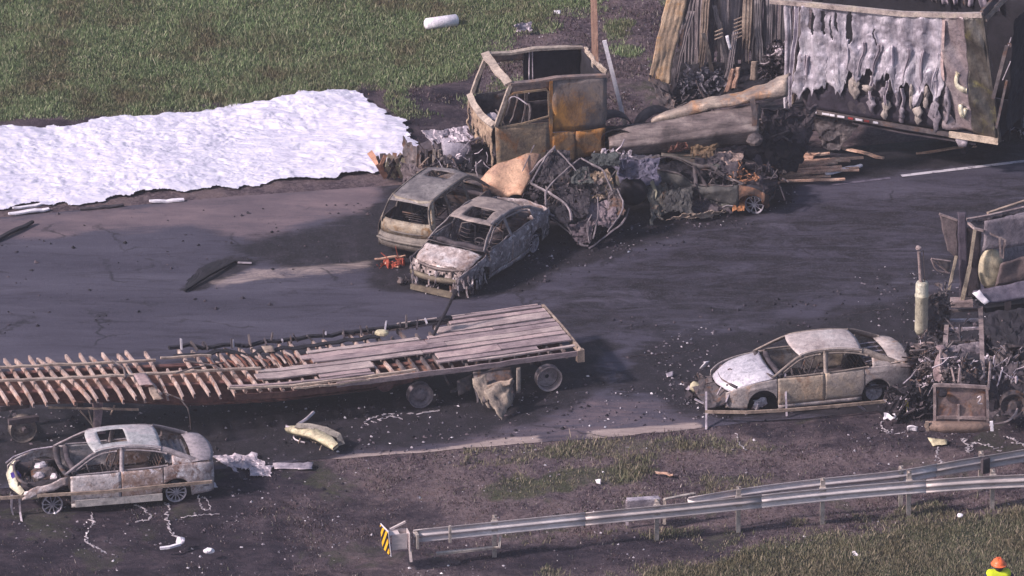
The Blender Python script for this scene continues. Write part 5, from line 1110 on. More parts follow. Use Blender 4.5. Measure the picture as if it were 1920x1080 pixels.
junk('torn_shreds', MAT['soot2'], carH, (-.3, -.75, .5), (1.6, .35, .35), 90, 31, plate=.1); junk('torn_shreds', MAT['soot'], carH, (.4, -.2, .8), (1.7, .7, .22), 170, 32, plate=.2); junk('torn_shreds', MAT['soot2'], carH, (1.3, 0, .65), (.8, .7, .15), 80, 37, plate=.14); junk('torn_shreds', MAT['silver'], carH, (-.2, -.9, .35), (1.9, .2, .3), 16, 33, rod=.012, plate=.04)
junk('torn_shreds', mk('orange_shred', (120, 84, 68), (176, 124, 92), soot=.2), carH, (1.0, -.5, .95), (.7, .3, .2), 26, 35, rod=.015, plate=.09)
# peeled open cage of a car
q6 = lambda x, y, z: P(980 + x / 4.908, 260 + y / 4.908, z)
o0 = P(1098, 462, 0); cage = thing('car_wreck', 'crumpled car shell peeled open into a cage of bent pillars', 'car', o0)
lc = lambda *a: q6(*a) - o0
m_pil = mk('bare_grey_pillar', (88, 80, 86), (148, 136, 142), soot=.2, rough=.6)
tubes('bent_pillar', m_pil, cage, [[lc(305, 65, 2.0), lc(200, 180, 1.7), lc(80, 400, 1.3)], [lc(525, 185, 1.75), lc(400, 290, 1.55), lc(250, 430, 1.25), lc(205, 500, 1.15), lc(215, 620, .95)],
    [lc(80, 410, 1.25), lc(220, 490, 1.15), lc(380, 580, 1.0), lc(440, 660, .9), lc(450, 750, .75)], [lc(540, 180, 1.75), lc(640, 235, 1.7), lc(740, 285, 1.6), lc(790, 400, 1.35), lc(830, 480, 1.2)],
    [lc(200, 680, .75), lc(300, 720, .65), lc(400, 790, .5), lc(480, 900, .3), lc(540, 985, .12), lc(600, 990, .1)], [lc(610, 1010, .08), lc(720, 930, .2), lc(830, 850, .35), lc(950, 740, .55), lc(975, 640, .75)],
    [lc(320, 110, 1.95), lc(450, 240, 1.7), lc(490, 300, 1.6)], [lc(690, 540, 1.0), lc(700, 720, .7), lc(650, 920, .3)], [lc(870, 460, 1.2), lc(930, 600, .95), lc(905, 700, .75), lc(780, 860, .4)], [lc(200, 690, .7), lc(330, 780, .5), lc(440, 880, .35)], [lc(640, 700, .8), lc(580, 800, .6), lc(620, 960, .2)], [lc(100, 60, 1.6), lc(0, 300, 1.3)]],
    [.026, .024, .032, .026, .03, .022, .018, .02, .022, .018, .018, .015], .03, 3)
m_cg = mk('cage_inner', (34, 30, 38), (56, 50, 58), (84, 74, 80), soot=.4)
for q, m, sd_, j, hl in (([(590, 330, 1.2), (800, 300, 1.3), (860, 560, .9), (620, 560, .9)], mk('tan_floorpan', (108, 92, 86), (146, 126, 110), (166, 148, 140), rust=(L(150, 116, 72), .3), soot=.15), 5, .15, .5),
        ([(560, 560, .9), (860, 560, .95), (880, 780, .5), (640, 880, .3)], mk('mauve_panel', (84, 72, 80), (118, 104, 112), (146, 130, 138), soot=.15, streak=(3, 3, .6)), 6, .2, .55),
        ([(420, 780, .6), (640, 760, .65), (640, 960, .2), (520, 980, .12)], mk('mauve_panel_low', (78, 68, 76), (112, 98, 106), soot=.15), 7, 0, 0), ([(780, 480, 1.1), (900, 460, 1.2), (960, 690, .7), (800, 780, .45)], MAT['soot2'], 8, .1, .5),
        ([(230, 100, 1.8), (420, 110, 1.8), (460, 420, 1.2), (130, 400, 1.2)], m_cg, 9, .2, .4), ([(300, 430, 1.2), (640, 330, 1.3), (620, 700, .75), (440, 760, .6)], m_cg, 10, .1, .5),
        ([(480, 300, 1.5), (620, 260, 1.55), (640, 400, 1.3), (460, 420, 1.25)], mk('green_grey_bit', (62, 62, 66), (92, 94, 92), soot=.2), 11, .1, 0), ([(210, 560, .9), (440, 640, .85), (440, 800, .6), (230, 700, .7)], MAT['dark'], 12, 0, .5),
        ([(640, 120, 1.7), (900, 140, 1.7), (880, 270, 1.4), (620, 220, 1.5)], mk('moss_bit', (50, 52, 56), (78, 82, 84), soot=.2), 13, .1, 0), ([(860, 180, 1.5), (1230, 170, 1.5), (1260, 360, 1.1), (890, 330, 1.1)], mk('blue_grey_skin', (66, 62, 80), (96, 92, 112), (124, 114, 128), ash=(L(180, 168, 176), .1), soot=.12), 14, .05, 0)):
    crumpled('torn_panel', m, cage, [lc(*p) for p in q], 18, 16, .09, 3.2, sd_, .012, j, 0, holes=hl)
crumpled('floor_pan', MAT['dark'], cage, [lc(200, 700, .35), lc(560, 960, .1), lc(960, 720, .3), lc(700, 420, .6)], 12, 12, .08, 3, 5)
junk('torn_shreds', MAT['soot2'], cage, lc(520, 500, .95), (.8, .45, .55), 200, 41, rod=.014, plate=.08); junk('torn_shreds', MAT['silver'], cage, lc(600, 600, .75), (.7, .4, .45), 26, 43, rod=.01, plate=.035)
junk('torn_shreds', MAT['soot'], cage, lc(200, 480, .9), (.5, .4, .4), 60, 44, rod=.014, plate=.1); junk('torn_shreds', MAT['silver'], cage, lc(850, 130, 1.6), (.6, .2, .12), 18, 45, rod=.014, plate=.06)
# bonnet-like orange panel leaning on the wreck
q4 = lambda x, y, z: P(680 + x / 3.857, 280 + y / 3.857, z)
o0 = P(945, 372, 0); pb = thing('car_wreck', 'crushed car with smooth peach coloured rusted roof between SUV and bent cage', 'car', o0)
g = sheet4(q4(850, 235, .95) - o0, q4(1290, 62, 1.35) - o0, q4(1150, 345, .75) - o0, q4(880, 330, .7) - o0, 22, 16)
for i in range(22):
    for j in range(16):
        u, v = i / 21, j / 15; g[i, j, 2] += .34 * math.sin(math.pi * (u * .9 + .05)) * (1 - v) ** .7 * .9 + .05 * math.sin(u * 9); g[i, j, 1] -= .1 * math.sin(math.pi * v) 
mb = MB(); mb.grid(g); mb.crumple(.035, 2.2, 4); mb.build('roof', mk('peach_rusted_panel', (150, 116, 106), (186, 148, 126), (202, 164, 138), rust=(L(168, 112, 84), .3), soot=.06, scale=1.4, rough=.55), pb, smooth=True, solid=.015)
crumpled('side_panel', MAT['soot'], pb, [q4(1120, 200, .9) - o0, q4(1300, 90, 1.3) - o0, q4(1330, 420, .4) - o0, q4(1120, 420, .3) - o0], 16, 12, .1, 3, 7)
crumpled('side_panel', MAT['dark'], pb, [q4(1180, 220, .9) - o0, q4(1420, 200, 1.0) - o0, q4(1420, 480, .1) - o0, q4(1180, 430, .1) - o0], 16, 12, .1, 3, 9)
crumpled('side_panel', MAT['soot2'], pb, [q4(850, 240, .9) - o0, q4(900, 300, .7) - o0, q4(900, 380, .1) - o0, q4(850, 330, .1) - o0], 8, 8, .05, 3, 10)
tubes('bent_edge', m_pil, pb, [[q4(1390, 0, 1.9) - o0, q4(1290, 75, 1.5) - o0, q4(1240, 150, 1.25) - o0, q4(1110, 270, .9) - o0]], .035, .02); tubes('bent_edge', m_pil, pb, [[q4(820, 90, 1.1) - o0, q4(822, 170, .95) - o0, q4(850, 215, .8) - o0]], .02, .02)
junk('torn_shreds', MAT['soot2'], pb, q4(1220, 260, .7) - o0, (.5, .35, .4), 60, 51, rod=.014, plate=.08)

# ------------------------------------------------------------------ curled panel over the chassis
o0 = P(1290, 330, 0); fp = thing('bent_sheet_metal', 'long curled tan and grey sheet panel lying over the crushed car', 'panel', o0)
def lp(px, py, y): return PY(px, py, y) - o0
g = []
for u in np.linspace(0, 1, 34):
    x = 1142 + 282 * u; top = np.interp(u, [0, .12, .35, 1], [256, 240, 226, 194]); bot = np.interp(u, [0, .1, .3, .7, 1], [280, 292, 288, 276, 268]); col = []
    for v in np.linspace(0, 1, 14): col.append(lp(x, top + (bot - top) * v, 5.75 + .5 * u - .35 * math.sin(math.pi * v * .9) - .15 * (v > .6) ))
    g.append(col)
mb = MB(); mb.grid(np.array(g)); mb.crumple(.035, 1.6, 6); mb.build('lower_sheet', mk('brown_streaked_sheet', (66, 58, 60), (118, 104, 104), (156, 142, 138), soot=.12, scale=1.2, streak=(.35, 2.5, 3), rough=.5, metal=.2), fp, smooth=True, solid=.02)
g = []
for u in np.linspace(0, 1, 34):
    cx = 1225 + 256 * u; cy = 224 - 62 * u; r = .10 + .26 * u ** .8; cpt = lp(cx, cy, 6.15 + .5 * u); col = []
    for a in np.linspace(-.25, math.pi * .8, 14): col.append(cpt + A(-.05 * math.cos(a), -r * 1.15 * math.cos(a), r * (.82 + .25 * math.sin(u * 7)) * math.sin(a)))
    g.append(col)
g2_ = [[lp(1481, 162, 6.65) + A(0, -.34 * k_ * math.cos(a), .28 * k_ * math.sin(a)) for k_ in (.02, .6, 1)] for a in np.linspace(-.25, math.pi * .8, 12)]; mb = MB(); mb.grid(np.array(g2_)); mb.build('roll_end', MAT['soot'], fp)
mb = MB(); mb.grid(np.array(g)); mb.crumple(.06, 1.8, 8); mb.crease(.05, 2, 8); mb.build('rolled_edge', mk('tan_rolled_sheet', (104, 92, 92), (152, 136, 128), (204, 184, 168), rust=(L(176, 130, 96), .3), soot=.06, scale=1.2, streak=(.35, 2.5, 3), rough=.45, metal=.2), fp, smooth=True, solid=.02)
mb = MB(); mb.sweep([lp(1411, 186, 6.0), lp(1416, 215, 5.9), lp(1413, 252, 5.8)], .12, .05, (0, -1, 0)); mb.crumple(.03, 4, 3); mb.build('end_post', MAT['soot2'], fp); mb = MB(); mb.blob(lp(1415, 262, 5.75), (.2, .14, .17), 3, .2, 12, 8); mb.build('end_knob', MAT['soot2'], fp)
crumpled('lower_flap', MAT['soot'], fp, [lp(1160, 275, 5.7), lp(1400, 255, 5.9), lp(1400, 285, 5.9), lp(1180, 300, 5.8)], 20, 8, .08, 3, 4, .01, .4)
mb = MB(); mb.grid(np.array([[lp(1150 + 30 * math.cos(a) + 8, 262 - 18 * math.sin(a), y) for y in (5.6, 6.3)] for a in np.linspace(0, math.pi, 12)])); mb.build('curled_end', MAT['dark'], fp, smooth=True, solid=.02)
# support under the panel: chassis of a burnt trailer
o0 = P(1440, 300, 0); us_ = thing('chassis_wreck', 'charred chassis remains between curled panel and box trailer', 'wreckage', o0)
crumpled('charred_side', MAT['soot'], us_, [PY(1430, 205, 7.2) - o0, PY(1530, 195, 7.6) - o0, PY(1520, 285, 7.2) - o0, PY(1430, 290, 6.8) - o0], 18, 14, .12, 3, 3, .015, .1); crumpled('charred_side', MAT['dark'], us_, [PY(1390, 240, 7.0) - o0, PY(1520, 230, 7.6) - o0, PY(1500, 320, 6.6) - o0, PY(1400, 340, 6.2) - o0], 14, 12, .12, 3, 5, .015)
junk('charred_tangle', MAT['soot2'], us_, (.2, .6, .5), (.9, .5, .6), 120, 61); junk('charred_tangle', MAT['silver'], us_, (.3, .3, .4), (.8, .4, .4), 16, 62, rod=.012, plate=.05)
tubes('bent_bar', MAT['soot2'], us_, [[PY(1434, 262, 7.0) - o0, PY(1480, 245, 7.0) - o0], [PY(1440, 240, 7.3) - o0, PY(1478, 262, 7.0) - o0], [PY(1450, 225, 7.4) - o0, PY(1500, 232, 7.4) - o0]], .03)

# extra remains of the crushed car seen under the curled panel
for q, sd_, m, jag in (([(1372, 322, .8), (1402, 330, .75), (1398, 392, .2), (1376, 398, .15)], 21, mk('orange_corner', (110, 74, 60), (176, 118, 80), (206, 146, 100), soot=.2, scale=3), .1), ([(1250, 412, .12), (1310, 408, .12), (1390, 392, .15), (1300, 400, .3)], 22, MAT['tan'], .5),
        ([(1235, 300, 1.1), (1380, 300, 1.1), (1370, 350, .6), (1250, 350, .6)], 23, MAT['dark'], .1), ([(1300, 345, .6), (1375, 340, .6), (1370, 400, .12), (1300, 405, .1)], 24, MAT['soot'], .1), ([(1362, 318, .9), (1388, 322, .85), (1384, 360, .5), (1366, 350, .6)], 25, mk('pink_ash', (124, 104, 104), (188, 168, 166), soot=.2, scale=4), .5),
        ([(1110, 288, 1.2), (1240, 290, 1.15), (1236, 316, .95), (1140, 306, 1.0)], 26, mk('dark_slate', (40, 40, 50), (68, 66, 80), (128, 120, 130), soot=.25, scale=3), .2)):
    crumpled('torn_panel', m, carH, [lH(P(*p)) for p in q], 14, 12, .08, 3.5, sd_, .012, jag)
# ------------------------------------------------------------------ box trailer, right
BY = math.radians(-22.6); B0 = A(7.16, 8.38, 0); bt = thing('box_trailer', 'burnt box trailer with melted aluminium side and dark open end', 'trailer', B0, BY); bl = loc_fn(bt)
m_al = [mk('melted_aluminium_%s' % k, a, b, c, soot=s_, rough=.42, metal=.25, scale=1.3, streak=(3, 3, .35), seed=sd_, ash=(L(206, 194, 204), .25)) for k, a, b, c, s_, sd_ in (('a', (120, 110, 122), (196, 186, 198), (230, 222, 230), .22, 0), ('b', (142, 130, 142), (182, 170, 180), (210, 198, 206), .05, 4), ('c', (116, 106, 120), (160, 148, 160), (192, 178, 186), .12, 9))]
r_ = np.random.RandomState(21)
def tz(x): return np.interp(x, [-1, 0, 4.5, 5], [3.86, 3.93, 4.12, 4.12])
def lean_(v):
    v = v.copy(); f = np.clip((v[:, 0] - 3.3) / 1.6, 0, 1.1); h = np.clip((v[:, 2] - 1.1) / 3, 0, 1.1); v[:, 0] -= .46 * f * h; v[:, 2] += .16 * f * h; return v
def strip(x0, x1, zt, zb, y, seed, m, lean=0, nm='side_strip', pinch=.25, tip=.5):
    nu, nv = 7, 22; g = np.zeros((nu, nv, 3)); rr = np.random.RandomState(seed); ph = rr.rand() * 6
    for j, v in enumerate(np.linspace(0, 1, nv)):
        z = zt + (zb - zt) * v; wv = 1 - pinch * math.sin(v * 5 + ph) ** 2 * v; wv *= 1 - tip * max(0, (v - .75) / .25) ** 1.5
        cx = (x0 + x1) / 2 + lean * v * v + .03 * math.sin(v * 6 + ph)
        for i, u in enumerate(np.linspace(-.5, .5, nu)): g[i, j] = (cx + u * (x1 - x0) * wv, y + .035 * math.sin(u * 6.3 + ph) + .05 * math.sin(v * 4 + ph) * v, z)
    mb = MB(); mb.grid(g); mb.crumple(.025, 3, seed); return mb.build(nm, m, bt, smooth=True, solid=.01)
# joined corrugated side sheet with torn slots and a ragged lower edge
for i, (x0, x1, zb, ln) in enumerate([(-.60, -.42, 1.0, .02), (-.34, -.22, 1.15, -.12), (-.18, -.04, 1.3, -.35), (.02, .10, 1.4, -.3)]):
    strip(x0, x1, float(tz(x0)) if i < 2 else 2.6, zb, -.01 * (i % 2), 70 + i, m_al[2 if i > 1 else 0], ln)
nu, nv = 150, 44; xs_ = np.linspace(-.12, 3.55, nu); g = np.zeros((nu, nv, 3)); m = np.ones((nu, nv), bool); je = fbm(np.column_stack([xs_ * 3.2, xs_ * 0, xs_ * 0]), 5, 4)
for i, x in enumerate(xs_):
    zb = np.interp(x, [-.12, .5, .9, 1.3, 3.55], [1.75, 1.85, 2.05, 2.35, 2.15]) + .20 * math.sin((x - 1) * 12.5) * (x > .9) + .38 * je[i] - .2 * max(0, math.sin(x * 25)) ** 6
    for j, v in enumerate(np.linspace(0, 1, nv)):
        z = float(tz(x)) * (1 - v) + zb * v; flare = max(0, .9 - x) * v * v
        g[i, j] = (x - .22 * flare, .022 * math.sin(x * 14 + .8 * math.sin(z * 2.2)) + .03 * math.sin(z * 3 + x * 2) - .06 * v * v, z)
        for sx, w_, v0, v1 in ((.12, .075, .03, .42), (.40, .05, .05, .40), (.74, .035, .05, .34), (1.08, .08, .04, .62), (.62, .02, .1, .5), (1.72, .015, .3, .6)):
            vm = (v - v0) / (v1 - v0)
            if 0 < vm < 1 and abs(x - sx - .05 * vm) < w_ * math.sin(math.pi * min(1, vm * 1.1 + .08)) ** .5: m[i, j] = False
mb = MB(); mb.grid(g, m); mb.crumple(.04, 2.2, 5, 3); mb.crease(.045, 2.5, 5); mb.build('side_sheet', m_al[0], bt, smooth=True, solid=.012)
for i, x in enumerate(np.linspace(1.1, 3.4, 7)): strip(x - .015, x + .05, 3.2, 2.2 + .25 * r_.rand(), -.055, 120 + i, m_al[i % 3], -.12, 'seam_strip', .3, .8)
# leaf shaped drips over the dark lining
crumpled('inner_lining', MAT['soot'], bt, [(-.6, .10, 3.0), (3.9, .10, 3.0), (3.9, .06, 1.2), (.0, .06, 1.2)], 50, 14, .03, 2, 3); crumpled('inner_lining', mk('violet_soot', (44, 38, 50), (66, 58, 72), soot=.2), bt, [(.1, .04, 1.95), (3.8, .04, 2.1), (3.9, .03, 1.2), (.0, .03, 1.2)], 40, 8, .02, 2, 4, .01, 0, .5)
m_drip = [mk('pale_drip', (138, 126, 124), (176, 164, 158), soot=.05, rough=.6, scale=5), mk('mauve_drip', (112, 102, 112), (150, 140, 150), soot=.05, rough=.6, scale=5)]
for i, (x, z, w_, h_) in enumerate([(1.28, 1.98, .15, .34), (1.72, 1.62, .12, .22), (2.1, 1.5, .14, .26), (2.52, 1.42, .12, .22), (2.95, 1.5, .15, .25), (3.38, 1.55, .17, .40), (1.62, 2.0, .16, .10), (2.05, 1.95, .12, .12), (2.75, 1.95, .07, .35), (2.4, 1.9, .07, .3), (3.15, 2.0, .09, .3), (3.68, 1.9, .08, .5)]):
    mb = MB(); n = 14; mb.grid(np.array([[(x + w_ * rr_ * (.72 + .5 * math.sin(a * 3 + i * 2.1) * math.sin(a * 5 + i)) * math.cos(a) * (1 - .35 * max(0, -math.sin(a))), -.05 - .05 * math.cos(rr_ * 1.5), z + h_ * rr_ * math.sin(a)) for rr_ in (.05, .6, .85, 1)] for a in np.linspace(0, 2 * math.pi, n, endpoint=False)]), close=True)
    mb.crumple(.075, 6, i); mb.build('molten_drip', m_drip[i % 2], bt, smooth=True, solid=.02)
    if i < 6: strip(x - .04, x + .05, z + h_ + .5, z + h_ * .6, -.05, 200 + i, m_al[1], 0, 'drip_neck', .4, .3)
# right part: glossy olive panel, yellow highlights painted in as pale folds
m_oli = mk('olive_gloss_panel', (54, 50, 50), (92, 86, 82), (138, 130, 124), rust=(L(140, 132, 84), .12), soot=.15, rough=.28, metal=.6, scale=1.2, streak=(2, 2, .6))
for x0, x1, zb, m in ((3.55, 4.35, 1.25, mk('mauve_gloss_panel', (120, 106, 110), (154, 138, 142), (184, 170, 170), ash=(L(214, 196, 196), .2), soot=.06, rough=.35, metal=.35, scale=1.6)), (4.35, 4.98, 1.2, m_oli)):
    nu, nv = 22, 40; g = np.zeros((nu, nv, 3))
    for i, x in enumerate(np.linspace(x0, x1, nu)):
        for j, z in enumerate(np.linspace(4.1, zb, nv)): g[i, j] = (x, -.02 + .05 * math.sin(z * 3 + x * 4) + .03 * math.sin(z * 7 + x * 9), z)
    mb = MB(); mb.grid(g); mb.crumple(.05, 2.5, 9); mb.warp(lean_); mb.build('side_sheet', m, bt, smooth=True, solid=.01)
m_yel = mk('yellow_highlight_metal', (208, 196, 168), (240, 232, 212), soot=.02, rough=.25, metal=.35, scale=5)
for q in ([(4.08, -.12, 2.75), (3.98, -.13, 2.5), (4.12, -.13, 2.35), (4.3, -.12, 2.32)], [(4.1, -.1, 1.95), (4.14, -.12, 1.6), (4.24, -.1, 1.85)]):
    mb = MB(); mb.sweep(chaikin(q, 2), .12, .03, (0, -1, 0)); mb.crumple(.05, 6, 2); mb.warp(lean_); mb.build('highlight_fold', m_yel, bt, smooth=True)
mb = MB(); mb.sweep([(3.55, -.06, 4.05), (3.53, -.07, 2.9), (3.57, -.05, 2.5)], .07, .04, (0, -1, 0)); mb.build('side_post', mk('rose_post', (170, 142, 142), (204, 180, 178), soot=.04), bt)
# rails
mb = MB(); mb.sweep([(-.95, -.03, 3.88), (0, -.03, 3.95), (2.5, -.03, 4.06), (4.3, -.03, 4.14), (5.0, -.03, 4.15)], .12, .09, (0, -1, 0)); mb.crumple(.02, 2, 3); mb.warp(lean_); mb.build('top_rail', mk('top_rail_metal', (148, 132, 130), (186, 170, 166), (206, 192, 176), soot=.05, rough=.4, metal=.3), bt)
mb = MB(); mb.sweep([(-.1, -.02, 1.17), (2.4, -.02, 1.12), (3.9, -.02, 1.1), (5.0, -.02, 1.12)], .1, .07, (0, -1, 0)); mb.build('bottom_rail', MAT['soot2'], bt)
mb = MB(); mb.sweep([(3.75, -.06, 1.13), (5.0, -.06, 1.15)], .16, .06, (0, -1, 0)); mb.crumple(.03, 6, 4); mb.build('bottom_rail', mk('pale_rail', (168, 148, 132), (216, 198, 182), soot=.2, scale=6), bt)
m_ref = MAT['white']; m_refr = mk('red_reflector', (150, 50, 50), (180, 70, 66), soot=.15, metal=0)
for i, x in enumerate((.25, .55, .72, .95, 1.2, 1.42, 1.62, .05, 1.85)):
    mb = MB(); mb.box((x, -.07, 1.175 - .018 * x), (.13 + .05 * (i % 2), .012, .05)); mb.build('reflector_strip', m_refr if i in (4, 6, 7) else m_ref, bt)
# dark box: far wall, floor, open end frame
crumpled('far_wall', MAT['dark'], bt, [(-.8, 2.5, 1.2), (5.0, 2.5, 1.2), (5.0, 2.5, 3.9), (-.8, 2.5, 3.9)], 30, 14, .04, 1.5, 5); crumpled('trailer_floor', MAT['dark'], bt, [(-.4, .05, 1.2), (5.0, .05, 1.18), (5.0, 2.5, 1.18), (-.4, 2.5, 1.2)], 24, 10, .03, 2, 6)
crumpled('dark_opening_sheet', MAT['dark'], bt, [(5.02, .5, 1.2), (5.1, 2.5, 1.2), (5.1, 2.5, 4.0), (5.02, .9, 4.0)], 12, 16, .05, 2, 7)  # black sheet across the open end, dark interior put into its colour
for nm, q, w_ in (('end_post', [(5.0, 0, 1.1), (5.0, 0, 4.15)], .1), ('end_header', [(5.0, .0, 4.18), (5.05, 1.2, 4.25), (5.1, 2.5, 4.3)], .16), ('end_header', [(5.06, .0, 4.02), (5.1, 1.2, 4.08), (5.16, 2.5, 4.12)], .06)):
    mb = MB(); mb.sweep(q, w_, .1, (1, 0, 0)); mb.crumple(.02, 3, 3); mb.warp(lean_); mb.build(nm, m_oli if nm == 'end_post' else MAT['soot2'] if w_ > .1 else MAT['tan'], bt)
for a, b, w_ in (((1862, 185), (1888, 85), .09), ((1880, 120), (1896, 70), .02), ((1880, 150), (1895, 115), .02), ((1868, 240), (1888, 150), .06)):
    y = 6.4; mb = MB(); mb.sweep([bl(PY(*a, y)), bl(PY(*b, y))], w_, .03, (0, -1, 0)); mb.build('hanging_frame', MAT['soot2'] if w_ > .05 else MAT['silver'], bt)
mb = MB(); mb.disc(bl(PY(1893, 84, 6.4)), .06, 'y', 12); mb.build('lamp_ring', MAT['soot2'], bt, solid=.02)
# remains of the far roof edge above the top rail
for i in range(20):
    x = -.6 + i * .24; strip(x, x + .14 + .1 * r_.rand(), 4.9, 3.5, 2.4, 300 + i, m_al[2] if i % 3 else MAT['soot2'], .1 * r_.randn(), 'far_strip', .4, .2)
# underside: support gusset, beam, landing gear, bogie
crumpled('gusset', mk('gusset_metal', (50, 46, 54), (92, 84, 88), (128, 118, 118), soot=.2, streak=(3, 3, .5)), bt, [(.0, .2, 1.12), (1.5, .2, 1.1), (.75, .3, .1), (.35, .3, .1)], 16, 14, .07, 3, 4)
for y in (.8, 1.7):
    mb = MB(); mb.sweep([(0, y, 1.0), (5, y, 1.0)], .12, .3); mb.build('chassis_beam', MAT['dark'], bt)
mb = MB(); mb.sweep([(1.2, .1, 1.0), (2.6, .1, .92), (4.4, .1, .95)], .04, .12, (0, -1, 0)); mb.crumple(.03, 2, 3); mb.build('side_guard', MAT['soot'], bt)
for x in (.6,): 
    mb = MB(); mb.sweep([(x, .5, 1.0), (x, .5, .02)], .14, .14, (0, 1, 0)); mb.build('landing_leg', MAT['soot2'], bt)
for wx_, wy_ in ((3.9, 1.9), (3.9, 2.3), (2.9, 2.2)): truck_wheel(bt, (wx_, wy_, .45), .45, .26, False, MAT['dark'])
mb = MB(); mb.tube([(3.9, .6, .45), (3.9, 2.4, .45)], .07, 8); mb.build('axle', MAT['dark'], bt)
crumpled('hanging_lamp_board', MAT['silver'], bt, [(3.9, -.02, 1.05), (4.25, -.02, 1.05), (4.2, -.05, .85), (4.0, -.05, .85)], 6, 4, .03, 5, 5)

# ------------------------------------------------------------------ collapsed corrugated trailer behind
o0 = PY(1330, 215, 9.6); o0[2] = 0; ct = thing('trailer_wreck', 'collapsed trailer of grey corrugated sheets with a leaning tan corner post', 'trailer', o0)
m_cor = [mk('grey_corrugated_%s' % k, a, b, c, soot=.14, rough=.7, metal=.1, scale=1.1, streak=(4, 4, .3), seed=sd_) for k, a, b, c, sd_ in (('a', (98, 90, 98), (132, 122, 126), (158, 146, 150), 1), ('b', (104, 96, 102), (142, 130, 134), (170, 156, 158), 5), ('c', (88, 82, 90), (122, 114, 118), (150, 140, 142), 9))]
def cstrip(xt, xb, wt, wb, pt, pb, y, seed, m, nm='wall_sheet', corr=.03, jag=.25, n=10):
    q = [PY(xt - wt / 2, pt, y) - o0, PY(xt + wt / 2, pt, y) - o0, PY(xb + wb / 2, pb, y) - o0, PY(xb - wb / 2, pb, y) - o0]
    return crumpled(nm, m, ct, q, n, 20, .049, 1.5, seed, .01, jag, 0, corr=corr, cre=.3)
# back wall: tall corrugated sheets
for i, x in enumerate(range(1292, 1500, 26)):
    cstrip(x, x - 6 + 4 * math.sin(i), 27, 26, -70, 150 + 12 * math.sin(i * 2.1), 11.2 - .1 * (i % 2), 400 + i, m_cor[i % 3], corr=.022, n=14)
# nearer loose sheets
r_ = np.random.RandomState(6)
for i, (xt, xb, wt, wb, pt, pb, y) in enumerate([(1330, 1312, 16, 12, -60, 150, 10.6), (1352, 1368, 14, 10, -60, 165, 10.4), (1340, 1380, 9, 6, 10, 190, 10.3), (1384, 1362, 20, 14, -30, 170, 10.5), (1404, 1398, 22, 12, -60, 130, 10.4), (1420, 1426, 10, 16, 0, 140, 10.3), (1446, 1438, 12, 10, -60, 150, 10.4), (1296, 1262, 14, 9, 20, 170, 10.3), (1318, 1350, 8, 7, 60, 195, 10.2), (1480, 1470, 14, 10, -50, 120, 10.6), (1378, 1360, 10, 12, 60, 185, 10.1)]):
    cstrip(xt, xb, wt, wb, pt, pb, y, 430 + i, m_cor[i % 3] if i % 4 else MAT['tan'], 'loose_sheet', .012, .3)
m_tp = mk('tan_corner_post', (140, 120, 106), (186, 160, 138), (212, 188, 164), rust=(L(192, 142, 84), .3), soot=.12, scale=1.2, streak=(3, 3, .4), rough=.6)
for a in (([PY(1262, -60, 10) - o0, PY(1300, -60, 10) - o0, PY(1252, 165, 9.8) - o0, PY(1216, 150, 9.8) - o0], 1), ):
    crumpled('corner_post', m_tp, ct, a[0], 14, 26, .049, 1.6, 3, .03, .08, corr=.008, cre=.8)
crumpled('corner_post', MAT['soot2'], ct, [PY(1300, -60, 10.1) - o0, PY(1306, -60, 10.1) - o0, PY(1258, 190, 9.7) - o0, PY(1250, 190, 9.7) - o0], 5, 20, .05, 2, 4)
crumpled('post_foot', MAT['soot2'], ct, [PY(1216, 140, 9.8) - o0, PY(1240, 150, 9.8) - o0, PY(1275, 215, 9.3) - o0, PY(1245, 215, 9.3) - o0], 8, 12, .06, 3, 5)
# front loose uprights near the box trailer
for i, (xt, xb, w_, pt, pb, m) in enumerate([(1502, 1492, 13, 22, 160, m_cor[1]), (1492, 1484, 10, 155, 200, MAT['tan']), (1530, 1497, 9, 120, 200, MAT['tan']), (1414, 1412, 12, 115, 150, MAT['tan']), (1376, 1362, 9, 128, 172, mk('pinkish_upright', (150, 116, 104), (186, 150, 132), soot=.1)), (1384, 1378, 8, 125, 165, MAT['wood'])]):
    cstrip(xt, xb, w_, w_ * 1.2, pt, pb, 9.4 if i < 4 else 9.8, 460 + i, m, 'upright', .015, .05, 5)
crumpled('white_rag', MAT['white'], ct, [PY(1361, 68, 10.0) - o0, PY(1366, 66, 10.0) - o0, PY(1373, 92, 10.0) - o0, PY(1367, 93, 10.0) - o0], 4, 6, .02, 5, 2)
for i in range(9):
    x, y = (1384, 34) if i < 6 else (1348, 56); mb = MB(); k_ = i if i < 6 else i - 6; mb.sweep([PY(x - 8, y + k_ * 7 + 4, 10.1) - o0, PY(x + 7, y + k_ * 7 - 2, 10.1) - o0], .03, .02); mb.build('louvre', MAT['tan'], ct)
# grey cindery load and dark interior
crumpled('load_bed', MAT['dark'], ct, [PY(1240, 190, 9.6) - o0, PY(1500, 180, 9.6) - o0, PY(1500, 110, 11) - o0, PY(1260, 120, 11) - o0], 20, 10, .1, 2, 4)
junk('cinder_load', mk('cinders', (60, 56, 68), (104, 98, 108), (150, 144, 152), soot=.25, scale=6, metal=0), ct, PY(1325, 160, 10.2) - o0, (.75, .45, .42), 420, 77, .1, .02, .07)
junk('cinder_load', MAT['soot'], ct, PY(1462, 120, 10.4) - o0, (.55, .3, .6), 260, 78, .3, .02, .1); junk('cinder_load', MAT['silver'], ct, PY(1465, 95, 10.2) - o0, (.5, .3, .3), 30, 79, .1, .02, .03)
junk('cinder_load', MAT['soot2'], ct, PY(1290, 195, 9.6) - o0, (.7, .3, .3), 110, 80, .5, .02, .1)

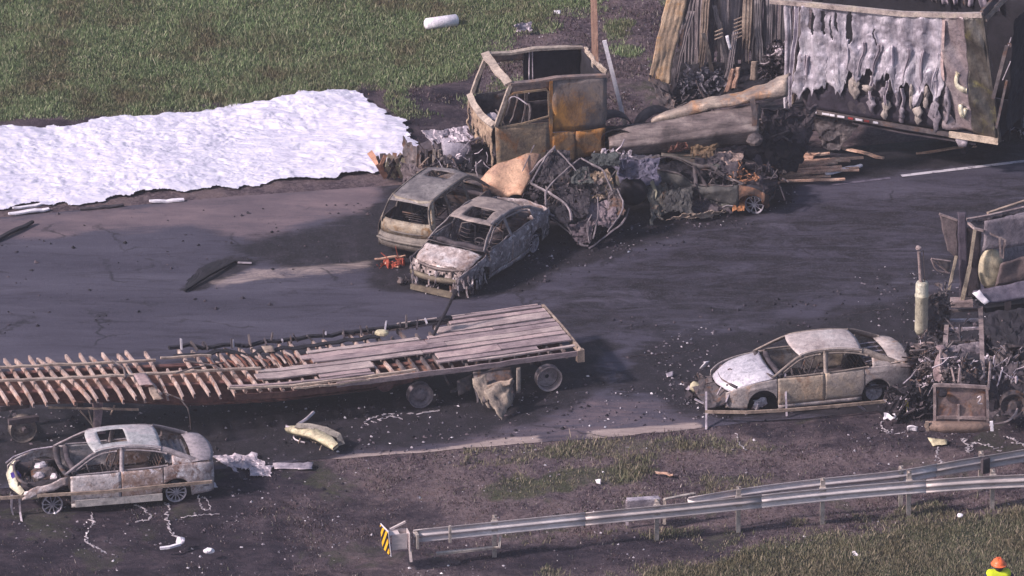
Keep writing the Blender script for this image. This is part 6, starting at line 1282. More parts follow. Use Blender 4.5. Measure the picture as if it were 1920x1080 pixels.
# ------------------------------------------------------------------ timber
mb = MB(); b = PY(1120, 130, 9.6); t_ = PY(1112, -40, 9.6); b[2] = max(b[2] - 1.6, .02); b_ = A(b[0], b[1], 0.02)
mb.sweep([b_, (b_ + t_) / 2, t_], .16, .12, (0, -1, 0)); tag(mb.build('post', mk('pinkish_post', (160, 122, 108), (196, 158, 140), soot=.05, metal=0, streak=(3, 3, .3))), 'tall pinkish wooden post standing behind the orange cab', 'post')
tp_, bp_ = PY(1133, 76, 8.6), PY(1146, 128, 8.6); bt_ = bp_ + (bp_ - tp_) * (bp_[2] / (tp_[2] - bp_[2])) * .98
mb = MB(); mb.sweep([tp_, bt_], .10, .03, (0, -1, 0)); tag(mb.build('board', MAT['white']), 'narrow white board leaning beside the wooden post', 'board')
r_ = np.random.RandomState(15)
G = 'scorched planks heaped below the box trailer'
ORD = 'first second third fourth fifth sixth seventh eighth ninth tenth eleventh twelfth thirteenth fourteenth fifteenth sixteenth'.split()
for i in range(16):
    y = 296 + 42 * (i / 16) + 2 * r_.randn(); x0 = 1440 + 20 * r_.rand(); x1 = x0 + 80 + 95 * r_.rand(); z = .05 + .22 * r_.rand() * (1 - abs(i - 8) / 10)
    plank(P(x0, y, z), P(min(x1, 1628), y - 4 - 7 * r_.rand(), z + .03), .07 + .06 * r_.rand(), .04, 'wood', 'scorched plank in the heap below the box trailer, %s row from the top' % ORD[i], 'plank', G, seed=i)
for a, b, w_, lab in (((1572, 276), (1657, 297), .10, 'plank slanting out of the shadow below the box trailer'), ((1718, 289), (1850, 270), .07, 'long thin lath lying on the road in front of the trailer corner'), ((1548, 327), (1616, 310), .12, 'palest plank on top of the heap below the box trailer'), ((1462, 285), (1525, 296), .08, 'plank slanting down at the left end of the heap')):
    plank(P(*a, .12), P(*b, .12), w_, .04, 'white' if 'palest' in lab else 'wood', lab, 'plank')
for a, b, w_, m, lab in (((703, 487), (760, 480), .07, 'wood', 'orange splinter lying in front of the SUV bumper'), ((722, 493), (748, 500), .08, 'wood', 'short pinkish board fragment in front of the SUV'), ((1228, 886), (1262, 891), .06, 'wood', 'short yellowish wood chip on the soil behind the guardrail'), ((548, 0), (548, 0), 0, '', '')):
    if w_: plank(P(*a, .06), P(*b, .06), w_, .03, m, lab, 'wood')
junk('red_splinters', mk('red_splinter', (120, 50, 40), (190, 96, 76), soot=.2, metal=0), None, P(735, 495, .06), (.35, .25, .05), 26, 91, .5, .015, .05).__setitem__('label', 'reddish splinters and glass on the road before the SUV')
# ------------------------------------------------------------------ burnt tractor at the right edge, front towards the camera
o0 = P(1803, 812, 0); rt = thing('semi_tractor', 'burnt skeleton of a truck tractor with bare radiator and upright exhaust at the right edge', 'truck', o0)
R_ = lambda px, py, z: P(px, py, z) - o0
RY = lambda px, py, y: PY(px, py, y) - o0
m_rad = mk('burnt_radiator', (84, 70, 76), (116, 98, 100), (148, 126, 118), rust=(L(140, 96, 70), .2), soot=.2, scale=2.2)
m_fr = mk('frame_metal', (104, 90, 92), (148, 130, 130), (180, 162, 160), soot=.15)
yf = PY(1803, 800, -9.9)[1]
crumpled('radiator', m_rad, rt, [RY(1757, 724, -9.9), RY(1848, 728, -9.9), RY(1850, 800, -9.95), RY(1758, 798, -9.95)], 18, 14, .025, 3, 4, .05, 0)
for a, b, w_ in (((1752, 722), (1850, 726), .07), ((1752, 720), (1752, 800), .06), ((1850, 724), (1852, 800), .06), ((1797, 758), (1797, 800), .04), ((1756, 782), (1848, 784), .07)):
    mb = MB(); mb.sweep([RY(*a, -10.0), (RY(*a, -10.0) + RY(*b, -10.0)) / 2 + A(.01, 0, .01), RY(*b, -10.0)], w_, .06, (0, -1, 0)); mb.crumple(.012, 4, 3); mb.build('radiator_frame', m_fr, rt)
mb = MB(); mb.tube([RY(1736, 798, -10.1), RY(1770, 800, -10.15), RY(1830, 801, -10.15), RY(1860, 799, -10.1)], [.1, .13, .13, .1], 10); mb.crumple(.02, 4, 2); mb.build('bumper', mk('tan_bumper', (108, 90, 84), (146, 122, 112), soot=.12), rt, smooth=True)
for px in (1738, 1859):
    mb = MB(); mb.disc(RY(px, 798, -10.2), .07 if px < 1800 else .05, 'y', 14); mb.sweep([RY(px, 790, -10.2), RY(px + 1, 808, -10.2)], .07, .04, (0, -1, 0)); mb.crumple(.01, 5, 2); mb.build('bumper_end', MAT['white'] if px > 1800 else MAT['tan'], rt)
mb = MB(); mb.blob(RY(1768, 738, -10.05), (.1, .05, .1), 3, .3); mb.build('painted_hole', MAT['dark'], rt)  # solid black lump, its colour standing in for the shade in a hole
tubes('molten_squiggle', MAT['melt'], rt, [[RY(1833, 746, -10.1), RY(1838, 742, -10.1), RY(1840, 747, -10.1), RY(1832, 757, -10.1), RY(1842, 757, -10.1)]], .018)
# frame rails and rungs
for pts in ([(1770, 716, -8.6), (1772, 660, -6.6), (1776, 590, -3.9)], [(1842, 720, -8.6), (1841, 650, -6.4), (1838, 580, -3.6)]):
    mb = MB(); mb.sweep([RY(a, b, y) for a, b, y in pts], .2, .11, (1, 0, 0)); mb.crumple(.03, 4, 4); mb.build('frame_rail', m_fr, rt)
for (a, b, y, m) in ((1806, 582, -3.7, 'soot2'), (1806, 600, -4.4, 'chrome'), (1806, 616, -5.0, 'silver'), (1806, 640, -6.0, 'soot2')):
    mb = MB(); mb.sweep([RY(1775, b + 1, y), RY(1806, b, y), RY(1838, b - 1, y)], .08, .05); mb.crumple(.015, 3, 3); mb.build('frame_rung', MAT[m], rt)
crumpled('frame_plate', mk('slotted_plate', (56, 50, 58), (96, 86, 94), (150, 138, 144), soot=.35), rt, [RY(1776, 648, -6.3), RY(1838, 642, -6.3), RY(1840, 668, -7.0), RY(1778, 672, -7.0)], 18, 8, .05, 5, 3, .02, .4, holes=.35)
mb = MB(); mb.blob(RY(1806, 700, -8.2), (.36, .8, .3), 7, .35, 20, 12); mb.build('engine', MAT['soot'], rt)
mb = MB(); mb.blob(RY(1762, 690, -7.8), (.14, .3, .3), 5, .35, 14, 10); mb.blob(RY(1764, 652, -7.0), (.12, .12, .05), 8, .2); mb.build('turbocharger', mk('pinkish_casting', (112, 94, 100), (164, 142, 144), soot=.15), rt, kind='stuff')
tubes('bracket', m_fr, rt, [[RY(1764, 655, -8.0), RY(1762, 690, -8.3), RY(1768, 712, -9)], [RY(1784, 690, -9), RY(1790, 716, -9.2)], [RY(1842, 680, -8), RY(1846, 700, -8.6), RY(1838, 712, -9)], [RY(1800, 690, -9), RY(1798, 718, -9.4)], [RY(1857, 680, -8), RY(1853, 730, -9.5)]], .03, .02)
junk('engine_hoses', MAT['soot2'], rt, RY(1805, 698, -8.6), (.5, .5, .25), 80, 101); junk('engine_hoses', MAT['silver'], rt, RY(1800, 690, -8.6), (.5, .5, .3), 30, 102, rod=.012, plate=.04); junk('engine_hoses', MAT['soot'], rt, RY(1805, 640, -6), (.7, 1.2, .1), 24, 103)
# exhaust
mb = MB(); mb.lathe([(0, .02), (0, .11), (.08, .145), (.12, .15), (.14, .15), (.92, .15), (.94, .165), (.98, .165), (1.0, .15), (1.24, .15), (1.30, .12), (1.30, .02)], RY(1727, 626, -5.0), 'z', 24)
mb.build('silencer', mk('cream_silencer', (158, 150, 136), (190, 182, 164), (168, 168, 164), soot=.02, rough=.4, metal=.15, scale=1.5), rt, smooth=True)
mb = MB(); mb.tube([RY(1727, 530, -5.0), RY(1725, 500, -5.0), RY(1723, 472, -5.0)], [.05, .042, .04], 10); mb.blob(RY(1722, 465, -5.0), (.07, .07, .06), 3, .2); mb.build('exhaust_pipe', m_fr, rt, smooth=True, kind='stuff') if False else mb.build('exhaust_pipe', m_fr, rt)
tubes('exhaust_bracket', MAT['soot2'], rt, [[RY(1731, 468, -5), RY(1734, 530, -5)], [RY(1738, 560, -5), RY(1770, 566, -4.6)], [RY(1727, 626, -5), RY(1722, 640, -5.1), RY(1726, 700, -6.5)]], .014)
crumpled('exhaust_shield', MAT['soot2'], rt, [RY(1738, 560, -4.7), RY(1775, 545, -4.4), RY(1772, 640, -4.8), RY(1742, 640, -5.0)], 12, 16, .08, 4, 5, .015, .3, holes=.25)
crumpled('cab_side', MAT['soot'], rt, [RY(1706, 640, -5.2), RY(1760, 636, -5.2), RY(1756, 700, -6.6), RY(1712, 706, -6.6)], 14, 12, .1, 3, 5, .015, .2, holes=.3)
tubes('step_bar', m_fr, rt, [[RY(1708, 652, -5.8), RY(1735, 642, -5.8), RY(1762, 642, -5.8)], [RY(1708, 664, -6.2), RY(1740, 650, -6.2)], [RY(1715, 698, -6.8), RY(1742, 684, -6.8)]], [.03, .015, .02], .02)
# uprights and back plates
m_pl = mk('mauve_upright', (70, 62, 76), (94, 84, 96), soot=.1, scale=1.5); m_pn = mk('taupe_panel', (92, 80, 84), (116, 102, 104), soot=.08, scale=1.2)
crumpled('upright_plate', m_pl, rt, [RY(1795, 397, -3.4), RY(1812, 397, -3.4), RY(1815, 560, -3.5), RY(1800, 560, -3.5)], 6, 20, .02, 1.5, 3, .06)
crumpled('wind_deflector', m_pn, rt, [RY(1761, 401, -3.3), RY(1795, 412, -3.3), RY(1797, 486, -3.4), RY(1776, 470, -3.4)], 10, 12, .03, 1.5, 5, .04)
mb = MB(); mb.sweep([RY(1761, 401, -3.35), RY(1795, 413, -3.35)], .05, .05, (0, -1, 0)); mb.build('deflector_rim', m_fr, rt)
for a, b, w_ in (((1793, 480), (1779, 543), .06), ((1828, 430), (1818, 500), .07), ((1818, 500), (1802, 572), .09)):
    mb = MB(); mb.sweep([RY(*a, -3.6), RY(*b, -3.7)], w_, .06, (0, -1, 0)); mb.build('strut', mk('tan_strut', (140, 126, 116), (176, 160, 142), soot=.04), rt)
tubes('mirror_bracket', m_fr, rt, [[RY(1746, 486, -3.9), RY(1755, 508, -3.9), RY(1780, 512, -3.8)], [RY(1746, 486, -3.9), RY(1780, 512, -3.8)], [RY(1746, 485, -3.9), RY(1782, 490, -3.8)]], .025)
crumpled('mirror', MAT['soot2'], rt, [RY(1754, 487, -3.85), RY(1782, 489, -3.8), RY(1780, 510, -3.8), RY(1775, 506, -3.85)], 6, 6, .02, 4, 3)
crumpled('bulkhead_sheet', MAT['soot'], rt, [RY(1812, 425, -3.2), RY(1840, 430, -3.2), RY(1838, 560, -3.3), RY(1812, 560, -3.3)], 8, 14, .04, 2, 4, .02)
mb = MB(); mb.box(RY(1803, 566, -3.7), (.5, .3, .12)); mb.crumple(.05, 4, 3); mb.build('fifth_wheel_mount', m_fr, rt)
# right-hand wheel, pipes, tangle
truck_wheel(rt, tuple(RY(1900, 758, -8.9)), .3, .25, False, MAT['soot2'])
rt_w = rt.children[-1]
tubes('air_pipe', m_fr, rt, [[RY(1845, 625, -5), RY(1870, 624, -5), RY(1905, 624, -5)], [RY(1850, 795, -10), RY(1885, 793, -9.9), RY(1902, 780, -9.7), RY(1908, 766, -9.5)], [RY(1848, 666, -7), RY(1880, 676, -7), RY(1925, 690, -7)], [RY(1870, 640, -6), RY(1885, 650, -6), RY(1905, 640, -6), RY(1925, 655, -6)]], [.02, .025, .025, .016], .02)
crumpled('bent_plate', MAT['silver'], rt, [RY(1872, 684, -7.2), RY(1884, 682, -7.2), RY(1902, 702, -7.4), RY(1890, 708, -7.4)], 6, 6, .04, 4, 3)
crumpled('charred_side', MAT['soot'], rt, [RY(1852, 690, -8), RY(1960, 680, -8), RY(1960, 790, -9), RY(1858, 790, -9.2)], 16, 14, .14, 2.5, 6, .02, .1); crumpled('charred_side', MAT['dark'], rt, [RY(1850, 590, -5), RY(1980, 570, -5), RY(1980, 700, -7), RY(1850, 700, -7)], 16, 14, .14, 2.5, 8, .02)
mb = MB(); mb.sweep([RY(1878, 628, -5.4), RY(1879, 600, -5.3)], [.12, .03], .05, (0, -1, 0)); mb.build('spike', m_fr, rt)
junk('burnt_tangle', MAT['soot2'], rt, RY(1895, 690, -7.5), (.6, 1.0, .4), 150, 105); junk('burnt_tangle', MAT['silver'], rt, RY(1890, 700, -8), (.6, .9, .35), 90, 106, rod=.012, plate=.05); junk('burnt_tangle', MAT['soot2'], rt, RY(1738, 680, -6.6), (.45, .9, .5), 150, 107); junk('burnt_tangle', MAT['silver'], rt, RY(1745, 690, -7), (.4, .8, .45), 50, 108, rod=.012, plate=.04); junk('burnt_tangle', MAT['soot2'], rt, RY(1765, 590, -4.6), (.2, .4, .7), 90, 109, rod=.016, plate=.07)
# ------------------------------------------------------------------ tank trailer coupled behind it
o1 = P(1900, 600, 0); tk = thing('tank_trailer', 'burnt trailer body with rounded tan end rising above the truck skeleton', 'trailer', o1)
TY = lambda px, py, y: PY(px, py, y) - o1
m_tk = mk('mauve_tank_skin', (104, 94, 104), (138, 126, 134), (162, 150, 154), soot=.06, scale=1.0, rough=.6); m_tb = mk('brown_tank_skin', (92, 78, 80), (122, 104, 102), (140, 122, 112), soot=.1, scale=1.2)
g = []
for i, x in enumerate(np.linspace(0, 1, 30)):
    col = []
    for a in np.linspace(-.75, 1.75, 18):
        c = TY(1846 + 110 * x, 480 - 26 * x, -2.6 + 1.2 * x); r = .82; col.append(c + A(0, -r * math.cos(a), r * math.sin(a)))
    g.append(col)
mb = MB(); mb.grid(np.array(g)); mb.crumple(.05, 1.3, 3); mb.build('shell', m_tk, tk, smooth=True, solid=.03)
mb = MB(); c = TY(1858, 503, -3.4); mb.blob(c, (.30, .14, .50), 5, .05, 20, 14)
_unused = (lambda: mb.grid(np.array([[c + A(.30 * rr_ * math.cos(a), -.12 * math.sqrt(max(0, 1 - rr_ * rr_)) - .1, .50 * rr_ * math.sin(a)) for rr_ in (.002, .4, .7, .9, 1)] for a in np.linspace(0, 2 * math.pi, 22, endpoint=False)]), close=True))
mb.build('end_cap', mk('tan_dish', (150, 138, 120), (186, 172, 148), (200, 188, 168), soot=.06, rough=.6, scale=3), tk, smooth=True, solid=.02)
crumpled('lower_panel', m_tb, tk, [TY(1876, 494, -3.6), TY(1960, 470, -3.2), TY(1960, 520, -3.3), TY(1866, 536, -3.7)], 16, 8, .04, 1.5, 4, .02)
crumpled('upper_panel', m_tk, tk, [TY(1846, 414, -3.5), TY(1960, 396, -3.0), TY(1960, 455, -3.1), TY(1842, 470, -3.6)], 18, 10, .03, 1.4, 7, .02)
crumpled('bottom_slab', mk('slate_slab', (72, 66, 84), (104, 96, 110), (128, 118, 130), soot=.06, rough=.5), tk, [TY(1824, 548, -4.2), TY(1960, 520, -3.6), TY(1960, 556, -3.9), TY(1850, 570, -4.4)], 16, 8, .02, 1.5, 5, .08)
crumpled('slab_corner', MAT['white'], tk, [TY(1822, 549, -4.3), TY(1836, 543, -4.3), TY(1856, 565, -4.5), TY(1846, 570, -4.5)], 6, 5, .02, 3, 5)
for pts, w_, m in (([(1812, 412, -3.3), (1850, 405, -3.1), (1925, 388, -2.4)], .07, m_fr), ([(1812, 415, -3.4), (1828, 428, -3.6), (1844, 432, -3.6)], .06, m_fr), ([(1868, 412, -3.0), (1925, 408, -2.6)], .04, MAT['tan']), ([(1852, 400, -2.4), (1925, 376, -1.8)], .07, MAT['tan']), ([(1856, 438, -3.8), (1874, 446, -3.8), (1876, 482, -3.8)], .04, m_fr), ([(1876, 446, -3.8), (1884, 450, -3.8), (1880, 484, -3.8)], .03, m_fr)):
    mb = MB(); mb.sweep([TY(*p) for p in pts], w_, .05); mb.crumple(.015, 3, 3); mb.build('rim_rail', m, tk)
crumpled('roof_sheet', MAT['soot'], tk, [TY(1818, 416, -3.2), TY(1850, 410, -3.0), TY(1920, 392, -2.3), TY(1850, 424, -3.4)], 10, 8, .05, 3, 3)
for px in (1890, 1950):
    mb = MB(); q = TY(px, 560, -3.6); mb.sweep([q, A(q[0], q[1], .02)], .14, .12, (0, 1, 0)); mb.build('support_leg', MAT['soot'], tk)
mb = MB(); q0, q1 = TY(1838, 575, -3.4), TY(1960, 560, -2.6); mb.sweep([q0, q1], .5, .12); mb.build('underframe', MAT['dark'], tk)
# ------------------------------------------------------------------ loose wreckage, one thing each
def squig(pts, r, lab, mat='melt', name='molten_metal', cat='molten metal', z=.03, flat_=.5, seed=0):
    q = [];
    for a, b in pts: p = P(a, b, 0); g0 = gz(p[0], p[1]); q.append(P(a, b, g0 + z))
    q = chaikin(q, 1); n = 4 * len(q); d = np.linspace(0, len(q) - 1, n); q = np.column_stack([np.interp(d, range(len(q)), q[:, k_]) for k_ in range(3)]); r_ = np.random.RandomState(seed)
    q[:, :2] += r * .7 * r_.randn(n, 2); q[:, 2] += .008 * r_.randn(n) - .4 * r; mb = MB(); mb.sweep(q, r * (.2 + 1.2 * r_.rand(n) ** 2), .015); mb.crumple(.02, 9, seed); return tag(mb.build(name, MAT[mat]), lab, cat)
for i, (pts, r, lab) in enumerate([
    ([(168, 962), (172, 975), (176, 982), (165, 995), (162, 1008), (160, 1016), (175, 1022), (190, 1032), (205, 1040), (213, 1038)], .045, 'long jagged trickle of pale molten metal below the front of the white and brown sedan'),
    ([(253, 944), (268, 952), (280, 962), (286, 970), (270, 974), (254, 978)], .04, 'short hooked pale trickle below the middle of the white and brown sedan'),
    ([(312, 942), (320, 950), (312, 970), (316, 990), (328, 1000), (338, 1010)], .045, 'pale trickle running from the rear wheel to the bright hooked piece'),
    ([(370, 928), (376, 945), (382, 955), (396, 955), (388, 935), (380, 930)], .028, 'thin pale loop of melted metal just behind the rear wheel of the lower left sedan'),
    ([(340, 970), (360, 966), (380, 964), (410, 963)], .022, 'faint straight line of pale drips right of the rear wheel trickle'),
    ([(684, 796), (692, 784), (715, 776), (745, 774), (780, 775), (825, 768)], .055, 'long low ridge of greyish molten metal below the flatbed'),
    ([(700, 790), (720, 782), (735, 778), (752, 785)], .05, 'short bright clot beside the long ridge below the flatbed'),
    ([(1760, 832), (1756, 845), (1762, 862), (1766, 868)], .04, 'thin pale curl dropping down from the cream board near the truck radiator'),
    ([(1808, 822), (1816, 836), (1812, 848), (1824, 842), (1818, 828), (1840, 830), (1865, 838), (1882, 850), (1872, 852)], .05, 'branching violet white molten splash in front of the truck radiator'),
    ([(1890, 816), (1902, 826), (1922, 834)], .045, 'smooth pale molten strip at the right edge in front of the truck'),
    ([(1655, 806), (1668, 812), (1690, 812), (1702, 806)], .05, 'bright curved band of molten metal on the soil left of the truck radiator'),
    ([(1654, 788), (1650, 800), (1664, 806)], .03, 'small upright pale curl left of the truck radiator'),
    ([(404, 862), (440, 856), (478, 858)], .05, 'flat pale runnel directly behind the boot of the lower left sedan'),
    ([(1380, 812), (1386, 830), (1398, 844)], .03, 'thin pale dribble below the left end of the pale pipe barrier')]):
    squig(pts, r, lab, seed=i)
def scrap(quad, lab, mat='silver', seed=0, amp=.06, name='metal_scrap', cat='scrap', n=9, jag=.2, sol=.015):
    q = [];
    for a, b, z in quad: p = P(a, b, 0); q.append(P(a, b, z + gz(p[0], p[1])))
    o = crumpled(name, MAT[mat] if isinstance(mat, str) else mat, None, q, n, n, amp, 4, seed, sol, jag); return tag(o, lab, cat)
mb = MB(); mb.sweep([P(300, 1028, .05), P(318, 1026, .06), P(338, 1020, .08)], .07, .05); mb.blob(P(338, 1014, .1), (.1, .12, .09), 3, .3); tag(mb.build('metal_scrap', MAT['white'], smooth=False), 'bright white hooked metal piece on dark ground below the lower left sedan', 'scrap')
mb = MB(); mb.blob((0, 0, 0), (.13, .08, .07), 6, .3); o = mb.build('lump', MAT['white']); o.location = Vector(P(392, 1038, .0)); tag(o, 'small white lump on bare soil right of the hooked metal piece', 'scrap')
scrap([(398, 852, .08), (485, 852, .1), (505, 884, .05), (440, 882, .04)], 'flat pale torn sheet lying right behind the lower left sedan', 'silver', 3, .09, 'metal_scrap', 'sheet', 12, .3)
scrap([(470, 880, .06), (512, 874, .06), (508, 892, .04), (470, 894, .04)], 'small crumpled pale scrap just below the torn sheet', 'silver', 5)
scrap([(512, 868, .06), (588, 868, .08), (586, 880, .05), (515, 880, .05)], 'narrow pale slab lying right of the torn sheet', 'silver', 7, .02)
scrap([(388, 906, .05), (402, 904, .08), (410, 912, .05), (398, 914, .04)], 'tiny white scrap below the rear corner of the lower left sedan', 'white', 8, .03)
# cream bumper below the flatbed
bo = P(590, 838, 0); bp = thing('bumper_wreck', 'torn cream coloured car bumper lying below the flatbed trailer', 'bumper', bo)
lb = lambda a, b, z: P(a, b, z) - bo
mb = MB(); mb.sweep([lb(538, 806, .22), lb(560, 808, .28), lb(590, 815, .3), (lb(615, 828, .28)), lb(630, 838, .2)], [.12, .2, .24, .24, .16], .14, (0, -.6, 1)); mb.crumple(.05, 4, 3); mb.build('bumper_skin', MAT['cream'], bp, smooth=True)
mb = MB(); mb.sweep([lb(555, 798, .4), lb(580, 798, .42), lb(610, 806, .4), lb(636, 818, .3), lb(640, 832, .15)], .16, .03, (0, -.4, 1)); mb.crumple(.06, 6, 4); mb.build('bumper_grille', mk('grey_mesh', (112, 104, 102), (172, 162, 152), soot=.25, scale=6), bp, smooth=False)
tubes('bumper_arm', MAT['silver'], bp, [[lb(560, 795, .4), lb(575, 786, .45), lb(588, 773, .5)], [lb(552, 812, .15), lb(550, 824, .05), lb(572, 830, .04)], [lb(536, 800, .3), lb(560, 804, .3)]], [.04, .02, .03])
junk('bumper_shreds', MAT['tan'], bp, lb(600, 822, .15), (.5, .15, .08), 30, 111, .5, .014, .05)
# white roll and scraps in the grass
mb = MB(); a_, b_ = P(797, 60, .2), P(858, 52, .2); a_[2] = b_[2] = gz(*P(828, 58)[:2]) + .16; mb.tube([a_, a_ + (b_ - a_) * .05, b_ - (b_ - a_) * .05, b_], [.10, .15, .16, .12], 16); mb.crumple(.012, 3, 2); tag(mb.build('roll', MAT['white'], smooth=True), 'white cylindrical roll lying alone on the grass bank', 'roll')
scrap([(966, 46, .25), (996, 40, .2), (1002, 58, .05), (972, 56, .05)], 'greyish crumpled scrap on the grass right of the white roll', 'silver', 11, .08)
scrap([(1038, 20, .12), (1051, 19, .12), (1052, 26, .04), (1039, 26, .04)], 'tiny white scrap at the top edge of the grass', 'white', 12, .02, n=4)
scrap([(1117, 900, .05), (1126, 898, .1), (1127, 908, .03), (1119, 907, .03)], 'tiny white scrap on bare soil behind the guardrail', 'white', 13, .02, n=4)
mb = MB(); mb.blob((0, 0, 0), (.07, .06, .05), 3, .2); o = mb.build('lump', MAT['white']); o.location = Vector(P(1800, 970, 0.0)); tag(o, 'small white lump below the right half of the guardrail', 'scrap')
scrap([(1592, 1036, .02), (1604, 1032, .14), (1616, 1044, .04), (1600, 1042, .02)], 'thin white scrap on the dry grass below the guardrail', 'white', 14, .03, n=6)
scrap([(1740, 822, .05), (1776, 824, .05), (1776, 834, .04), (1750, 836, .04)], 'cream board in front of the truck radiator', 'cream', 15, .02, n=6)
scrap([(1670, 700, .3), (1700, 702, .25), (1720, 720, .15), (1690, 722, .15)], 'grey folded scrap behind the rear bumper of the tan sedan', 'silver', 16, .08)
scrap([(1716, 716, .4), (1742, 720, .4), (1738, 736, .2), (1714, 732, .2)], 'pale crumpled box scrap left of the truck radiator', 'silver', 17, .08)
scrap([(1656, 772, .3), (1678, 774, .3), (1678, 786, .15), (1656, 784, .15)], 'white slotted scrap on the soil left of the truck', 'white', 18, .05, n=7)
scrap([(1664, 750, .3), (1680, 750, .3), (1680, 762, .15), (1666, 762, .15)], 'small pale scrap at the end of the pale pipe barrier', 'silver', 19, .05, n=6)
scrap([(1702, 798, .15), (1722, 800, .15), (1720, 808, .05), (1702, 806, .05)], 'white strip of scrap right of the curved molten band', 'white', 20, .03, n=6)
mb = MB(); mb.sweep([P(1700, 750, .5), P(1702, 775, .15)], .06, .03, (0, -1, 0)); tag(mb.build('strap', mk('yellow_strap_paint', (200, 180, 70), (226, 206, 110), soot=.05, metal=0)), 'short upright yellow strap left of the truck radiator', 'strap')
dr = P(1700, 780, 0); dt = thing('debris_pile', 'dark charred heap between tan sedan and truck skeleton', 'debris', dr); junk('charred_tangle', MAT['soot'], dt, (0, .1, .3), (.6, .6, .3), 110, 121, plate=.16); junk('charred_tangle', MAT['silver'], dt, (-.1, 0, .3), (.55, .4, .25), 30, 122, rod=.012, plate=.05); crumpled('black_panel', MAT['dark'], dt, [(-.4, .3, .6), (.5, .3, .6), (.5, -.1, .1), (-.3, -.2, .1)], 12, 10, .12, 3, 4)
dr = P(1310, 745, 0); dt = thing('debris_pile', 'torn bumper remains and shreds on the ground at the nose of the tan sedan', 'debris', dr); junk('charred_tangle', MAT['soot2'], dt, (.35, .1, .25), (.6, .5, .22), 80, 131); junk('charred_tangle', MAT['silver'], dt, (.3, 0, .2), (.6, .4, .18), 26, 132, rod=.012, plate=.06)
mb = MB(); mb.blob((-.08, -.1, .3), (.14, .1, .13), 3, .3, 10, 8); mb.build('headlamp', MAT['cream'], dt, smooth=True); crumpled('bumper_piece', MAT['soot'], dt, [(-.3, .0, .4), (.2, .1, .45), (.4, 0, .1), (-.3, -.2, .08)], 10, 8, .06, 4, 4)
crumpled('bumper_piece', MAT['silver'], dt, [(.15, .3, .42), (.6, .2, .3), (.6, .1, .2), (.3, .2, .3)], 8, 5, .05, 4, 9)
dr = P(830, 530, 0); dt = thing('debris_pile', 'burnt shreds fallen below the nose of the sedan beside the SUV', 'debris', dr); junk('charred_tangle', MAT['soot2'], dt, (0, 0, .1), (1.1, .35, .1), 90, 141, plate=.07); junk('charred_tangle', MAT['silver'], dt, (0, -.1, .08), (1.1, .4, .07), 30, 142, rod=.012, plate=.045)
dr = P(1885, 262, 0); dt = thing('debris_pile', 'dark rubble with white bits at the corner of the box trailer', 'debris', dr); junk('charred_tangle', MAT['soot'], dt, (.1, .3, .2), (.9, .5, .2), 120, 151, plate=.12); junk('charred_tangle', MAT['silver'], dt, (.1, .2, .25), (.8, .5, .15), 50, 152, rod=.014, plate=.05); crumpled('pale_bracket', MAT['silver'], dt, [(-.1, 0, .7), (.35, .1, .65), (.4, 0, .4), (0, -.1, .42)], 8, 6, .06, 4, 9)
for i, (pts, r, lab) in enumerate([([(1175, 668), (1220, 664), (1270, 660), (1308, 655)], .03, 'long thin dark cord lying on the road left of the tan sedan'), ([(1570, 592), (1620, 584), (1668, 578)], .05, 'low black rubber strip on the road left of the exhaust')]): squig(pts, r, lab, 'soot', 'cord', 'cord', seed=i + 50)
scrap([(1312, 690, .1), (1322, 678, .3), (1330, 676, .3), (1318, 692, .08)], 'small white upright sliver left of the tan sedan bonnet', 'white', 22, .01, n=4, jag=0)
scrap([(1248, 700, .06), (1262, 696, .1), (1262, 706, .04), (1250, 708, .04)], 'small pale flake on the road left of the tan sedan', 'silver', 23, .02, n=5, jag=0)
scrap([(440, 716, .1), (470, 712, .12), (470, 722, .1), (442, 724, .1)], 'x', 'rust', 24, .02, n=4) if False else None

# ------------------------------------------------------------------ worker in the corner, seen from behind
hp = P(1873, 1044, 1.78); px_, py_ = float(hp[0]), float(hp[1]); gzv = gz(px_, py_)
wk = thing('person', 'person in orange hard hat and yellow safety vest at the bottom right corner', 'person', (px_, py_, gzv - .02), math.radians(8), scale=1.1)
def skinmesh(name, joints, edges, mat, parent, sub=2):
    me = bpy.data.meshes.new(name); me.from_pydata([j[:3] for j in joints], edges, []); o = bpy.data.objects.new(name, me); COL.objects.link(o); o.parent = parent
    md = o.modifiers.new('skin', 'SKIN'); md.use_smooth_shade = True
    for v, j in zip(me.skin_vertices[0].data, joints): v.radius = (j[3], j[4] if len(j) > 4 else j[3])
    me.skin_vertices[0].data[0].use_root = True
    sb = o.modifiers.new('sub', 'SUBSURF'); sb.levels = sub; sb.render_levels = sub; me.materials.append(mat); return o
def flatmat(name, c, rough=.8): t = NT(name); return t.finish(t.mix(t.math('MULTIPLY', t.noise(9, 5, .6), .5), L(*c), tuple(q * .6 for q in L(*c)[:3]) + (1,)), rough, 0, t.noise(20, 4, .6), .01)
m_skin, m_tr, m_vest, m_navy, m_boot, m_hat = flatmat('skin', (176, 128, 108), .6), flatmat('navy_trousers', (46, 48, 70)), flatmat('yellow_vest', (214, 226, 40), .7), flatmat('navy_shirt', (40, 40, 66)), flatmat('boot_leather', (46, 36, 32)), flatmat('orange_hat', (236, 112, 66), .35)
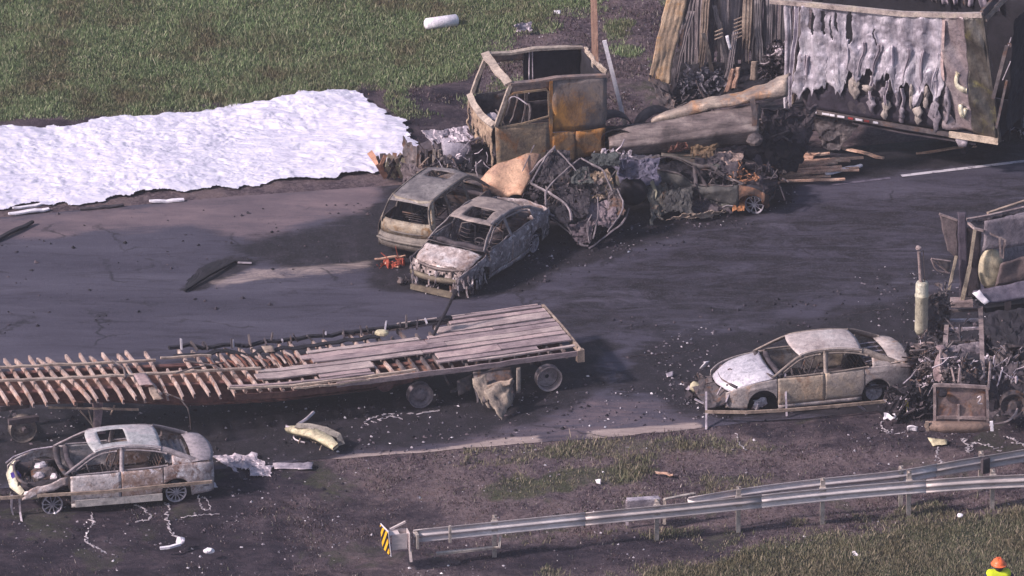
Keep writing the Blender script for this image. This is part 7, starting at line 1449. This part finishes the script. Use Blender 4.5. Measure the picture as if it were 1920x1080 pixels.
J = [(0, 0, .98, .15, .12), (0, 0, 1.15, .15, .11), (0, 0, 1.34, .17, .11), (0, .0, 1.46, .10, .09), (0, .0, 1.54, .055), (0, -.0, 1.62, .075, .085), (0, 0, 1.72, .078, .09),
     (.10, 0, .90, .09), (.11, .0, .50, .06), (.12, .0, .12, .045), (.12, .14, .05, .04), (-.10, 0, .90, .09), (-.12, .02, .50, .06), (-.14, .0, .12, .045), (-.14, .14, .05, .04),
     (.19, 0, 1.42, .06), (.26, -.02, 1.15, .042), (.25, .10, .92, .032), (-.19, 0, 1.42, .06), (-.26, -.02, 1.15, .042), (-.25, .10, .92, .032)]
Ed = [(0, 1), (1, 2), (2, 3), (3, 4), (4, 5), (5, 6), (0, 7), (7, 8), (8, 9), (9, 10), (0, 11), (11, 12), (12, 13), (13, 14), (3, 15), (15, 16), (16, 17), (3, 18), (18, 19), (19, 20)]
skinmesh('body', J, Ed, m_skin, wk)
skinmesh('trousers', [(0, 0, 1.0, .165, .13), (.10, 0, .90, .10), (.11, .0, .50, .075), (.12, .0, .10, .065), (-.10, 0, .90, .10), (-.12, .02, .50, .075), (-.14, 0, .10, .065)], [(0, 1), (1, 2), (2, 3), (0, 4), (4, 5), (5, 6)], m_tr, wk)
skinmesh('shirt', [(0, 0, 1.02, .165, .125), (0, 0, 1.3, .18, .125), (0, 0, 1.45, .13, .10), (0, 0, 1.52, .075, .075), (.24, 0, 1.46, .085), (.30, -.02, 1.16, .055), (.255, .08, .97, .042), (-.24, 0, 1.46, .085), (-.30, -.02, 1.16, .055), (-.255, .08, .97, .042)], [(0, 1), (1, 2), (2, 3), (2, 4), (4, 5), (5, 6), (2, 7), (7, 8), (8, 9)], m_navy, wk)
skinmesh('safety_vest', [(0, 0, 1.0, .185, .145), (0, 0, 1.25, .195, .145), (0, -.005, 1.45, .2, .13), (.25, 0, 1.52, .085, .09), (-.25, 0, 1.52, .085, .09)], [(0, 1), (1, 2), (2, 3), (2, 4)], m_vest, wk)
for s_ in (1, -1):
    mb = MB(); mb.blob((s_ * .13, .06, .05), (.055, .14, .06), 3, .05, 14, 8); mb.build('boot', m_boot, wk, smooth=True)
    for k_, (dx, ln) in enumerate(((-.03, .075), (-.01, .085), (.01, .08), (.03, .065))): skinmesh('finger', [(s_ * .25 + dx * .6, .12, .90, .012), (s_ * .25 + dx * .8, .135, .87, .010), (s_ * .25 + dx, .15, .90 - ln, .008), (s_ * .25 + dx, .145, .875 - ln, .007)], [(0, 1), (1, 2), (2, 3)], m_skin, wk, 1)
    skinmesh('thumb', [(s_ * .22, .12, .91, .013), (s_ * .205, .145, .885, .011), (s_ * .205, .16, .85, .009)], [(0, 1), (1, 2)], m_skin, wk, 1)
    mb = MB(); mb.blob((s_ * .085, 0, 1.67), (.016, .03, .04), 2, .05); mb.build('ear', m_skin, wk, smooth=True)
mb = MB(); g = []
for a in np.linspace(0, 2 * math.pi, 26, endpoint=False): g.append([((.155 if j < 2 else .135) * math.cos(b) * math.cos(a) * (1.0), (.19 if j < 2 else .155) * math.cos(b) * math.sin(a), 1.70 + (.0 if j < 2 else .125 * math.sin(b))) for j, b in enumerate((0, .02, .05, .3, .6, .9, 1.2, 1.5))])
mb.grid(np.array(g), close=True); hat = mb.build('hard_hat', m_hat, wk, smooth=True, solid=.006)
for y in (-.03, 0, .03):
    mb = MB(); mb.sweep([(y, .13 * math.cos(b), 1.705 + .128 * math.sin(b)) for b in np.linspace(.4, math.pi - .4, 10)], .012, .008); mb.build('hat_ridge', m_hat, hat)
mb = MB(); mb.blob((0, -.03, 1.64), (.088, .085, .09), 2, .04, 14, 8); mb.build('hair', flatmat('brown_hair', (60, 44, 38)), wk, smooth=True)
mb = MB(); mb.blob((0, .10, 1.655), (.014, .02, .02), 2, .02); mb.build('nose', m_skin, wk, smooth=True)
for s_ in (1, -1):
    mb = MB(); mb.blob((s_ * .033, .088, 1.672), (.013, .008, .009), 2, 0); mb.build('eye', m_boot, wk, smooth=True)
mb = MB(); mb.blob((0, .093, 1.615), (.024, .008, .006), 2, 0); mb.build('mouth', flatmat('lips', (140, 80, 76)), wk, smooth=True)
# ------------------------------------------------------------------ thin haze in the air
hz = bpy.data.materials.new('thin_haze'); hz.use_nodes = True; nt = hz.node_tree; nt.nodes.clear()
ho = nt.nodes.new('ShaderNodeOutputMaterial'); hv = nt.nodes.new('ShaderNodeVolumePrincipled')
hv.inputs['Color'].default_value = (.88, .85, .97, 1); hv.inputs['Density'].default_value = 0.00028; hv.inputs['Anisotropy'].default_value = .2
nt.links.new(hv.outputs[0], ho.inputs['Volume'])
mb = MB(); mb.box((0, 0, 39), (8400, 8400, 80)); mb.build('haze', hz, kind='stuff')
